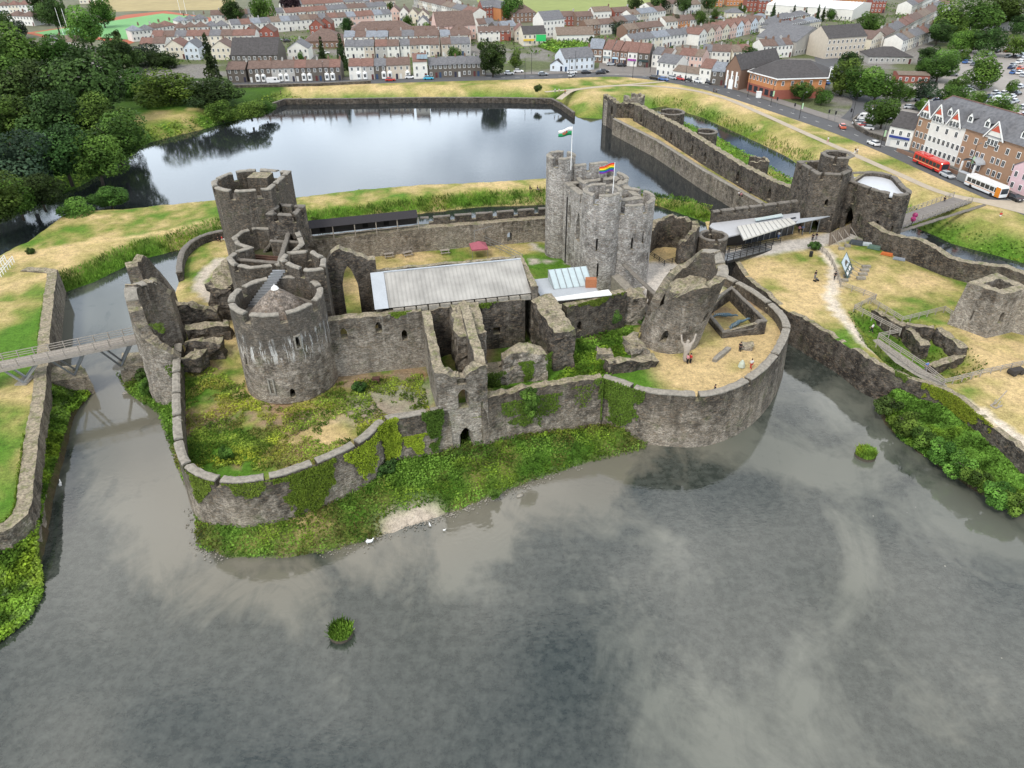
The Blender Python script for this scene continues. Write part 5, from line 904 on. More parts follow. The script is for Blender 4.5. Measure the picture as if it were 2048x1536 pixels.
for k, u in enumerate(np.arange(130, dd[-1], 6)):
    x = np.interp(u, dd, q[:, 0]); y = np.interp(u, dd, q[:, 1]); x2 = np.interp(u+1, dd, q[:, 0]); y2 = np.interp(u+1, dd, q[:, 1])
    o = bpy.data.objects.new('dash', me_dash); COL.objects.link(o); o.parent = ea; o.matrix_parent_inverse = Matrix.Translation(-ea.location); o.location = (x, y, TZ+.045); o.rotation_euler = (0, 0, math.atan2(y2-y, x2-x))
fort('kerb_wall', 'low dark wall between the road and the dry lakeside bank', [(p[0], p[1]) for p in PL([(460, 176), (560, 174), (640, 172), (742, 167)], TZ)], .5, 3.4, 5.0, M_DARK, cop=M_COPED)
# ------------------------------------------------------------------ houses
PALW = dict(white=(.68, .66, .61), cream=(.66, .60, .49), grey=(.40, .385, .36), stone=(.115, .10, .085), beige=(.50, .44, .36), pink=(.62, .44, .38), red=(.27, .09, .065), orange=(.46, .20, .085), brown=(.20, .125, .09), blue=(.60, .65, .70), tanbrick=(.33, .205, .13), rose=(.66, .47, .49))
PALR = dict(brown=(.150, .105, .088), red=(.190, .110, .090), slate=(.150, .152, .162), blue=(.215, .235, .265), dark=(.075, .070, .070), tan=(.185, .145, .115))
MW = {k: plain('wall_'+k, v, .85, .14, .9, .15) for k, v in PALW.items()}
def roofmat(k, v):
    t = NT('roof_'+k); n = t.noise(1.2, 5, .6, t.pos(obj=True)); w = t.n('TexWave', wave_type='BANDS', bands_direction='Z'); w.inputs['Scale'].default_value = 2.2; w.inputs['Distortion'].default_value = 1.0; t.l(t.pos(obj=True), w.inputs['Vector'])
    c = t.mix(t.rng(n, .3, .7), tuple(x*.72 for x in v), tuple(x*1.28 for x in v)); c = t.mix(t.math('MULTIPLY', w.outputs[0], .25), c, tuple(x*.6 for x in v)); t.col(c); t.bump(w.outputs[0], .25, .06); return t.m
MR = {k: roofmat(k, v) for k, v in PALR.items()}
WN = dict(tanbrick='tan brick', white='white', cream='cream', grey='grey', stone='dark stone', beige='beige', pink='pale pink', red='red brick', orange='orange brick', brown='brown brick', blue='pale blue', rose='pink')
RN = dict(brown='brown', red='red-brown', slate='slate grey', blue='blue-grey', dark='charcoal', tan='tan')
M_DOOR = [plain('door_paint', c, .6, .1) for c in ((.03, .03, .05), (.55, .55, .53), (.10, .03, .03), (.03, .06, .12))]
_hm = {}
def hmesh(kind, *a):
    key = (kind,)+tuple(round(x, 2) for x in a)
    if key in _hm: return _hm[key]
    m = MB()
    if kind == 'walls':
        w, d, h, rs = a; w -= .012; m.add([(.006, 0, 0), (w, 0, 0), (w, d, 0), (.006, d, 0), (.006, 0, h), (w, 0, h), (w, d, h), (.006, d, h), (.006, d/2, h+rs), (w, d/2, h+rs)], [(0, 1, 5, 4), (1, 2, 6, 9, 5), (2, 3, 7, 6), (3, 0, 4, 8, 7)])
    elif kind == 'gwalls':
        w, d, h, rs = a; m.add([(0, 0, 0), (w, 0, 0), (w, d, 0), (0, d, 0), (0, 0, h), (w, 0, h), (w, d, h), (0, d, h), (w/2, 0, h+rs), (w/2, d, h+rs)], [(0, 1, 5, 8, 4), (1, 2, 6, 5), (2, 3, 7, 9, 6), (3, 0, 4, 7)])
    elif kind in ('roof', 'groof', 'hroof'):
        w, d, h, rs = a; o = .28; sl = rs/(d/2) if kind != 'groof' else rs/(w/2); t = .14
        if kind == 'roof': prof = [(-o, h-o*sl), (d/2, h+rs), (d+o, h-o*sl)]; lo, hi = .004, w-.008
        if kind == 'groof': prof = [(-o, h-o*sl), (w/2, h+rs), (w+o, h-o*sl)]; lo, hi = -.2, d+.1
        if kind == 'hroof':
            k = min(d/2, w/2); v = [(-o, -o, h-o*sl+.03), (w+o, -o, h-o*sl+.03), (w+o, d+o, h-o*sl+.03), (-o, d+o, h-o*sl+.03), (k, d/2, h+rs), (w-k, d/2, h+rs)]; v += [(x, y, z-.16) for x, y, z in v[:4]]
            m.add(v, [(0, 1, 5, 4), (1, 2, 5), (2, 3, 4, 5), (3, 0, 4), (0, 6, 7, 1), (1, 7, 8, 2), (2, 8, 9, 3), (3, 9, 6, 0), (9, 8, 7, 6)])
        else:
            V = []
            for e_ in (lo, hi):
                for dz in (.02, t+.02): V += [((e_, p, z+dz) if kind == 'roof' else (p, e_, z+dz)) for p, z in prof]
            m.add(V, [(3, 4, 10, 9), (4, 5, 11, 10), (0, 3, 9, 6), (2, 8, 11, 5), (0, 1, 4, 3), (1, 2, 5, 4), (6, 9, 10, 7), (7, 10, 11, 8), (0, 6, 7, 1), (1, 7, 8, 2)])
    elif kind == 'window': w, h = a; m.box(-w/2, -.06, 0, w/2, .04, h)
    elif kind == 'pane': w, h = a; m.box(-w/2+.13, -.085, .13, -.04, -.05, h-.13); m.box(.04, -.085, .13, w/2-.13, -.05, h-.13)
    elif kind == 'door': m.box(-.45, -.05, 0, .45, .04, 2.05)
    elif kind == 'chimney': m.box(-.3, -.45, 0, .3, .45, 1.5); m.box(-.36, -.51, 1.3, .36, .51, 1.45); m.tube((0, -.22, 1.5), (0, -.22, 1.85), .11, .09, 6); m.tube((0, .22, 1.5), (0, .22, 1.85), .11, .09, 6)
    elif kind == 'bay': m.add([(-.95, .02, 0), (-.55, -.6, 0), (.55, -.6, 0), (.95, .02, 0), (-.95, .02, 2.5), (-.55, -.6, 2.5), (.55, -.6, 2.5), (.95, .02, 2.5), (0, .02, 2.95)], [(0, 1, 5, 4), (1, 2, 6, 5), (2, 3, 7, 6), (4, 5, 8), (5, 6, 8), (6, 7, 8)])
    me = m.mesh(kind); me.materials.append(None); _hm[key] = me; return me
def piece(name, me, mat, parent, loc=(0, 0, 0)):
    o = bpy.data.objects.new(name, me); COL.objects.link(o); o.parent = parent; o.location = loc; o.material_slots[0].link = 'OBJECT'; o.material_slots[0].material = mat; return o
def windows(e, xs, z, w=.95, h=1.35, sur=None, y=0.0):
    for x in xs: f = piece('window', hmesh('window', w, h), sur or M_WHITE, e, (x, y, z)); piece('pane', hmesh('pane', w, h), M_GLASS, f)
NH = [0]; FOOT = []
def house(x, y, rz, w, d, h, wall, roof, label, group=None, style='t', detail=1, rs=None, storeys=2, z=TZ, name='house', chim=True, door=True):
    k = NH[0]; NH[0] += 1; FOOT.append((x, y, rz, w, d)); e = empty(name, (x, y, z), rz, label, 'house' if name in ('house', 'terraced_house', 'semi_house') else 'building', group); rs = rs or d*.26
    piece('walls', hmesh('gwalls' if style == 'g' else 'walls', w, d, h, rs if style != 'h' else .01), MW[wall], e)
    piece('roof', hmesh({'g': 'groof', 'h': 'hroof'}.get(style, 'roof'), w, d, h, rs), MR[roof], e)
    if chim: piece('chimney', hmesh('chimney'), MW['brown'] if k % 3 else MW['grey'], e, (w-.35 if style != 'g' else w/2, d/2 if style != 'g' else d*.7, h+rs-.5))
    sur = M_WHITE; nW = max(2, int(round(w/2.4)))
    if storeys >= 2:
        for s_ in range(1, storeys): windows(e, [w*(i+.5)/nW for i in range(nW)], s_*2.7+.75, 1.0, 1.45, sur)
    dx = .8 if k % 2 else w-.8
    if door: piece('door', hmesh('door'), M_DOOR[k % 4], e, (dx, 0, 0))
    xs = [w*(i+.5)/nW for i in range(nW)]; xs = [q for q in xs if not door or abs(q-dx) > 1.0]
    if detail > 1 and len(xs): b = piece('bay_window', hmesh('bay'), M_WHITE, e, (xs[0], 0, .3)); piece('pane', hmesh('pane', 1.15, 1.5), M_GLASS, b, (0, -.56, .6))
    else: windows(e, xs, .8, 1.0, 1.45, sur)
    return e
def row(x0, y0, x1, y1, n, walls, roofs, phrase, h=5.3, d=8.5, style='t', detail=1, name='terraced_house', storeys=2, rs=None, gap=0.0):
    a = np.array(P(x0, y0, TZ)); b = np.array(P(x1, y1, TZ)); L = np.hypot(*(b-a)); u = (b-a)/L; rz = math.atan2(u[1], u[0]); w = L/n
    for i in range(n):
        wl = walls[(i*7+i//3) % len(walls)]; rf = roofs[(i*5+i//2) % len(roofs)]; p = a+u*w*i; hh = h+random.uniform(-.12, .12)
        house(*p, rz, w-gap, d, hh, wl, rf, f'{WN[wl]} house, {RN[rf]} roof, {ORD[i] if n > 1 else "single one"} {phrase}', phrase, style, detail, rs, storeys, name=name)
WHT = ['white', 'white', 'cream', 'white', 'grey', 'white']; RFB = ['brown', 'brown', 'red', 'tan', 'slate', 'brown']; RFS = ['slate', 'blue', 'slate', 'dark', 'slate']; MIX = ['brown', 'slate', 'red', 'brown', 'tan', 'blue']
ROWS = [
 (457, 165, 495, 165, 1, ['stone'], ['brown'], 'at the start of the lakeside terrace', dict(h=5)),
 (500, 165, 684, 161, 8, ['stone', 'stone', 'grey', 'stone'], ['brown', 'brown', 'red', 'brown'], 'in the dark stone terrace by the road wall', dict(detail=2)),
 (700, 160, 750, 159, 2, ['white', 'grey'], ['red', 'red'], 'in the short terrace after the lane', dict(detail=2)),
 (751, 159, 822, 157, 3, ['stone', 'beige', 'beige'], ['slate', 'dark', 'brown'], 'in the lakeside terrace before the solar house', dict(detail=2)),
 (858, 156, 972, 152, 6, ['stone', 'stone'], ['slate', 'slate', 'slate'], 'in the low slate terrace beside the big tree', dict(h=5)),
 (692, 118, 750, 117, 3, ['white', 'white', 'beige'], ['slate'], 'in the second row behind the lakeside terrace', {}),
 (752, 117, 800, 116, 2, ['grey', 'white'], ['red', 'brown'], 'in the pair behind the lakeside terrace', {}),
 (802, 115, 880, 113, 4, ['white', 'beige', 'white'], ['slate', 'brown', 'brown'], 'in the row behind the solar house', {}),
 (884, 113, 942, 111, 3, ['beige', 'beige', 'grey'], ['brown', 'brown', 'slate'], 'in the row behind the low slate terrace', {}),
 (690, 97, 778, 96, 4, WHT, ['blue', 'brown', 'brown', 'blue'], 'in the middle row in front of the brick flats', {}),
 (780, 96, 880, 94, 4, WHT, ['brown', 'slate', 'brown', 'brown'], 'in the middle row below the long brick roof', {}),
 (882, 95, 942, 93, 3, WHT, ['blue', 'red', 'brown'], 'in the middle row below the church', {}),
 (466, 71, 785, 47, 17, ['white', 'white', 'white', 'white', 'pink', 'white', 'blue'], ['slate', 'slate', 'blue', 'blue', 'brown', 'red', 'tan', 'red'], 'in the long white terrace', {}),
 (425, 50, 572, 44, 8, WHT, ['brown', 'brown', 'slate', 'tan'], 'in the brown-roofed terrace under the trees', {}),
 (574, 45, 775, 30, 10, WHT, ['red', 'red', 'slate', 'brown', 'slate'], 'in the terrace behind the long white one', {}),
 (565, 29, 748, 18, 9, WHT, ['slate', 'red', 'red', 'slate', 'blue'], 'in the highest of the stacked terraces', {}),
 (308, 96, 514, 93, 9, ['cream', 'white', 'beige'], ['red', 'brown', 'red', 'slate'], 'in the terrace above the wood', {}),
 (285, 112, 336, 111, 2, ['cream', 'white'], ['red', 'brown'], 'in the pair half hidden by the wood', {}),
 (267, 84, 314, 79, 2, ['white'], ['blue', 'slate'], 'of the hipped pair beside the pitch', dict(style='h')),
 (315, 77, 358, 69, 2, ['white'], ['brown', 'red'], 'of the brown-roofed pair beside the pitch', dict(style='h')),
 (357, 77, 398, 74, 2, ['white', 'cream'], ['brown'], 'of the pair between pitch and terrace', dict(style='h')),
 (400, 75, 462, 70, 3, ['white'], ['brown', 'blue', 'slate'], 'of the trio at the terrace end', dict(style='h')),
 (360, 62, 420, 56, 3, ['white'], ['blue', 'slate'], 'of the slate trio beyond the pitch corner', dict(style='h')),
 (102, 107, 160, 107, 3, ['cream', 'grey'], ['slate', 'tan'], 'of the row peeping over the wood', {}),
 (20, 50, 70, 52, 2, ['white'], ['brown'], 'of the pair at the photo corner', dict(style='h')),
 (0, 28, 62, 26, 3, ['white', 'cream'], ['brown', 'red'], 'of the trio at the top corner', dict(style='h')),
 (160, 8, 205, 6, 2, ['cream'], ['red'], 'of the pair behind the far trees', dict(style='h')),
 (744, 22, 792, 20, 2, ['pink', 'beige'], ['brown', 'tan'], 'of the pair above the terraces', dict(h=6)),
 (828, 14, 948, 45, 12, ['grey', 'beige', 'white'], ['red', 'brown', 'brown', 'tan', 'slate'], 'in the slanting terrace behind the church', {}),
 (842, 6, 900, 22, 5, ['grey', 'white'], ['brown', 'tan'], 'in the slanting row at the top edge', {}),
 (992, 78, 1034, 74, 3, ['stone', 'grey', 'beige'], ['slate', 'slate', 'blue'], 'in the short stepped row near the yellow shop', dict(h=5.6)),
 (957, 70, 990, 68, 2, ['white', 'grey'], ['brown', 'slate'], 'of the pair below the brick gables', {}),
 (957, 84, 1022, 82, 3, ['white', 'white', 'red'], ['brown', 'brown', 'brown'], 'of the brown-roofed three behind the big tree', dict(h=4.6)),
 (1118, 53, 1150, 52, 1, ['red'], ['brown'], 'of the brick houses by the green field', {}),
 (1152, 54, 1186, 52, 1, ['brown'], ['brown'], 'of the brick houses beyond the white block', {}),
 (1186, 48, 1222, 46, 1, ['white'], ['tan'], 'of the tall houses at the field edge', dict(h=6.5)),
 (1228, 45, 1262, 42, 1, ['red'], ['brown'], 'of the brick houses below the dark wood', {}),
 (1172, 72, 1228, 68, 2, ['brown', 'white'], ['tan', 'brown'], 'of the pair behind the overgrown plot', {}),
 (1232, 66, 1275, 60, 2, ['brown', 'grey'], ['brown', 'slate'], 'of the pair beside the grey tree', {}),
 (1262, 50, 1330, 40, 4, ['white', 'beige'], ['tan', 'brown', 'blue'], 'in the row edging the green field', {}),
 (1300, 34, 1400, 16, 5, ['white', 'cream'], ['tan', 'tan', 'brown'], 'in the upper row edging the green field', {}),
 (1252, 82, 1326, 74, 3, ['brown', 'brown', 'white'], ['tan', 'brown'], 'in the brown brick row', {}),
 (1330, 66, 1402, 58, 3, ['white', 'orange'], ['tan', 'brown'], 'in the tan-roofed row', {}),
 (1262, 104, 1396, 86, 9, ['white', 'cream', 'white'], ['slate', 'blue', 'slate'], 'in the slate terrace behind the shops', dict(h=5.0)),
 (1396, 92, 1526, 62, 9, ['white', 'blue', 'cream', 'white', 'pink'], ['red', 'red', 'brown'], 'in the gabled terrace with red-brown roofs', dict(style='g', d=9)),
 (1302, 134, 1338, 138, 2, ['white', 'white'], ['slate', 'brown'], 'of the pair beside the shop row', {}),
 (1340, 134, 1402, 140, 4, ['beige', 'beige', 'pink', 'white'], ['tan', 'red', 'slate', 'red'], 'in the row behind the white corner house', {}),
 (1402, 128, 1458, 130, 3, ['grey', 'white', 'white'], ['slate', 'brown', 'brown'], 'in the row behind the red brick church', {}),
 (1462, 130, 1500, 128, 2, ['cream'], ['tan', 'red'], 'of the cream pair behind the church', {}),
 (1522, 118, 1582, 114, 4, ['white'], ['brown', 'brown', 'slate', 'slate'], 'in the row below the stone school', {}),
 (1490, 52, 1540, 46, 2, ['cream'], ['slate', 'blue'], 'of the bungalows in front of the white warehouse', dict(style='h', h=3, storeys=1)),
 (1520, 64, 1566, 56, 2, ['white', 'beige'], ['slate'], 'of the grey bungalows behind the gabled terrace', dict(style='h', h=3.6, storeys=1)),
 (1562, 56, 1618, 46, 2, ['red', 'cream'], ['slate'], 'of the grey pair behind the allotments', dict(style='h', h=4.6)),
 (1546, 74, 1640, 56, 4, ['white', 'cream', 'grey'], ['slate', 'blue', 'slate'], 'in the grey row above the allotments', dict(style='h', h=3.8)),
 (1452, 36, 1486, 36, 1, ['cream'], ['slate'], 'of the bungalows beside the parked cars', dict(style='h', h=3, storeys=1)),
 (1365, 30, 1400, 26, 2, ['white'], ['brown', 'tan'], 'of the pair near the dark hedge', {}),
 (1762, 97, 1900, 22, 16, ['white', 'grey', 'cream', 'beige', 'white'], ['brown', 'slate', 'red', 'brown', 'tan'], 'in the long slanting terrace beyond the school', {}),
 (1800, 106, 1885, 74, 8, ['white', 'cream', 'grey'], ['slate', 'tan', 'red', 'slate'], 'in the shorter slanting terrace beside the trees', {}),
 (1820, 30, 1880, 0, 6, ['white', 'grey'], ['slate', 'brown', 'red'], 'in the top slanting terrace', {}),
]
for r_ in ROWS: row(*r_[:8], **r_[8])
for k, (x, y, wpx, wl, rf, lb) in enumerate([(335, 118, 36, 'cream', 'red', 'cream gabled house behind the pointed conifer'), (372, 120, 28, 'blue', 'slate', 'pale blue gabled house next to the pointed conifer'), (426, 120, 38, 'cream', 'brown', 'cream gabled house beside the chapel hall'), (578, 122, 40, 'white', 'slate', 'white gabled house behind the dark terrace'), (780, 42, 20, 'pink', 'brown', 'pinkish gabled house, first of four above the brick flats'), (800, 44, 18, 'white', 'brown', 'white gabled house, second of four above the brick flats'), (818, 47, 18, 'cream', 'tan', 'cream gabled house, third of four above the brick flats'), (836, 50, 22, 'cream', 'brown', 'cream gabled house, last of four above the brick flats'), (490, 88, 26, 'red', 'brown', 'brick gabled house beside the small car yard'), (520, 86, 30, 'red', 'brown', 'larger brick gabled house with white front by the car yard'), (622, 72, 26, 'red', 'brown', 'brick gabled end of the sheltered flats'), (640, 68, 24, 'red', 'brown', 'second brick gable behind the sheltered flats'), (1030, 84, 22, 'beige', 'red', 'tall stone gabled house next to the yellow shop'), (836, 66, 22, 'white', 'slate', 'small white gabled house below the slanting terrace'), (858, 62, 20, 'brown', 'brown', 'brown gabled house against the church')]):
    a = P(x, y, TZ); b = P(x+wpx, y, TZ); house(*a, 0.05, math.hypot(b[0]-a[0], b[1]-a[1]), 11, 5.2, wl, rf, lb, None, 'g', name='house')
def single(x0, y0, x1, y1, h, d, wl, rf, label, style='t', rs=None, storeys=2, name='building', chim=False, **kw):
    a = P(x0, y0, TZ); b = P(x1, y1, TZ); return house(*a, math.atan2(b[1]-a[1], b[0]-a[0]), math.hypot(b[0]-a[0], b[1]-a[1]), d, h, wl, rf, label, None, style, 1, rs, storeys, name=name, chim=chim, **kw)
single(466, 137, 560, 136, 5.5, 14, 'stone', 'dark', 'long chapel hall with a big grey slate roof', rs=6, name='chapel_hall')
single(828, 158, 856, 157, 6.6, 9, 'white', 'red', 'tall white house with solar panels on its roof', name='house', chim=True)
a = P(834, 158, TZ); so_ = empty('solar_panel', (a[0], a[1]+1.5, TZ+7.4), 0, 'dark solar panels on the tall white lakeside house', 'solar panel'); m = MB()
for k in range(3): m.add([(a[0]+.3+k*1.5, a[1]+.9, TZ+7.55), (a[0]+1.7+k*1.5, a[1]+.9, TZ+7.55), (a[0]+1.7+k*1.5, a[1]+3.4, TZ+8.85), (a[0]+.3+k*1.5, a[1]+3.4, TZ+8.85)], [(0, 1, 2, 3)])
m.obj('panel', plain('solar_glass', (.20, .26, .30), .15, .1), so_)
single(610, 98, 690, 96, 3.6, 16, 'brown', 'brown', 'broad low building with a spreading brown hipped roof', 'h', 4.5, 1, 'day_centre')
single(705, 84, 826, 80, 5.6, 11, 'red', 'brown', 'long two-storey red brick flats with a brown hipped roof', 'h', 3.4, 2, 'brick_flats')
single(772, 86, 906, 84, 3.6, 12, 'red', 'brown', 'low red brick flats under one long brown roof', 'h', 3.6, 1, 'brick_flats')
single(712, 88, 748, 88, 3.2, 12, 'red', 'tan', 'small red brick lodge with a pyramid roof', 'h', 3.0, 1, 'lodge')
single(874, 82, 952, 78, 7, 14, 'pink', 'brown', 'church with a tall brown roof and an arched window', 't', 6, 2, 'church')
single(905, 84, 942, 82, 5, 9, 'red', 'brown', 'small red brick hall in front of the church', 'h', 3, 2, 'church_hall')
single(965, 40, 1000, 38, 7, 9, 'red', 'slate', 'red brick block with three front gables', 't', 3.4, 3)
single(1002, 42, 1024, 40, 7, 12, 'orange', 'slate', 'orange gable end of the three-gabled block', 'g', 3.4, 1, door=False)
single(1024, 46, 1072, 44, 5.4, 12, 'brown', 'brown', 'brown brick hall with a half-hipped roof by the field', 'h', 3.8)
single(1086, 76, 1128, 72, 8.5, 11, 'white', 'slate', 'tall white three-storey house with a dark side gable', 't', 3.6, 3)
single(1046, 92, 1092, 90, 5.4, 10, 'cream', 'dark', 'cream corner shop with a yellow shopfront and green hoarding', 't', 3, 2, 'shop')
a = P(1072, 92, TZ); tag(MB().box(a[0], a[1]-.25, TZ+2.2, a[0]+5, a[1]-.1, TZ+5.2).obj('hoarding', plain('green_board', (.03, .45, .12), .6, .1)), 'bright green advertising board on the corner shop wall', 'hoarding')
a = P(1047, 92, TZ); tag(MB().box(a[0], a[1]-.3, TZ+2.3, a[0]+5.5, a[1]-.05, TZ+3.2).obj('shop_sign', plain('yellow_board', (.62, .42, .05), .6, .1)), 'yellow fascia board over the corner shop window', 'sign')
single(1113, 86, 1188, 84, 3.6, 12, 'white', 'tan', 'long pale grey barn beside the overgrown plot', 't', 3, 1)
single(1128, 144, 1188, 139, 5.2, 10, 'blue', 'slate', 'long pale blue inn with a slate roof at the junction', 't', 3.2, 2, 'inn', True)
single(1100, 142, 1126, 143, 2.6, 6, 'blue', 'dark', 'small outhouse beside the pale blue inn', 'g', 1.8, 1)
for k, (x0, x1, wl, rf, lb) in enumerate([(1176, 1204, 'brown', 'blue', 'brown brick corner shop with a white front'), (1205, 1222, 'white', 'red', 'white shop with a grey shutter'), (1223, 1238, 'brown', 'red', 'brown brick shop with a pale blue front'), (1239, 1253, 'brown', 'red', 'brown brick shop with a white fascia'), (1254, 1273, 'white', 'red', 'white shop with a purple fascia'), (1274, 1297, 'stone', 'red', 'dark fronted shop with white window frames')]):
    y0 = 124+k*2; e = single(x0, y0, x1, y0+1.5, 5.8, 10, wl, rf, lb, 't', 3.2, 2, 'shop', True)
    a = P(x0, y0, TZ); b = P(x1, y0, TZ); w = math.hypot(b[0]-a[0], b[1]-a[1]); fc = [(.6, .6, .58), (.25, .3, .32), (.45, .6, .7), (.6, .6, .6), (.30, .05, .28), (.03, .05, .05)][k]
    m = MB().box(.2, -.35, 2.3, w-.2, -.02, 3.0); o = link('shop_fascia', m.mesh('shop_fascia', plain(f'fascia_{k}', fc, .6, .1)), None, e, False)
single(1312, 150, 1350, 156, 5.2, 9, 'white', 'slate', 'white corner house with a dark shopfront', 't', 2.6, 2, 'shop')
single(1344, 158, 1398, 166, 3.2, 8, 'white', 'tan', 'low white shop with a shallow grey roof', 't', 1.6, 1, 'shop')
single(1396, 166, 1419, 169, 5.8, 9, 'white', 'red', 'narrow white shop with a red-brown roof', 't', 2.6, 2, 'shop')
single(1420, 170, 1446, 172, 5.2, 9, 'stone', 'blue', 'dark shop with a blue-grey roof beside the brick church', 't', 2.6, 2, 'shop')
e = single(1447, 175, 1476, 181, 7.5, 24, 'brown', 'dark', 'red brick church front with white stone dressings', 'g', 4.6, 2, 'church')
m = MB()
for x in (1.0, 3.2, 5.4): m.box(x-.35, -.14, 1, x+.35, -.02, 6.4)
m.box(2.2, -.2, 0, 4.2, -.02, 3.4); link('stone_dressing', m.mesh('stone_dressing', M_WHITE), None, e, False)
# corner block in two-tone brick
e = empty('corner_block', (*P(1550, 190, TZ), TZ), 0, 'two-tone orange and red brick corner block with a hipped grey roof', 'building')
fp = PL([(1493, 182), (1549, 199), (1645, 196), (1650, 176), (1540, 160)], TZ); m = MB(); m.prism(fp, TZ, TZ+3.2); m.obj('lower_storey', MW['red'], e); fp2 = fp; m = MB(); m.prism(fp2, TZ+3.2, TZ+7); m.obj('upper_storey', MW['orange'], e)
cx_, cy_ = np.mean(np.array(fp), 0); ov = [((x-cx_)*1.05+cx_, (y-cy_)*1.05+cy_) for x, y in fp]; rg = [(cx_-4, cy_+1), (cx_+6, cy_-1)]
m = MB(); v = [(*p, TZ+7) for p in ov]+[(*rg[0], TZ+11), (*rg[1], TZ+11)]; m.add(v, [(0, 1, 5), (1, 2, 6, 5), (2, 3, 6), (3, 4, 5, 6), (4, 0, 5)]); m.obj('roof', MR['dark'], e)
m = MB(); [m.bar((*ov[i], TZ+7), (*ov[(i+1) % 5], TZ+7), .25, .35) for i in range(5)]; m.obj('fascia', M_WHITE, e)
for s0, s1, n, z in ((0, 1, 8, 4.6), (1, 2, 5, 4.6), (0, 1, 5, .6)):
    for k in range(n):
        p = Vector((*fp[s0], TZ+z)).lerp(Vector((*fp[s1], TZ+z)), (k+.6)/(n+.2)); o = piece('window', hmesh('window', 1.0 if z > 1 else 2.0, 1.6 if z > 1 else 2.0), M_BLACK if z < 1 else M_WHITE, e, Vector(p)-e.location); o.rotation_euler = (0, 0, math.atan2(fp[s1][1]-fp[s0][1], fp[s1][0]-fp[s0][0])); piece('pane', hmesh('pane', 1.0 if z > 1 else 2.0, 1.6 if z > 1 else 2.0), M_GLASS, o)
single(1660-12, 118, 1725, 112, 8.6, 13, 'beige', 'dark', 'three-storey stone school with a dark roof', 't', 4.2, 3, 'school')
single(1588, 112, 1650, 100, 6, 22, 'grey', 'slate', 'lower school wing with broad slate gables', 'g', 5, 1, 'school', door=False)
single(1735, 127, 1822, 128, 3, 14, 'grey', 'dark', 'single-storey building with a wide dark hipped roof', 'h', 3, 1)
single(1738, 104, 1764, 95, 5.5, 9, 'cream', 'brown', 'cream end house with a red lower wall', 'g', 2.6, 2, 'house')
e = single(1530, 30, 1702, 42, 6, 42, 'white', 'blue', 'white warehouse with a wide pale roof', 't', 2.0, 1, 'warehouse', door=False); [setattr(c.material_slots[0], 'material', M_WHITE) for c in e.children if c.name.startswith('roof')]
e = single(1942, 60, 2030, 62, 5, 30, 'grey', 'blue', 'flat white-roofed store behind the car park trees', 't', .8, 1, 'store', door=False); [setattr(c.material_slots[0], 'material', M_WHITE) for c in e.children if c.name.startswith('roof')]
single(1792, 166, 1856, 168, 3, 8, 'red', 'tan', 'low brick kiosk with a white roof among the trees', 't', .6, 1, 'kiosk', door=False)
for k, (x0, y0, x1, wl, h) in enumerate([(1416, 14, 1444, 'orange', 7), (1452, 12, 1485, 'orange', 7), (1490, 24, 1512, 'red', 7), (1514, 26, 1538, 'red', 7), (1536, 8, 1575, 'orange', 8), (1592, 8, 1642, 'red', 8), (1643, 16, 1684, 'orange', 9), (1686, 19, 1728, 'orange', 9), (1576, 6, 1590, 'red', 8), (1740, 26, 1768, 'red', 7)]):
    single(x0, y0, x1, y0, h, 11, wl, 'slate' if k % 2 else 'dark', f'{WN[wl]} flats with a dark roof, {ORD[k]} along the top of the town', 't', 3, 3, 'flats')
# ------------------------------------------------------------------ big gabled block on the right of the road
A = np.array(P(1819, 300, TZ)); B = np.array(P(2034, 381, TZ)); L = np.hypot(*(B-A)); rz = math.atan2(*(B-A)[::-1])
e = empty('gabled_block', (*A, TZ), rz, 'long four-storey block in white render and brick with red-trimmed gables', 'building')
def loc(name, m, mat, par=None): return link(name, m.mesh(name, mat), None, par or e, False)
segs = [(0, .125*L, 'tanbrick'), (.125*L, .45*L, 'white'), (.45*L, L, 'tanbrick')]
for a, b, wl in segs: loc('wall', MB().box(a+.003, 0, 0, b-.003, 14, 10.2), MW[wl])
m = MB(); m.add([(-.4, -.5, 10.1), (L+.4, -.5, 10.1), (L+.4, 14.4, 10.1), (-.4, 14.4, 10.1), (3, 6.5, 15), (L-2, 6.5, 15)], [(0, 1, 5, 4), (1, 2, 5), (2, 3, 4, 5), (3, 0, 4)]); loc('roof', m, MR['slate'])
m = MB(); m.bar((3, 6.5, 15.05), (L-2, 6.5, 15.05), .3, .2); m.bar((3, 6.5, 15), (-.4, -.5, 10.15), .25, .2); loc('ridge_tiles', m, MR['red'])
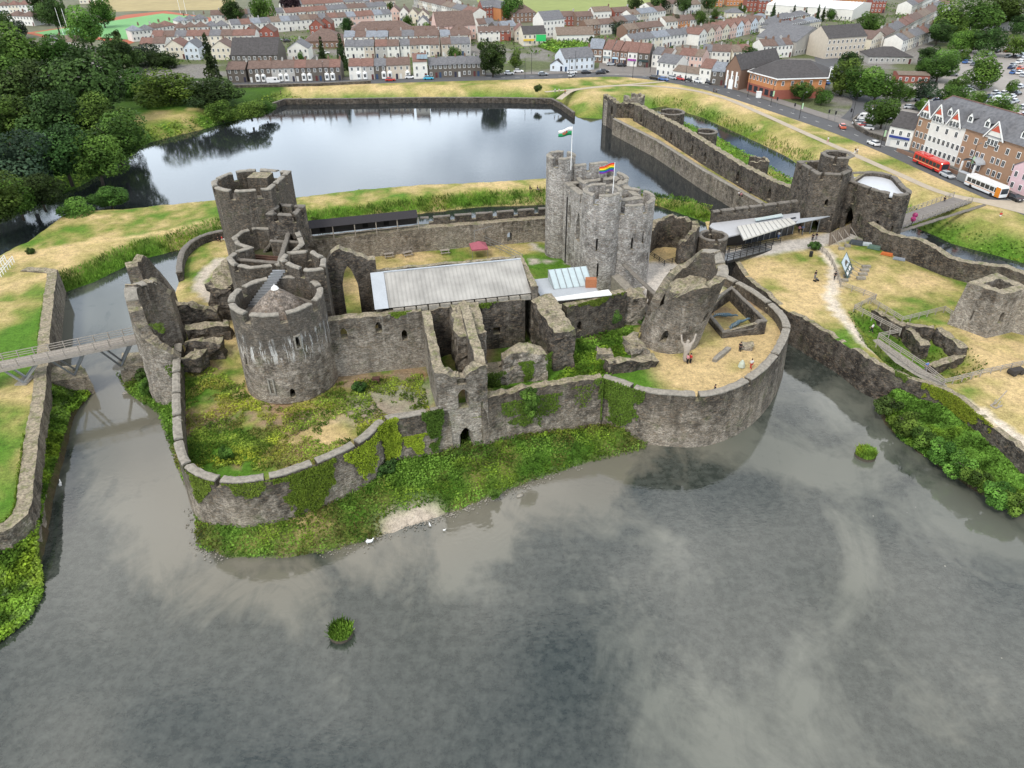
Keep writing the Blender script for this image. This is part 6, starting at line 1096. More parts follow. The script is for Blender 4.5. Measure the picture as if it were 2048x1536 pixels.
for gx, gw in ((.06, .11), (.185, .12), (.345, .12), (.70, .15)):
    x = gx*L; w = gw*L/2; m = MB(); m.add([(x-w, -.25, 9.6), (x+w, -.25, 9.6), (x, -.25, 13.6), (x-w, 5.5, 9.6), (x+w, 5.5, 9.6), (x, 5.5, 13.6)], [(0, 1, 2)]); g = loc('gable', m, MW['white'])
    loc('gable_panel', MB().add([(x-w*.55, -.3, 11.4), (x+w*.55, -.3, 11.4), (x, -.3, 13.0)], [(0, 1, 2)]), plain('red_panel', (.50, .10, .06), .7, .1) if gx < .1 else bpy.data.materials['red_panel'], g)
    loc('gable_roof', MB().add([(x-w-.3, -.45, 9.5), (x, -.45, 13.9), (x, 6.5, 13.9), (x-w-.3, 6.5, 9.5), (x+w+.3, -.45, 9.5), (x+w+.3, 6.5, 9.5)], [(0, 1, 2, 3), (1, 4, 5, 2)]), MR['slate'], g)
    m = MB(); m.bar((x-w-.3, -.5, 9.55), (x, -.5, 13.95), .15, .3); m.bar((x+w+.3, -.5, 9.55), (x, -.5, 13.95), .15, .3); loc('bargeboard', m, M_WHITE, g)
    windows(e, [x-1.1, x, x+1.1], 9.4 if gx < .5 else 8.0, 1.0, 1.6, y=-.28)
for z in (1.0, 4.0, 7.0):
    for k in range(22):
        x = (k+.6)*L/22.4
        if .47 < x/L < .99 and k % 4 == 3: continue
        if z > 6 and k % 2: continue
        windows(e, [x], z, 1.05, 1.6)
for k in range(4):
    x = (.24, .43, .58, .88)[k]*L; m = MB(); m.add([(x-.9, 1.2, 11.3), (x+.9, 1.2, 11.3), (x+.9, 1.2, 12.6), (x, 1.2, 13.8), (x-.9, 1.2, 12.6), (x, 5.4, 13.8), (x-.9, 3.6, 12.6), (x+.9, 3.6, 12.6)], [(0, 1, 2, 3, 4)]); d_ = loc('dormer', m, M_WHITE); loc('dormer_roof', MB().add([(x-1.1, 1.0, 12.5), (x, 1.0, 13.95), (x, 5.6, 13.95), (x-1.1, 4, 12.5), (x+1.1, 1.0, 12.5), (x+1.1, 4, 12.5)], [(0, 1, 2, 3), (1, 4, 5, 2)]), MR['slate'], d_); windows(e, [x], 11.5, 1.2, 1.4, y=1.18)
m = MB(); [m.add([(.64*L+2.2*math.cos(t), -3, 3.2+1.2*math.sin(t)), (.64*L+2.2*math.cos(t2), -3, 3.2+1.2*math.sin(t2)), (.64*L+2.2*math.cos(t2), 0, 3.2+1.2*math.sin(t2)), (.64*L+2.2*math.cos(t), 0, 3.2+1.2*math.sin(t))], [(0, 1, 2, 3)]) for t, t2 in ((R(a), R(a+22.5)) for a in np.arange(0, 180, 22.5))]; loc('porch_canopy', m, M_LEAD)
m = MB(); m.box(.58*L, -3.2, 0, .59*L, -2.8, 3.2); m.box(.69*L, -3.2, 0, .70*L, -2.8, 3.2); loc('porch_post', m, M_WHITE)
m = MB(); m.box(0, -4.6, 0, L, -4.2, .9); tag(link('terrace_wall', m.mesh('terrace_wall', MW['brown'])), 'low brick terrace wall in front of the gabled block', 'wall'); o = bpy.data.objects['terrace_wall']; o.location = (*A, TZ); o.rotation_euler = (0, 0, rz)
single(1770, 291, 1817, 301, 5.8, 9, 'white', 'dark', 'white rendered house with a charcoal roof and blue shopfront', 't', 3.2, 2, 'house')
a = P(1772, 292, TZ); b = P(1812, 300, TZ); m = MB(); m.bar((*a, TZ+3.0), (*b, TZ+3.0), .3, .6); o = m.obj('shop_fascia', plain('navy_board', (.03, .05, .22), .6, .1)); o.location.y = -.25; tag(o, 'navy fascia board across the white house shopfront', 'sign')
single(2012, 378, 2060, 398, 6, 10, 'rose', 'slate', 'pink gabled house at the edge of the photo', 'g', 2.4, 2, 'house')
# ------------------------------------------------------------------ sports pitch and far fields
def flat(name, pts, z, mat, label): return tag(link(name, mk(name, [(*P(x, y, TZ), z) for x, y in pts], [tuple(range(len(pts)))], mat)), label, kind='structure')
flat('running_track', [(50, 66), (110, 80), (165, 76), (260, 88), (330, 60), (450, 40), (330, 22), (250, 30), (180, 48)], TZ+.05, plain('red_track', (.36, .11, .06), .9, .15, .05, obj=False), 'red running track round the pitch')
flat('sports_pitch', [(68, 66), (120, 75), (170, 72), (262, 80), (330, 55), (400, 34), (325, 27), (215, 43)], TZ+.09, plain('pitch_green', (.16, .36, .14), .9, .12, .03, obj=False), 'green artificial sports pitch')
flat('playing_field', [(215, 24), (330, 21), (440, 20), (470, 8), (470, -30), (120, -30), (180, 8)], TZ+.05, plain('dry_field', (.34, .28, .14), .95, .18, .02, obj=False), 'dry playing field beyond the pitch')
flat('playing_field', [(1020, 34), (1080, 38), (1150, 36), (1230, 22), (1300, 12), (1340, -30), (940, -30), (955, 4)], TZ+.05, plain('green_field', (.23, .27, .085), .95, .14, .02, obj=False), 'open green field behind the houses')
flat('overgrown_plot', [(1075, 94), (1110, 106), (1170, 106), (1176, 92), (1150, 82), (1100, 84)], TZ+.06, plain('wild_plot', (.10, .16, .04), .95, .4, .3, obj=False), 'overgrown green plot behind the inn')
x, y, d = inside(PL([(1075, 94), (1110, 106), (1170, 106), (1176, 92), (1150, 82), (1100, 84)], TZ), 5000); weeds('plot_scrub', 'bright scrub filling the vacant plot behind the inn', x, y, TZ+RNG.uniform(0, 1.6, len(x)), RNG.uniform(.5, 1.2, len(x)), plantcol(x, y, len(x), 31, hi=(.16, .28, .05)))
x, y, d = inside(PL([(1450, 110), (1580, 96), (1640, 78), (1560, 72), (1470, 92)], TZ), 9000); k = vn(x, y, .15, 3, 3) > .5; x, y = x[k], y[k]; weeds('garden_scrub', 'mixed garden greenery behind the gabled terrace', x, y, TZ+RNG.uniform(0, 2.0, len(x)), RNG.uniform(.5, 1.2, len(x)), plantcol(x, y, len(x), 32, hi=(.14, .22, .05)))
for k, (x, y, h) in enumerate([(127, 70, 14), (140, 73, 14), (361, 27, 12), (373, 28, 12)]):
    a = P(x, y, TZ); tag(MB().tube((*a, TZ), (*a, TZ+h), .14, .1).obj('goal_post', M_WHITE), f'tall white rugby upright, {ORD[k]} from the west on the pitch', 'goal post')

# gardens and yards between the rows
A_ = PL([(300, 130), (700, 140), (980, 140), (1110, 120), (1300, 118), (1520, 140), (1760, 100), (1880, 10), (1500, 5), (1000, 60), (560, 30), (330, 60)], TZ); x, y, d = inside(A_, 90000); ok = vn(x, y, .12, 3, 91) > .52
for fx, fy, rz_, w_, d_ in FOOT:
    c1, s1 = math.cos(rz_), math.sin(rz_); lx = (x-fx)*c1+(y-fy)*s1; ly = -(x-fx)*s1+(y-fy)*c1; ok &= ~((lx > -1) & (lx < w_+1) & (ly > -1.2) & (ly < d_+1))
x, y = x[ok], y[ok]; weeds('garden_scrub', 'hedges and garden greenery between the town houses', x, y, TZ+RNG.uniform(0, 1, len(x))*2.4*vn(x, y, .3, 2, 5), RNG.uniform(.6, 1.3, len(x)), plantcol(x, y, len(x), 33, hi=(.10, .17, .04)))
# ------------------------------------------------------------------ vehicles
M_TYRE = plain('tyre', (.018, .018, .018), .9, .2); CARM = {}
def carpaint(c):
    if c not in CARM:
        t = NT('car_paint'); t.col(c); t.b.inputs['Roughness'].default_value = .25; t.b.inputs['Specular IOR Level'].default_value = .6; t.b.inputs['Coat Weight'].default_value = .5; CARM[c] = t.m
    return CARM[c]
def loft(secs):
    "secs: (x, [(y, z)...]) rings"
    m = MB(); n = len(secs[0][1]); v = [(x, y, z) for x, r_ in secs for y, z in r_]
    f = [(i*n+j, i*n+(j+1) % n, (i+1)*n+(j+1) % n, (i+1)*n+j) for i in range(len(secs)-1) for j in range(n)]+[tuple(range(n-1, -1, -1)), tuple((len(secs)-1)*n+j for j in range(n))]; return m.add(v, f)
def ring(w, zb, zt, c=.12): return [(-w, zb+.1), (-w, zt-c), (-w+c, zt), (w-c, zt), (w, zt-c), (w, zb+.1), (w-.1, zb), (-w+.1, zb)]
car_body = loft([(-2.1, ring(.78, .32, .78)), (-1.95, ring(.84, .25, .92)), (-1.2, ring(.87, .22, .98)), (.7, ring(.87, .22, .95)), (1.5, ring(.85, .22, .86)), (2.0, ring(.8, .26, .72)), (2.12, ring(.7, .34, .6))]).mesh('body'); car_body.materials.append(None)
mm = MB(); mm.add([(-1.85, -.74, .94), (1.0, -.76, .93), (1.0, .76, .93), (-1.85, .74, .94), (-1.35, -.58, 1.42), (.25, -.60, 1.44), (.25, .60, 1.44), (-1.35, .58, 1.42)], [(0, 1, 5, 4), (1, 2, 6, 5), (2, 3, 7, 6), (3, 0, 4, 7)]); car_glass = mm.mesh('windows', M_GLASS)
mm = MB(); mm.add([(-1.4, -.6, 1.41), (.3, -.62, 1.43), (.3, .62, 1.43), (-1.4, .6, 1.41), (-1.3, -.5, 1.5), (.15, -.52, 1.51), (.15, .52, 1.51), (-1.3, .5, 1.5)], [(0, 1, 5, 4), (1, 2, 6, 5), (2, 3, 7, 6), (3, 0, 4, 7), (4, 5, 6, 7)]); car_roof = mm.mesh('roof'); car_roof.materials.append(None)
car_wheel = MB().tube((0, -.1, 0), (0, .1, 0), .33, .33, 12).mesh('wheel', M_TYRE); car_lamp = MB().box(-.05, -.16, -.07, .05, .16, .07).mesh('headlight', M_WHITE)
van_body = loft([(-2.6, ring(.92, .35, 2.1)), (-2.5, ring(.96, .28, 2.2)), (1.0, ring(.96, .28, 2.25)), (1.5, ring(.94, .28, 1.9)), (2.1, ring(.92, .3, 1.15)), (2.6, ring(.85, .32, .95))]).mesh('body'); van_body.materials.append(None)
van_glass = MB().add([(1.52, -.8, 1.86), (1.52, .8, 1.86), (2.1, .78, 1.2), (2.1, -.78, 1.2)], [(0, 1, 2, 3)]).box(.5, -.985, 1.3, 1.4, .985, 1.85).mesh('windows', M_GLASS)
CN = {'white': (.72, .72, .72), 'silver': (.42, .44, .46), 'grey': (.14, .15, .16), 'black': (.018, .018, .02), 'red': (.42, .03, .025), 'blue': (.05, .13, .35), 'navy': (.02, .03, .08), 'cyan': (.05, .38, .55), 'orange': (.55, .12, .06)}
def car(px, py, rz, col, label, group, van=False, z=TZ+.06, s=1.0):
    x, y = P(px, py, z); e = empty('van' if van else 'car', (x, y, z), rz, label, 'van' if van else 'car', group); e.scale = (s, s, s)
    piece('body', van_body if van else car_body, carpaint(CN[col]), e); o = bpy.data.objects.new('windows', van_glass if van else car_glass); COL.objects.link(o); o.parent = e
    if not van: piece('roof', car_roof, carpaint(CN[col]), e)
    for sx in (-1.3, 1.3):
        for sy in (-.8, .8): w = bpy.data.objects.new('wheel', car_wheel); COL.objects.link(w); w.parent = e; w.location = (sx*(1.2 if van else 1), sy, .33)
    for sy in (-.55, .55): w = bpy.data.objects.new('headlight', car_lamp); COL.objects.link(w); w.parent = e; w.location = (2.62 if van else 2.06, sy, .72)
    return e
def roaddir(px, py):
    p = np.array(P(px, py, TZ)); q = np.array(ROAD); i = int(np.argmin(np.hypot(*(q-p).T))); i = min(max(i, 1), len(q)-2); d = q[i+1]-q[i-1]; return math.atan2(d[1], d[0])
car(548, 166, 0, 'white', 'white van parked outside the dark stone terrace', None, True)
for px, py, c, f, lb in [(781, 162, 'red', 0, 'dark red car on the road below the slate-roofed pair'), (820, 157, 'white', 0, 'white car outside the solar house'), (857, 159, 'cyan', 0, 'bright blue car on the lakeside road'), (1018, 149, 'white', 0, 'white car beside the tall green tree'), (1037, 145, 'white', 0, 'white car parked close behind another by the tree'), (1086, 151, 'grey', 0, 'grey hatchback passing the inn yard'), (1144, 147, 'white', 0, 'white car in front of the pale blue inn'), (1143, 153, 'silver', 1, 'silver car on the near lane before the inn'), (1172, 147, 'black', 0, 'black car at the end of the inn'), (1201, 148, 'black', 0, 'black car waiting at the junction'), (1208, 145, 'black', 0, 'second black car waiting at the junction'), (1222, 131, 'silver', .3, 'car parked by the shuttered shop'), (1243, 133, 'black', .1, 'black car parked outside the brown brick shops'), (1309, 158, 'black', 0, 'black car leaving the junction past the corner house'), (1327, 161, 'blue', 0, 'blue car behind the black one past the corner house'), (1345, 158, 'silver', 0, 'silver car parked at the low white shop'), (1361, 160, 'red', 0, 'red car parked at the low white shop'), (1378, 162, 'black', 0, 'black car parked before the narrow white shop'), (1397, 165, 'white', 0, 'white car outside the narrow white shop'), (1418, 168, 'black', 0, 'black car outside the blue-roofed shop'), (1684, 256, 'orange', 2.6, 'orange-red car turning at the side road'), (1746, 290, 'white', 3.14, 'white car driving past the white rendered house'), (1893, 354, 'silver', 0, 'silver estate car behind the red bus'), (2028, 400, 'black', 0, 'dark car ahead of the white bus')]:
    car(px, py, roaddir(px, py)+f, c, lb, None)
for px, py, c, f, lb in [(1655, 148, 'silver', 1.9, 'silver car on the side road near the brick block'), (1664, 158, 'grey', 1.9, 'grey car on the side road by the trees'), (1650, 168, 'blue', 1.9, 'blue car beside the brick corner block'), (1662, 141, 'white', 1.9, 'white car far up the side road')]: car(px, py, f, c, lb, None)
car(1728, 240, 2.7, 'white', 'white van in the walled parking bay', None, True)
for k, (px, py, c) in enumerate([(1718, 246, 'white'), (1717, 250, 'silver'), (1727, 254, 'red'), (1733, 259, 'white')]): car(px, py, 2.7, c, f'{c} car, {ORD[k]} from the van in the walled parking bay', None)
for k, (px, py, c) in enumerate([(550, 85, 'white'), (558, 82, 'silver'), (575, 84, 'black'), (650, 108, 'white'), (1425, 36, 'silver'), (1433, 37, 'red'), (1442, 38, 'silver'), (1474, 44, 'navy'), (1736, 8, 'red'), (1724, 30, 'red'), (1715, 30, 'white')]): car(px, py, .4, c, f'{c} car, {ORD[k]} from the west among the back yards', 'cars in the back yards')
PK = [(600, 880, 'grey'), (640, 915, 'red'), (720, 955, 'navy'), (620, 985, 'white'), (520, 960, 'silver'), (440, 930, 'white'), (760, 900, 'black'), (650, 1090, 'white'), (300, 1050, 'silver'), (215, 1165, 'white'), (400, 1060, 'grey'), (1420, 960, 'silver'), (1510, 890, 'navy'), (1610, 830, 'silver'), (1650, 990, 'white'), (1760, 930, 'silver'), (1860, 885, 'white'), (1440, 1050, 'white'), (1360, 1090, 'silver'), (1540, 1010, 'blue'), (1740, 835, 'white'), (1860, 795, 'white'), (1990, 735, 'silver'), (1940, 840, 'black'), (1660, 870, 'navy'), (1180, 295, 'navy'), (1160, 355, 'blue'), (1240, 355, 'silver'), (1500, 230, 'white'), (1800, 270, 'grey'), (1930, 275, 'black'), (2020, 250, 'silver'), (1875, 400, 'silver'), (1970, 355, 'white'), (1990, 450, 'orange'), (1880, 515, 'blue'), (1975, 520, 'white'), (2030, 310, 'white'), (1790, 185, 'red'), (1640, 190, 'black'), (1560, 640, 'navy'), (1440, 620, 'black'), (1300, 620, 'grey'), (1400, 700, 'black'), (1230, 800, 'white'), (1200, 750, 'silver'), (950, 550, 'grey'), (2040, 560, 'silver'), (1800, 1000, 'grey'), (1900, 960, 'silver'), (2030, 1050, 'silver'), (1960, 1190, 'orange'), (2040, 1170, 'silver'), (1330, 1140, 'white'), (830, 1110, 'red'), (2040, 200, 'grey'), (1850, 440, 'navy'), (1280, 390, 'grey'), (560, 1010, 'white'), (880, 1080, 'grey')]
for k, (X, Y, c) in enumerate(sorted(PK)): car(1780+X/7.64, 80+Y/7.64, .62 if X > 1000 else -.25, c, f'{c} car, {ORD[k]} from the west in the car park', 'cars in the car park')
car(1780+1630/7.64, 80+950/7.64, .6, 'white', 'white van standing among the parked cars', None, True)
def bus(px, py, roofc, sidec, label, front=None):
    rz = roaddir(px, py); x, y = P(px, py, TZ); e = empty('bus', (x, y, TZ+.06), rz, label, 'bus'); L = 5.6
    def pt(n, m, mat, par=None): return link(n, m.mesh(n, mat), None, par or e, False)
    pt('body', loft([(-L, ring(1.15, .4, 2.75, .2)), (-L+.15, ring(1.25, .35, 2.9, .2)), (L-.3, ring(1.25, .35, 2.9, .2)), (L, ring(1.15, .4, 2.7, .2))]), carpaint(sidec))
    pt('roof', MB().box(-L+.3, -1.12, 2.88, L-.4, 1.12, 2.98).box(-2.5, -.7, 2.98, -.5, .7, 3.2), carpaint(roofc))
    for k in range(7):
        for s_ in (-1, 1): x0 = -L+.7+k*1.45; pt('window', MB().box(x0, s_*1.262-.01, 1.35, x0+1.25, s_*1.262+.01, 2.35), M_GLASS)
    pt('windscreen', MB().box(L-.1, -1.0, 1.2, L+.03, 1.0, 2.5), M_GLASS); pt('side_band', MB().box(-L+.2, -1.275, 1.02, L-.4, 1.275, 1.14), carpaint((.75, .55, .3)) if front is None else carpaint(front))
    if front: pt('front_panel', MB().box(L-1.4, -1.28, .4, L-.05, 1.28, 2.7), carpaint(front))
    for sx in (-3.4, 3.2):
        for sy in (-1.15, 1.15): pt('wheel', MB().tube((sx, sy-.14, .46), (sx, sy+.14, .46), .46, .46, 14), M_TYRE)
    return e
bus(1858, 336, (.55, .03, .025), (.55, .025, .02), 'red single-deck bus on the road by the gabled block')
bus(1968, 384, (.75, .77, .78), (.70, .72, .74), 'white and orange bus waiting at the road shelter', (.60, .20, .02))
a = P(1930, 366, TZ); e = empty('bus_shelter', (*a, TZ), roaddir(1930, 366), 'small glazed bus shelter behind the white bus', 'bus shelter')
for n, m, mt in (('roof', MB().box(-2.5, -.8, 2.3, 2.5, .6, 2.4), M_LEAD), ('back_panel', MB().box(-2.4, -.75, .3, 2.4, -.7, 2.2), M_METAL), ('post', MB().box(-2.4, .4, 0, -2.3, .5, 2.3).box(2.3, .4, 0, 2.4, .5, 2.3), M_METAL)): link(n, m.mesh(n, mt), None, e, False)
# ------------------------------------------------------------------ lamp posts, signals
lp_pole = MB().tube((0, 0, 0), (0, 0, 8), .10, .07, 6).tube((0, 0, 7.9), (.9, 0, 8.3), .05, .05, 6).mesh('pole', M_BLACK); lp_head = MB().box(.7, -.12, 8.25, 1.3, .12, 8.4).mesh('lamp_head', M_METAL); lp_ban = MB().box(.12, -.03, 3.2, .75, .03, 5.0).mesh('banner', plain('banner_cloth', (.45, .65, .40), .8, .2))
for k, (px, py) in enumerate([(1050, 157), (1063, 148), (1138, 158), (1150, 143), (1186, 140), (1265, 156), (1370, 166), (1495, 194), (1541, 212), (1598, 238), (1704, 236), (1760, 296), (1933, 352), (1300, 146), (650, 168), (440, 175)]):
    a = P(px, py, TZ); e = empty('street_lamp', (*a, TZ), roaddir(px, py)+1.57, f'tall dark street lamp, {ORD[k]} listed along the road', 'street lamp', 'street lamps along the road'); e['label'] = f'tall dark street lamp on the kerb, at the {["green tree", "inn yard", "near kerb before the inn", "middle of the inn", "end of the inn", "junction", "low white shop", "brick church", "corner block doors", "traffic island", "parking bay wall", "white rendered house", "gabled block porch", "paved square", "dark stone terrace", "first lakeside house"][k]}'
    for n, me in (('pole', lp_pole), ('lamp_head', lp_head))+((('banner', lp_ban),) if k in (0, 8, 9, 11, 12) else ()): o = bpy.data.objects.new(n, me); COL.objects.link(o); o.parent = e
sg_pole = MB().tube((0, 0, 0), (0, 0, 3.0), .06, .06, 6).mesh('pole', M_METAL); sg_head = MB().box(-.2, -.2, 2.2, .2, .2, 3.3).mesh('signal_head', M_BLACK)
for k, (px, py) in enumerate([(1552, 214), (1587, 226), (1655, 240), (1668, 243), (1699, 238), (1245, 142), (1288, 146), (1230, 142)]):
    a = P(px, py, TZ); e = empty('traffic_light', (*a, TZ), 0, f'black traffic light, {ORD[k]} of the junction signals counted from the corner block', 'traffic light', 'traffic lights')
    for n, me in (('pole', sg_pole), ('signal_head', sg_head)): o = bpy.data.objects.new(n, me); COL.objects.link(o); o.parent = e
a = P(1513, 196, TZ); tag(MB().box(a[0], a[1], TZ, a[0]+1.6, a[1]+1.2, TZ+2.0).box(a[0]-.1, a[1]-.1, TZ+2.0, a[0]+1.7, a[1]+1.3, TZ+2.15).obj('utility_cabinet', M_WHITE), 'white box cabinet at the kerb by the corner block', 'cabinet')
fort('bay_wall', 'dark curved wall around the parking bay', PL([(1790, 290), (1735, 272), (1710, 258), (1703, 246), (1712, 238), (1735, 230)], TZ)[::-1], .4, TZ, TZ+1.3, M_DARK, cop=M_COPED)
# ------------------------------------------------------------------ fences and bridges
_post = {}
def fence(label, pts, z, mat=M_WOOD, h=1.15, rails=2, step=2.0, cat='fence', zf=None, pw=.11, name='fence'):
    pts = [np.array(p, float) for p in pts]; e = empty(name, (*pts[0], z if zf is None else zf(0)), 0, label, cat); tot = 0
    for a, b in zip(pts, pts[1:]):
        L = np.hypot(*(b-a)); n = max(1, int(round(L/step))); z0 = z if zf is None else zf(tot); z1 = z if zf is None else zf(tot+L)
        for k in range(n+(b is pts[-1])):
            p = a+(b-a)*k/n; zz_ = z0+(z1-z0)*k/n; key = (h, pw, mat.name)
            if key not in _post: _post[key] = MB().box(-pw/2, -pw/2, -.2, pw/2, pw/2, h).mesh('post', mat)
            o = bpy.data.objects.new('post', _post[key]); COL.objects.link(o); o.parent = e; o.matrix_parent_inverse = Matrix.Translation(-e.location); o.location = (p[0], p[1], zz_)
        for r_ in range(rails): dz = h-.08-r_*(h-.3)/max(1, rails); MB().bar((*a, z0+dz), (*b, z1+dz), .07, .10).obj('rail', mat, e)
        tot += L
    return e
EZ = 5.25
fence('pale curving rail fence beside the path to the main gatehouse', smooth_path(PL([(1628, 492), (1652, 512), (1668, 540), (1680, 574)], EZ), 2), EZ, rails=3)
fence('zigzag pale rail fence around the upper side of the pit', PL([(1680, 574), (1750, 600), (1707, 621), (1799, 669), (1755, 678)], EZ), EZ, rails=3)
fence('rail fence along the far edge of the pit up to the hollow tower', PL([(1741, 607), (1803, 645), (1887, 624), (1914, 642)], EZ), EZ, rails=3)
fence('rail fence beside the walkway on the edge of the platform', PL([(1755, 678), (1800, 708), (1849, 740), (1886, 771)], EZ), EZ, rails=3)
fence('outer walkway rail above the platform wall', PL([(1752, 692), (1795, 722), (1830, 748), (1886, 773)], EZ), EZ, rails=3)
fence('rail fence crossing the dry lawn out of the photo', PL([(1886, 771), (1960, 752), (2060, 730)], EZ), EZ, rails=3)
tag(MB().add([(*P(x, y, EZ+.1), EZ+.12) for x, y in [(1745, 680), (1758, 678), (1895, 772), (1880, 776), (1830, 750), (1790, 725)]], [(0, 1, 2, 3, 4, 5)]).obj('walkway', M_COPE), 'pale boarded walkway along the platform edge', 'walkway')
# eastern timber bridge
def deck(name, label, a, b, w, z0, z1, mat, rmat, cat='bridge', step=2.0, n=12, under=True):
    a = np.array(a); b = np.array(b); d = (b-a)/np.hypot(*(b-a)); nn = np.array([-d[1], d[0]])*w/2; L = np.hypot(*(b-a)); e = empty(name, (*a, z0), 0, label, cat)
    for k in range(n):
        p = a+(b-a)*k/n; q = a+(b-a)*(k+.97)/n; zp = z0+(z1-z0)*k/n; zq = z0+(z1-z0)*(k+.97)/n
        MB().add([(*(p-nn), zp), (*(q-nn), zq), (*(q+nn), zq), (*(p+nn), zp), (*(p-nn), zp-.15), (*(q-nn), zq-.15), (*(q+nn), zq-.15), (*(p+nn), zp-.15)], [(0, 1, 2, 3), (7, 6, 5, 4), (0, 4, 5, 1), (2, 6, 7, 3), (1, 5, 6, 2), (0, 3, 7, 4)]).obj('deck_board', mat, e)
    for s_ in (-1, 1):
        p0 = a+nn*s_; p1 = b+nn*s_; m = int(L/step)
        for k in range(m+1): p = p0+(p1-p0)*k/m; zz_ = z0+(z1-z0)*k/m; MB().bar((*p, zz_-.3), (*p, zz_+1.2), .12).obj('post', rmat, e)
        for dz in (1.15, .75, .4): MB().bar((*p0, z0+dz), (*p1, z1+dz), .07, .09).obj('rail', rmat, e)
        if under: MB().bar((*p0, z0-.35), (*p1, z1-.35), .22, .4).obj('beam', rmat, e)
    return e
deck('timber_bridge', 'dark railed timber bridge over the moat beside the visitor centre', (40.2, 128.6), (51.9, 138.2), 2.6, 7.2, 5.4, M_METAL, M_BLACK)
fence('black rail fence around the lawn by the open tower', PL([(1298, 512), (1328, 532), (1390, 515)], WZ), WZ, M_BLACK, 1.2, 3)
fence('black rail fence along the paved court edge', PL([(1340, 548), (1395, 532), (1440, 520)], WZ+.6), WZ+.3, M_BLACK, 1.2, 3)
fence('black rail fence beside the visitor centre front', PL([(1455, 508), (1560, 486)], EZ), EZ, M_BLACK, 1.1, 2)
# western footbridge with raking struts
dk = deck('footbridge', 'long grey timber footbridge on raking struts over the moat', P(-60, 742, 8), P(305, 668, 8), 2.5, 8.0, 8.0, M_WOOD, M_WOOD, n=40)
for k, (fx, fy, fz, tx) in enumerate([(50, 760, 4.8, 25), (150, 745, 3.2, 118), (243, 727, 3.0, 215)]):
    f = np.array(P(fx, fy, fz)); top = np.array(P(tx, 742-(tx+60)*.2027, 8)); d = np.array((.93, .37))
    for s_ in (-.9, .9):
        o = np.array((-d[1], d[0]))*s_; MB().bar((*(f+o), fz), (*(top+o-d*1.4), 7.7), .25).obj('strut', M_METAL, dk); MB().bar((*(f+o), fz), (*(top+o+d*3.4), 7.7), .25).obj('strut', M_METAL, dk)
    MB().box(f[0]-.9, f[1]-1.3, fz-.5, f[0]+.9, f[1]+1.3, fz).obj('footing', M_COPE, dk)
chunk('abutment', 'square stone bridge abutment jutting from the western island wall', PL([(88, 765), (178, 752), (160, 728), (85, 738)], 3.2), -.3, 3.2, M_RETAIN, .15, .8, 81, cat='abutment')
chunk('abutment', 'overgrown stone abutment below the broken gate tower', PL([(238, 735), (320, 728), (320, 700), (245, 706)], 3.0), -.3, 3.0, M_RETAIN, .25, .8, 82, cat='abutment')
fence('white handrail of the steps at the photo edge', PL([(2, 552), (28, 522)], 4.9), 4.8, M_WHITE, 1.2, 2, 1.2)
fence('second white handrail of the steps, nearer the corner', PL([(-14, 548), (12, 520)], 4.9), 4.8, M_WHITE, 1.2, 2, 1.2)
# outer entrance bridge
b0, b1 = (78.3, 147.0), P(1925, 398, 4.5)
deck('entrance_bridge', 'paved entrance bridge with dark rails leading to the main gatehouse', b0, b1, 4.4, 5.3, 4.4, M_PAVE, M_WOOD, n=16, under=False)
fort('bridge_wall', 'dark stone side wall carrying the entrance bridge', [tuple(np.array(b0)+np.array((2, -2.6))), tuple(np.array(b1)+np.array((4, -3.2)))], .8, 0, lambda u: 5.1-.03*u, M_DARK, cop=M_COPED)
for k, (px, py) in enumerate([(1830, 432), (1826, 440)]):
    a = P(px, py, 6.1); e = empty('flower_basket', (*a, 4.6), 0, f'{["round", "lower round"][k]} pink flower basket at the gatehouse end of the entrance bridge', 'flowers'); MB().tube((*a, 4.6), (*a, 6.0), .06).obj('stand', M_BLACK, e)
    n = 300; d = RNG.normal(size=(n, 3)); d /= np.linalg.norm(d, axis=1)[:, None]; link('blossom', cards('blossom', d*.55+np.array((*a, 6.3)), np.full(n, .22), d, np.tile((.45, .06, .20), (n, 1))*RNG.uniform(.6, 1.3, (n, 1)), M_GRASS), None, e)
# ------------------------------------------------------------------ visitor centre
e = empty('visitor_centre', (*P(1530, 480, EZ), EZ), 0, 'low visitor centre with a pale standing-seam wedge roof and glass front', 'building')
def roofslab(nm, pts, mat, th=.25, par=None):
    q = [(*P(x, y, z), z) for x, y, z in pts]; n = len(q); return MB().add(q+[(a, b, c-th) for a, b, c in q], [tuple(range(n)), tuple(range(2*n-1, n-1, -1))]+[(i, n+i, n+(i+1) % n, (i+1) % n) for i in range(n)]).obj(nm, mat, par or e)
roofslab('flat_roof', [(1419, 452, 8.66), (1452, 474, 8.66), (1600, 440, 8.66), (1600, 425, 8.66), (1424, 446, 8.66)], plain('grey_membrane', (.42, .43, .45), .6, .1))
wr = roofslab('wedge_roof', [(1474, 452, 9.19), (1487, 479, 9.4), (1592, 446, 9.4), (1580, 436, 9.19)], plain('pale_sheet_roof', (.50, .49, .45), .5, .1))
for k in range(12):
    a = Vector((*P(1474+k*8.8, 452-k*1.35, 9.24), 9.27)); b = Vector((*P(1487+k*8.75, 479-k*2.75, 9.44), 9.47)); MB().bar(a, b, .06, .06).obj('roof_seam', M_METAL, wr)
roofslab('canopy', [(1590, 447, 8.98), (1640, 437, 8.98), (1664, 431, 8.77), (1600, 437, 8.98)], M_LEAD, .12)
roofslab('rooflight', [(1509, 437, 9.29), (1512, 440, 9.29), (1566, 431, 9.29), (1563, 427, 9.29)], plain('pale_glass', (.5, .58, .58), .2, .05))
g0 = Vector((*P(1490, 489, EZ), EZ)); g1 = Vector((*P(1584, 468, EZ), EZ)); gw = Vector((*P(1440, 492, EZ), EZ))
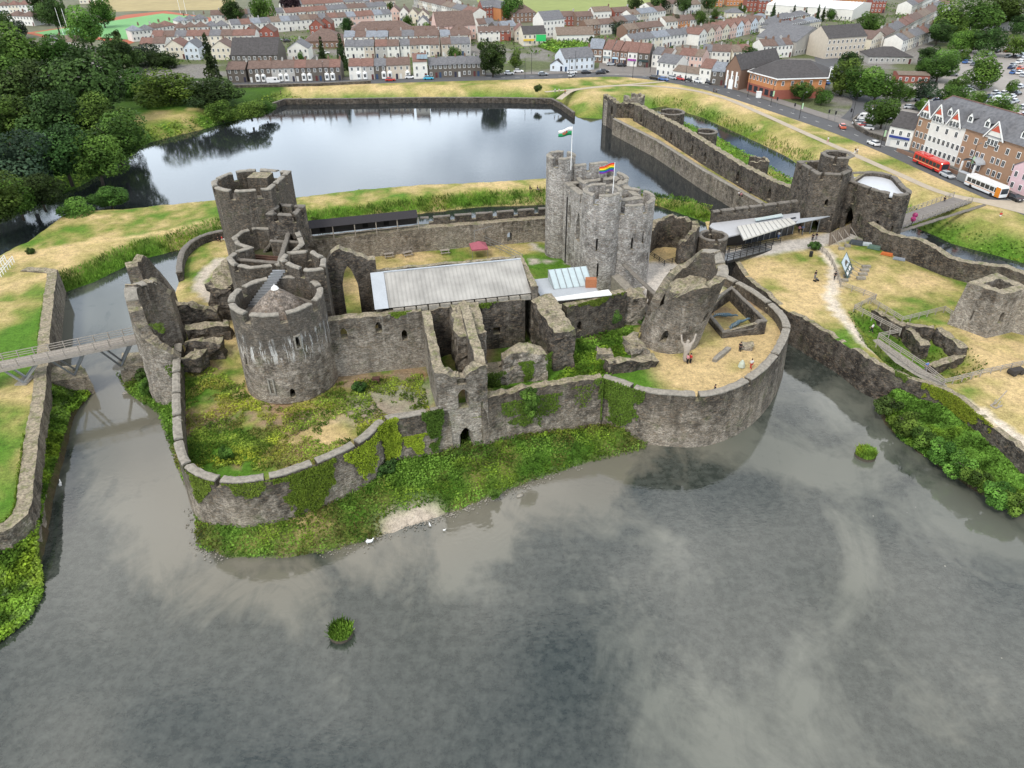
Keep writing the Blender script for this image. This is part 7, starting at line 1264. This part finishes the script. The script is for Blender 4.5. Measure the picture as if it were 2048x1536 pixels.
MB().add([g0, g1, g1+Vector((0, 0, 3.8)), g0+Vector((0, 0, 3.8))], [(0, 1, 2, 3)]).obj('glass_front', M_GLASS, e)
for k in range(9): p = g0.lerp(g1, k/8)+Vector((0, -.1, 0)); MB().bar(p, p+Vector((0, 0, 3.8)), .12).obj('mullion', M_METAL, e)
for k in range(4): p = Vector((*P(1604+k*15, 470-k*3.2, EZ), EZ)); MB().bar(p, p+Vector((0, 0, 3.5)), .14).obj('canopy_post', M_METAL, e)
MB().prism([tuple(gw[:2]), tuple(g0[:2]), tuple(P(1590, 452, EZ)), tuple(P(1430, 470, EZ))], EZ, 8.5).obj('side_wall', M_DWOOD, e)
fort('curtain_wall', 'dark crenellated wall behind the visitor centre roof', [P(1424, 448, 8.4), P(1592, 426, 8.4)], 1.0, -.3, 10.9, M_DARK, cop=M_COPED, period=3.4, gap=.5, depth=.8)
# timber screen with raking props
e = empty('timber_screen', (*P(1678, 490, EZ), EZ), 0, 'leaning brown timber screen on raking props', 'screen'); a = Vector((*P(1657, 492, EZ), EZ)); b = Vector((*P(1700, 472, EZ), EZ))
for k in range(9): p = a.lerp(b, k/9); q = a.lerp(b, (k+.92)/9); MB().add([p, q, q+Vector((-.2, .5, 2.6)), p+Vector((-.2, .5, 2.6))], [(0, 1, 2, 3)]).obj('plank', plain('brown_plank', (.20, .16, .125), .9, .3) if k == 0 else bpy.data.materials['brown_plank'], e)
for k in range(4): p = a.lerp(b, .1+k*.28); MB().bar(p+Vector((-.1, .2, 2.1)), p+Vector((1.2, -2.4, .2)), .1).obj('prop', M_WOOD, e); q = p+Vector((1.2, -2.4, .0)); MB().box(q.x-.55, q.y-.35, EZ, q.x+.55, q.y+.35, EZ+.45).obj('ballast_block', M_COPE, e)
# information board leaning on its frame
e = empty('information_board', (*P(1703, 556, EZ), EZ), 0, 'tall dark green picture board propped on the lawn beside the path', 'board'); a = Vector((*P(1695, 560, EZ+.2), EZ+.2)); b = Vector((*P(1706, 537, EZ+.2), EZ+.2)); up = Vector((*P(1682, 525, EZ+3.2), EZ+3.2))-a
MB().add([a, b, b+up, a+up], [(0, 1, 2, 3)]).obj('panel', plain('board_green', (.03, .075, .075), .5, .1), e)
off = Vector((-.05, -.05, .05)); g = lambda u, v: a.lerp(b, u)+up*v+off
MB().add([g(.06, .42), g(.94, .42), g(.94, .96), g(.06, .96)], [(0, 1, 2, 3)]).obj('picture', plain('board_sky', (.50, .58, .62), .5, .25, .8), e)
MB().add([g(.30, .55), g(.75, .55), g(.62, .78), g(.40, .74)], [(0, 1, 2, 3)]).obj('picture_tower', M_DARK, e).location = off*.6
MB().add([g(.15, .12), g(.45, .12), g(.45, .30), g(.15, .30)], [(0, 1, 2, 3)]).add([g(.55, .14), g(.85, .14), g(.85, .32), g(.55, .32)], [(0, 1, 2, 3)]).obj('text_panel', M_WHITE, e)
for k in range(4): p = a.lerp(b, k/3); MB().bar(p+up*.6, p+Vector((2.6, .6, 0)), .08).obj('prop', M_METAL, e); q = p+Vector((2.8, .7, -.3)); MB().box(q.x-.8, q.y-.3, EZ, q.x+.8, q.y+.3, EZ+.5).obj('ballast_block', M_COPE, e); q = p+Vector((-.4, 0, -.3)); MB().box(q.x-.7, q.y-.3, EZ, q.x+.5, q.y+.3, EZ+.4).obj('ballast_block', M_COPE, e)
# stacked building materials
for k, (px, py, w, d, h, c, lb, nm) in enumerate([(1712, 488, 2.6, 1.4, .7, (.06, .07, .08), 'dark crate of building materials nearest the gatehouse', 'crate'), (1732, 490, 2.2, 1.2, .5, (.45, .50, .52), 'pale stack of sheets among the building materials', 'sheet_stack'), (1748, 497, 2.4, 1.3, .6, (.10, .16, .13), 'green-grey tank lying among the building materials', 'tank'), (1790, 500, 3.6, 1.8, .6, (.16, .19, .19), 'long grey panel stack by the curtain wall', 'panel_stack'), (1773, 510, 2.2, .9, .5, (.50, .14, .04), 'orange plastic barrier pile on the lawn', 'barrier'), (1798, 519, 2.2, 1.1, .35, (.24, .27, .31), 'flat grey slab pile at the end of the materials', 'slab_stack'), (1816, 512, 2.6, 1.0, .4, (.30, .27, .2), 'timber offcuts at the end of the materials', 'timber_stack'), (1934, 540, 1.4, .8, .4, (.10, .42, .30), 'small turquoise tub beside the curtain wall', 'tub')]):
    a = P(px, py, EZ); e = empty(nm, (*a, EZ), random.uniform(-.8, -.3), lb, 'materials'); mt = plain(f'material_{k}', c, .7, .3, 2)
    for j in range(3): link('layer', MB().box(-w/2+j*.09, -d/2, .02+j*h/3, w/2-j*.05, d/2-j*.06, h*(j+1)/3-.02).mesh('layer', mt), None, e, False)
# ------------------------------------------------------------------ court furniture
def picnic(px, py, lb, rz):
    e = empty('picnic_table', (*P(px, py, WZ), WZ), rz, lb, 'table')
    def pt(n, m): link(n, m.mesh(n, M_WOOD), None, e, False)
    for k in range(4): pt('top_plank', MB().box(-.95, -.4+k*.21, .72, .95, -.22+k*.21, .78))
    for s_ in (-1, 1):
        pt('bench', MB().box(-.95, s_*.8-.14, .42, .95, s_*.8+.14, .48)); pt('leg_frame', MB().bar((s_*.7, -.75, 0), (s_*.7, -.2, .74), .1).bar((s_*.7, .75, 0), (s_*.7, .2, .74), .1).bar((s_*.7, -.9, .4), (s_*.7, .9, .4), .08))
picnic(778, 514, 'picnic table on the court lawn nearest the great arch', .3); picnic(815, 511, 'middle picnic table on the court lawn', .5); picnic(890, 507, 'picnic table on the court lawn nearest the pink gazebo', .2)
a = P(958, 512, WZ); e = empty('gazebo', (*a, WZ), .2, 'small pink pop-up gazebo on the court lawn', 'gazebo')
link('canopy', MB().add([(-1.6, -1.6, 2.1), (1.6, -1.6, 2.1), (1.6, 1.6, 2.1), (-1.6, 1.6, 2.1), (0, 0, 3.1), (-1.6, -1.6, 1.8), (1.6, -1.6, 1.8), (1.6, 1.6, 1.8), (-1.6, 1.6, 1.8)], [(0, 1, 4), (1, 2, 4), (2, 3, 4), (3, 0, 4), (0, 5, 6, 1), (1, 6, 7, 2), (2, 7, 8, 3), (3, 8, 5, 0)]).mesh('canopy', plain('pink_canvas', (.33, .10, .13), .8, .15)), None, e, False)
for x in (-1.5, 1.5):
    for y in (-1.5, 1.5): link('leg', MB().tube((x, y, 0), (x, y, 2.1), .04).mesh('leg', M_METAL), None, e, False)
fence('thin steel mesh fence across the overgrown end of the court', PL([(950, 470), (962, 488), (1000, 505), (1045, 528)], WZ), WZ, M_METAL, 2.0, 3, 3.0, pw=.06)
m = MB(); a = P(950, 500, WZ); m.tube((*a, WZ), (a[0], a[1], WZ+4), .06).tube((a[0], a[1], WZ+4), (a[0]+3.5, a[1]+.5, WZ+4.8), .05); tag(m.obj('derrick', M_METAL), 'thin steel derrick arm beside the pink gazebo', 'derrick')
# flags
def flag(px_root, z0, h, label, bands, emblem=False):
    x, y = px_root; e = empty('flagpole', (x, y, z0), 0, label, 'flag'); MB().tube((x, y, z0), (x, y, z0+h), .07, .05, 8).obj('pole', M_WHITE, e); n = len(bands); W_, H_ = 2.5, 1.45
    for k, c in enumerate(bands):
        v = []
        for i in range(13):
            u = i/12; xx = x-.05-W_*u*.93; yy = y+.28*math.sin(u*7)+.1; dz = -.7*u**1.2
            for j in (0, 1): v.append((xx, yy, z0+h-.1-H_*(k+j)/n*(1-.25*u)+dz))
        me = mk('flag_band', v, [(2*i, 2*i+1, 2*i+3, 2*i+2) for i in range(12)], plain(f'flag_{label[:3]}_{k}', c, .8, .05), True); o = link('flag_band', me, None, e); o.modifiers.new('s', 'SOLIDIFY').thickness = .02
    if emblem:
        pts = [(.30, .62), (.36, .5), (.33, .38), (.42, .30), (.48, .42), (.58, .28), (.62, .44), (.75, .40), (.66, .55), (.72, .72), (.60, .66), (.52, .78), (.44, .64)]
        v = [(x-.05-W_*u*.93, y+.28*math.sin(u*7)+.1-.05, z0+h-.1-H_*t*(1-.25*u)-.7*u**1.2) for u, t in pts]; MB().add(v, [tuple(range(len(v)))]).obj('dragon_emblem', plain('dragon_red', (.5, .05, .03), .8, .05), e)
flag((10.9, 129.4), 24.2, 7.6, 'white over green flag with a red emblem on the higher turret', [(.75, .75, .75), (.01, .22, .08)], True)
flag((16.9, 116.9), 22.2, 7.0, 'rainbow striped flag on the lower front turret', [(.55, .02, .02), (.75, .22, .02), (.80, .62, .03), (.02, .25, .05), (.02, .07, .40), (.18, .03, .25)])
# ------------------------------------------------------------------ people
def skin(name, J, Ed, mat):
    me = bpy.data.meshes.new(name); me.from_pydata([j[:3] for j in J], Ed, []); o = bpy.data.objects.new(name, me); COL.objects.link(o); o.modifiers.new('skin', 'SKIN'); o.modifiers.new('sub', 'SUBSURF').levels = 1
    for i, j in enumerate(J): sv = me.skin_vertices[0].data[i]; sv.radius = (j[3], j[4] if len(j) > 4 else j[3]); sv.use_root = (i == 0)
    dg = bpy.context.evaluated_depsgraph_get(); m2 = bpy.data.meshes.new_from_object(o.evaluated_get(dg)); m2.name = name; m2.materials.clear(); m2.materials.append(None if mat is None else mat); bpy.data.objects.remove(o); m2.shade_smooth(); return m2
M_SKIN = plain('skin', (.42, .24, .17), .6, .08); M_HAIR = plain('hair', (.03, .022, .018), .8, .2)
def figure(pose):
    s = {'stand': (0, 0), 'walk': (.22, .26), 'sit': (0, 0)}[pose]; a, b = s
    hip = .92 if pose != 'sit' else .42
    if pose == 'sit': kn = [(.42, -.1, .44), (.42, .1, .44)]; ft = [(.44, -.1, .05), (.44, .1, .05)]; toe = [(.58, -.1, .04), (.58, .1, .04)]
    else: kn = [(a*.5+.03, -.1, .5), (-a*.4+.02, .1, .5)]; ft = [(a, -.1, .07), (-a*1.2, .1, .09)]; toe = [(a+.16, -.11, .04), (-a*1.2+.15, .11, .04)]
    z = hip-.92; sh = 1.42+z; el = [(-b*.5, -.27, 1.14+z), (b*.5, .27, 1.14+z)]; hd = [(-b*.2+.12, -.27, .90+z), (b+.08, .27, .93+z)]; fg = [(-b*.2+.17, -.27, .82+z), (b+.13, .27, .85+z)]
    J = [(0, 0, hip, .13, .15), (0, 0, 1.15+z, .12, .15), (0, 0, 1.36+z, .12, .16), (0, 0, 1.50+z, .055), (.02, 0, 1.60+z, .085), (.02, 0, 1.70+z, .095), (0, -.17, sh, .065), (*el[0], .048), (*hd[0], .035), (*fg[0], .028), (0, .17, sh, .065), (*el[1], .048), (*hd[1], .035), (*fg[1], .028), (0, -.09, hip-.08, .09), (*kn[0], .065), (*ft[0], .045), (*toe[0], .035), (0, .09, hip-.08, .09), (*kn[1], .065), (*ft[1], .045), (*toe[1], .035)]
    Ed = [(0, 1), (1, 2), (2, 3), (3, 4), (4, 5), (2, 6), (6, 7), (7, 8), (8, 9), (2, 10), (10, 11), (11, 12), (12, 13), (0, 14), (14, 15), (15, 16), (16, 17), (0, 18), (18, 19), (19, 20), (20, 21)]
    body = skin('body', J, Ed, M_SKIN); g = lambda j, k: (*J[j][:3], J[j][3]*k+.012)
    shirt = skin('shirt', [(*J[0][:3], .15, .18), (*J[1][:3], .15, .18), (*J[2][:3], .15, .18), g(6, 1.2), g(7, 1.1), g(10, 1.2), g(11, 1.1)], [(0, 1), (1, 2), (2, 3), (3, 4), (2, 5), (5, 6)], None)
    trou = skin('trousers', [(*J[0][:3], .15, .175), g(14, 1.15), g(15, 1.15), g(16, 1.2), g(18, 1.15), g(19, 1.15), g(20, 1.2)], [(0, 1), (1, 2), (2, 3), (0, 4), (4, 5), (5, 6)], None)
    hair = MB().lathe([(.0, .13), (.07, .115), (.105, .05), (.108, -.02), (.09, -.08)], (-.01, 0, 1.69+z), 10).mesh('hair', M_HAIR, True); return body, shirt, trou, hair
FIG = {p: figure(p) for p in ('stand', 'walk', 'sit')}; CLM = {}
def cloth(c):
    if c not in CLM: CLM[c] = plain('cloth', c, .85, .12)
    return CLM[c]
WHI, BLK, RED, BLU, GRY, PNK, TAN, GRN = (.65, .65, .63), (.015, .015, .018), (.45, .03, .03), (.10, .18, .40), (.2, .2, .21), (.55, .25, .28), (.35, .27, .18), (.08, .18, .08)
def person(px, py, z, pose, top, leg, rz, label, s=1.0):
    e = empty('person', (*P(px, py, z), z), rz, label, 'person'); b, sh, tr, hr = FIG[pose]; e.scale = (s,)*3
    bo = bpy.data.objects.new('body', b); COL.objects.link(bo); bo.parent = e
    for n, me, mt in (('shirt', sh, cloth(top)), ('trousers', tr, cloth(leg))): piece(n, me, mt, e)
    o = bpy.data.objects.new('hair', hr); COL.objects.link(o); o.parent = e; return e
for a in [(1479, 704, WZ, 'stand', BLK, BLK, 1, 'person in black standing beside the oval boulder'), (1501, 738, WZ, 'walk', WHI, RED, 2, 'person in a white top walking across the sandy ward'), (1499, 758, WZ, 'sit', BLU, WHI, 1, 'person in blue sitting by the curved wall'), (1506, 758, WZ, 'sit', RED, GRY, 1, 'person in red sitting beside the one in blue'), (1380, 727, WZ, 'stand', RED, BLK, .5, 'person in red and black at the foot of the statue'), (1374, 728, WZ, 'stand', PNK, BLK, .5, 'person in pink behind the one at the statue'), (1428, 790, WZ, 'stand', BLK, BLK, 0, 'person half hidden behind the curved parapet'),
          (1629, 558, EZ, 'stand', BLK, GRY, 2, 'person with a dark top beside the pushchair on the lawn'), (1668, 560, EZ, 'walk', BLK, BLK, 1.6, 'person in black walking down the pale path'), (1742, 665, EZ, 'walk', WHI, BLK, 2.5, 'person with a white bag near the platform edge'), (1597, 466, EZ, 'stand', PNK, BLK, 1, 'person in pink under the visitor centre canopy'), (1604, 466, EZ, 'stand', BLU, BLK, 1, 'person in light blue under the visitor centre canopy'), (1556, 478, EZ, 'stand', WHI, BLU, 1, 'person in white at the glass front'), (1624, 482, EZ, 'stand', BLK, BLK, 1, 'person in black at the end of the path rail'), (1631, 480, EZ, 'walk', BLK, GRY, 1, 'person in dark clothes beside the path rail'),
          (1477, 392, 4.6, 'sit', WHI, BLK, -1.2, 'person in white sitting on the dam wall'), (1482, 394, 4.6, 'sit', PNK, BLK, -1.2, 'person in pink sitting on the dam wall'), (1500, 388, 4.6, 'walk', BLK, BLK, 1, 'person in black walking on the dam grass'), (1709, 308, TZ, 'walk', BLK, WHI, .5, 'person in black on the gravel path behind the gatehouse'), (1713, 308, TZ, 'walk', WHI, GRY, .5, 'person in white on the gravel path behind the gatehouse'), (1655, 285, TZ, 'walk', WHI, PNK, .5, 'person in white on the gravel path nearer the junction'), (1427, 186, TZ, 'walk', BLK, BLK, .5, 'person in black on the gravel path by the corner block'), (1432, 186, TZ, 'walk', GRY, BLK, .5, 'person in grey on the gravel path by the corner block'), (1130, 188, TZ, 'walk', RED, BLK, .5, 'person in red where the paths meet above the lake'), (1110, 186, TZ, 'walk', WHI, GRY, .5, 'person in white near the lake corner path'), (1118, 186, TZ, 'walk', WHI, TAN, .5, 'person in pale clothes near the lake corner path'), (1060, 380, 3, 'sit', BLK, BLK, .5, 'person in black sitting on the bank by the tall gatehouse'), (1075, 381, 3, 'sit', BLK, GRY, .5, 'person lying back on the bank by the tall gatehouse'), (445, 482, WZ, 'sit', RED, WHI, .5, 'person in red sitting on the lawn under the curved wall'), (437, 484, WZ, 'sit', BLK, BLK, .5, 'person in black sitting on the lawn under the curved wall'), (1745, 221, TZ, 'walk', PNK, WHI, 1, 'person in pink at the side road corner'), (1888, 403, 4.6, 'sit', BLK, BLK, 1, 'person in black leaning on the entrance bridge rail'), (2000, 434, 4.1, 'sit', RED, WHI, 1, 'person in red sitting on the grass by the path end'), (562, 190, 3.4, 'stand', BLK, BLK, 0, 'person in black standing at the end of the lake wall'), (1850, 742, EZ, 'walk', BLU, GRY, -1, 'person in blue on the boarded walkway')]: person(*a)
a = P(1632, 562, EZ); e = empty('pushchair', (*a, EZ), .5, 'grey pushchair on the dry lawn beside a person', 'pushchair')
for n, m, mt in (('seat', MB().add([(-.3, -.25, .5), (.3, -.25, .45), (.3, .25, .45), (-.3, .25, .5), (-.5, -.25, 1.0), (-.5, .25, 1.0)], [(0, 1, 2, 3), (0, 3, 5, 4)]), cloth(GRY)), ('frame', MB().bar((.35, 0, .15), (-.6, 0, 1.1), .06).bar((-.4, 0, .15), (.2, 0, .7), .06), M_BLACK), ('wheel', MB().tube((.35, -.3, .15), (.35, .3, .15), .15).tube((-.4, -.3, .15), (-.4, .3, .15), .15), M_TYRE)): link(n, m.mesh(n, mt), None, e, False)
# wooden giant holding up the tower
SJ = [(0, 0, 0, .62, .5), (0, 0, 1.0, .5, .42), (0, 0, 2.0, .42, .5), (0, 0, 2.9, .42, .6), (0, 0, 3.3, .2), (0, 0, 3.6, .26), (0, 0, 3.85, .24), (0, -.55, 3.05, .24), (.1, -.95, 3.5, .17), (.3, -1.2, 4.3, .13), (.35, -1.25, 4.55, .14), (0, .55, 3.05, .24), (.1, .9, 3.5, .17), (.3, 1.0, 4.4, .13), (.35, 1.0, 4.65, .14)]
me = skin('carved_figure', SJ, [(0, 1), (1, 2), (2, 3), (3, 4), (4, 5), (5, 6), (3, 7), (7, 8), (8, 9), (9, 10), (3, 11), (11, 12), (12, 13), (13, 14)], plain('bleached_oak', (.34, .30, .255), .85, .3, 2, .4))
o = link('statue', me); o.location = (*P(1370, 724, WZ), WZ); o.rotation_euler = (0, 0, R(100)); tag(o, 'bleached wooden giant with raised arms pushing against the leaning tower', 'statue')
# dragon sculptures
def dragon(px, py, label, rz, s):
    e = empty('dragon_sculpture', (*P(px, py, WZ), WZ+.1), rz, label, 'sculpture'); mt = bpy.data.materials.get('dragon_scale') or plain('dragon_scale', (.09, .15, .19), .6, .35, 4, .4)
    J = [(0, 0, .5, .5), (.9, .3, .75, .45), (1.6, 0, .7, .3), (2.1, -.4, 1.1, .2), (2.5, -.6, 1.3, .24), (2.95, -.7, 1.15, .12), (-.9, .3, .5, .4), (-1.7, -.1, .35, .25), (-2.3, -.7, .25, .14), (-2.2, -1.3, .2, .07)]
    o = link('body', skin('body', J, [(0, 1), (1, 2), (2, 3), (3, 4), (4, 5), (0, 6), (6, 7), (7, 8), (8, 9)], mt), None, e, False)
    for k in range(11): t = k/10; x = -2+4*t; link('spike', MB().tube((x, .25*math.sin(x*1.6), .75-.1*abs(x)), (x-.15, .25*math.sin(x*1.6), 1.35-.18*abs(x)), .12, .01, 5).mesh('spike', bpy.data.materials.get('spike_pale') or plain('spike_pale', (.35, .42, .45), .6, .2)), None, e, False)
    e.scale = (s,)*3
dragon(1472, 655, 'larger blue-grey dragon sculpture with spines at the enclosure corner', .6, .85); dragon(1447, 636, 'smaller blue-green dragon sculpture at the enclosure middle', -.3, .75)
# ------------------------------------------------------------------ stones, birds, odds and ends
rk = []
for k in range(3):
    m = MB(); m.lathe([(0, -.3), (.4, -.25), (.5, .05), (.3, .3), (0, .36)], (0, 0, 0), 7); rk.append(mk('stone', [tuple(Vector(v)+Vector((noise.noise(Vector(v)*2+Vector((k*9, 0, 0))), noise.noise(Vector(v)*2+Vector((0, k*9, 5))), 0))*.25) for v in m.v], m.f, M_COPE))
pv = []; pf = []
for k in range(700):
    t = random.random(); i = random.choice([8, 9, 10, 10, 11, 11, 12, 5, 4, 13]); a = np.array(CBANK[i]); b = np.array(CBANK[i+1]); p = a+(b-a)*t+np.array((random.gauss(0, .35), random.gauss(.3, .55))); s = random.uniform(.06, .24); o = len(pv); base = rk[k % 3]
    pv += [(p[0]+v.co.x*s, p[1]+v.co.y*s, .1+v.co.z*s*.7) for v in base.vertices]; pf += [tuple(o+j for j in q.vertices) for q in base.polygons]
tag(link('shore_stones', mk('shore_stones', pv, pf, M_COPE)), 'loose pale stones along the castle beach', None, None, 'stuff')
for px, py, s, lb in [(1738, 748, 2.0, 'pale stone slab lying in the moat under the platform wall'), (252, 785, .9, 'single white boulder at the narrow of the moat'), (1040, 990, .8, 'small stone spit at the shore of the front water')]:
    o = bpy.data.objects.new('boulder', rk[0]); COL.objects.link(o); o.location = (*P(px, py, .2), .15); o.scale = (s*1.3, s*.7, s*.6); o.rotation_euler = (0, 0, .4); tag(o, lb, 'boulder')
bird_b = skin('body', [(0, 0, .12, .13), (.18, 0, .16, .12), (-.22, 0, .14, .07), (.30, 0, .28, .05), (.33, 0, .42, .045), (.42, 0, .42, .03)], [(0, 1), (0, 2), (1, 3), (3, 4), (4, 5)], M_WHITE)
for px, py, s, lb in [(738, 1086, 1.7, 'white swan resting on the pebble beach'), (122, 971, 1.4, 'white swan standing by the western shore'), (860, 1052, .8, 'white gull at the water line of the beach'), (832, 1036, .8, 'white gull on the sandy patch of the beach'), (888, 1062, .7, 'small gull floating off the beach'), (500, 1098, .7, 'small gull at the front shore')]:
    o = bpy.data.objects.new('bird', bird_b); COL.objects.link(o); o.location = (*P(px, py, .05), .12); o.scale = (s,)*3; o.rotation_euler = (0, 0, px % 6); tag(o, lb, 'bird')
a = P(1483, 733, WZ); tag(MB().lathe([(.55, 0), (.4, .6), (.12, 1.1), (0, 1.15)], (*a, WZ), 8).obj('covered_cannon', plain('pale_sheet', (.45, .50, .42), .8, .15)), 'pale sheeted cone on the sandy ward beside the walkers', 'cover')
for px, py, lb in [(1347, 545, 'dark bin at the end of the black rail fence'), (1626, 492, 'dark bin at the path fork')]:
    a = P(px, py, WZ+.5); tag(MB().lathe([(.0, 1.05), (.3, 1.0), (.36, .9), (.33, 0)], (*a, WZ if px < 1500 else EZ), 10).obj('litter_bin', M_BLACK), lb, 'bin')
a = P(753, 764, 5.5); tag(MB().box(a[0]-.5, a[1]-.3, 5.3, a[0]+.5, a[1]+.3, 6.2).box(a[0]-.55, a[1]-.35, 6.2, a[0]+.55, a[1]+.35, 6.28).obj('chest', plain('rust_box', (.10, .05, .04), .8, .3)), 'small dark chest on the weeds below the hall wall', 'box')
e = empty('wagon', (*P(2030, 748, EZ), EZ), .3, 'small dark wooden cart beside the lawn fence', 'cart')
for n, m in (('body', MB().box(-1.1, -.5, .4, 1.1, .5, .9)), ('wheel', MB().tube((-.7, -.6, .4), (-.7, .6, .4), .4, .4, 12).tube((.7, -.6, .4), (.7, .6, .4), .4, .4, 12)), ('shaft', MB().bar((1.1, 0, .5), (2.2, 0, .2), .1))): link(n, m.mesh(n, M_DWOOD), None, e, False)
e = empty('trebuchet', (*P(1992, 812, EZ), EZ), .5, 'small timber siege engine frame on the dry lawn', 'siege engine')
for n, m in (('base', MB().bar((-.7, -.4, .1), (.7, -.4, .1), .16).bar((-.7, .4, .1), (.7, .4, .1), .16).bar((-.7, -.4, .1), (-.7, .4, .1), .14)), ('upright', MB().bar((-.3, -.35, .1), (0, -.3, 1.0), .1).bar((-.3, .35, .1), (0, .3, 1.0), .1)), ('arm', MB().bar((-.6, 0, .5), (1.2, 0, 2.2), .1))): link(n, m.mesh(n, M_WOOD), None, e, False)
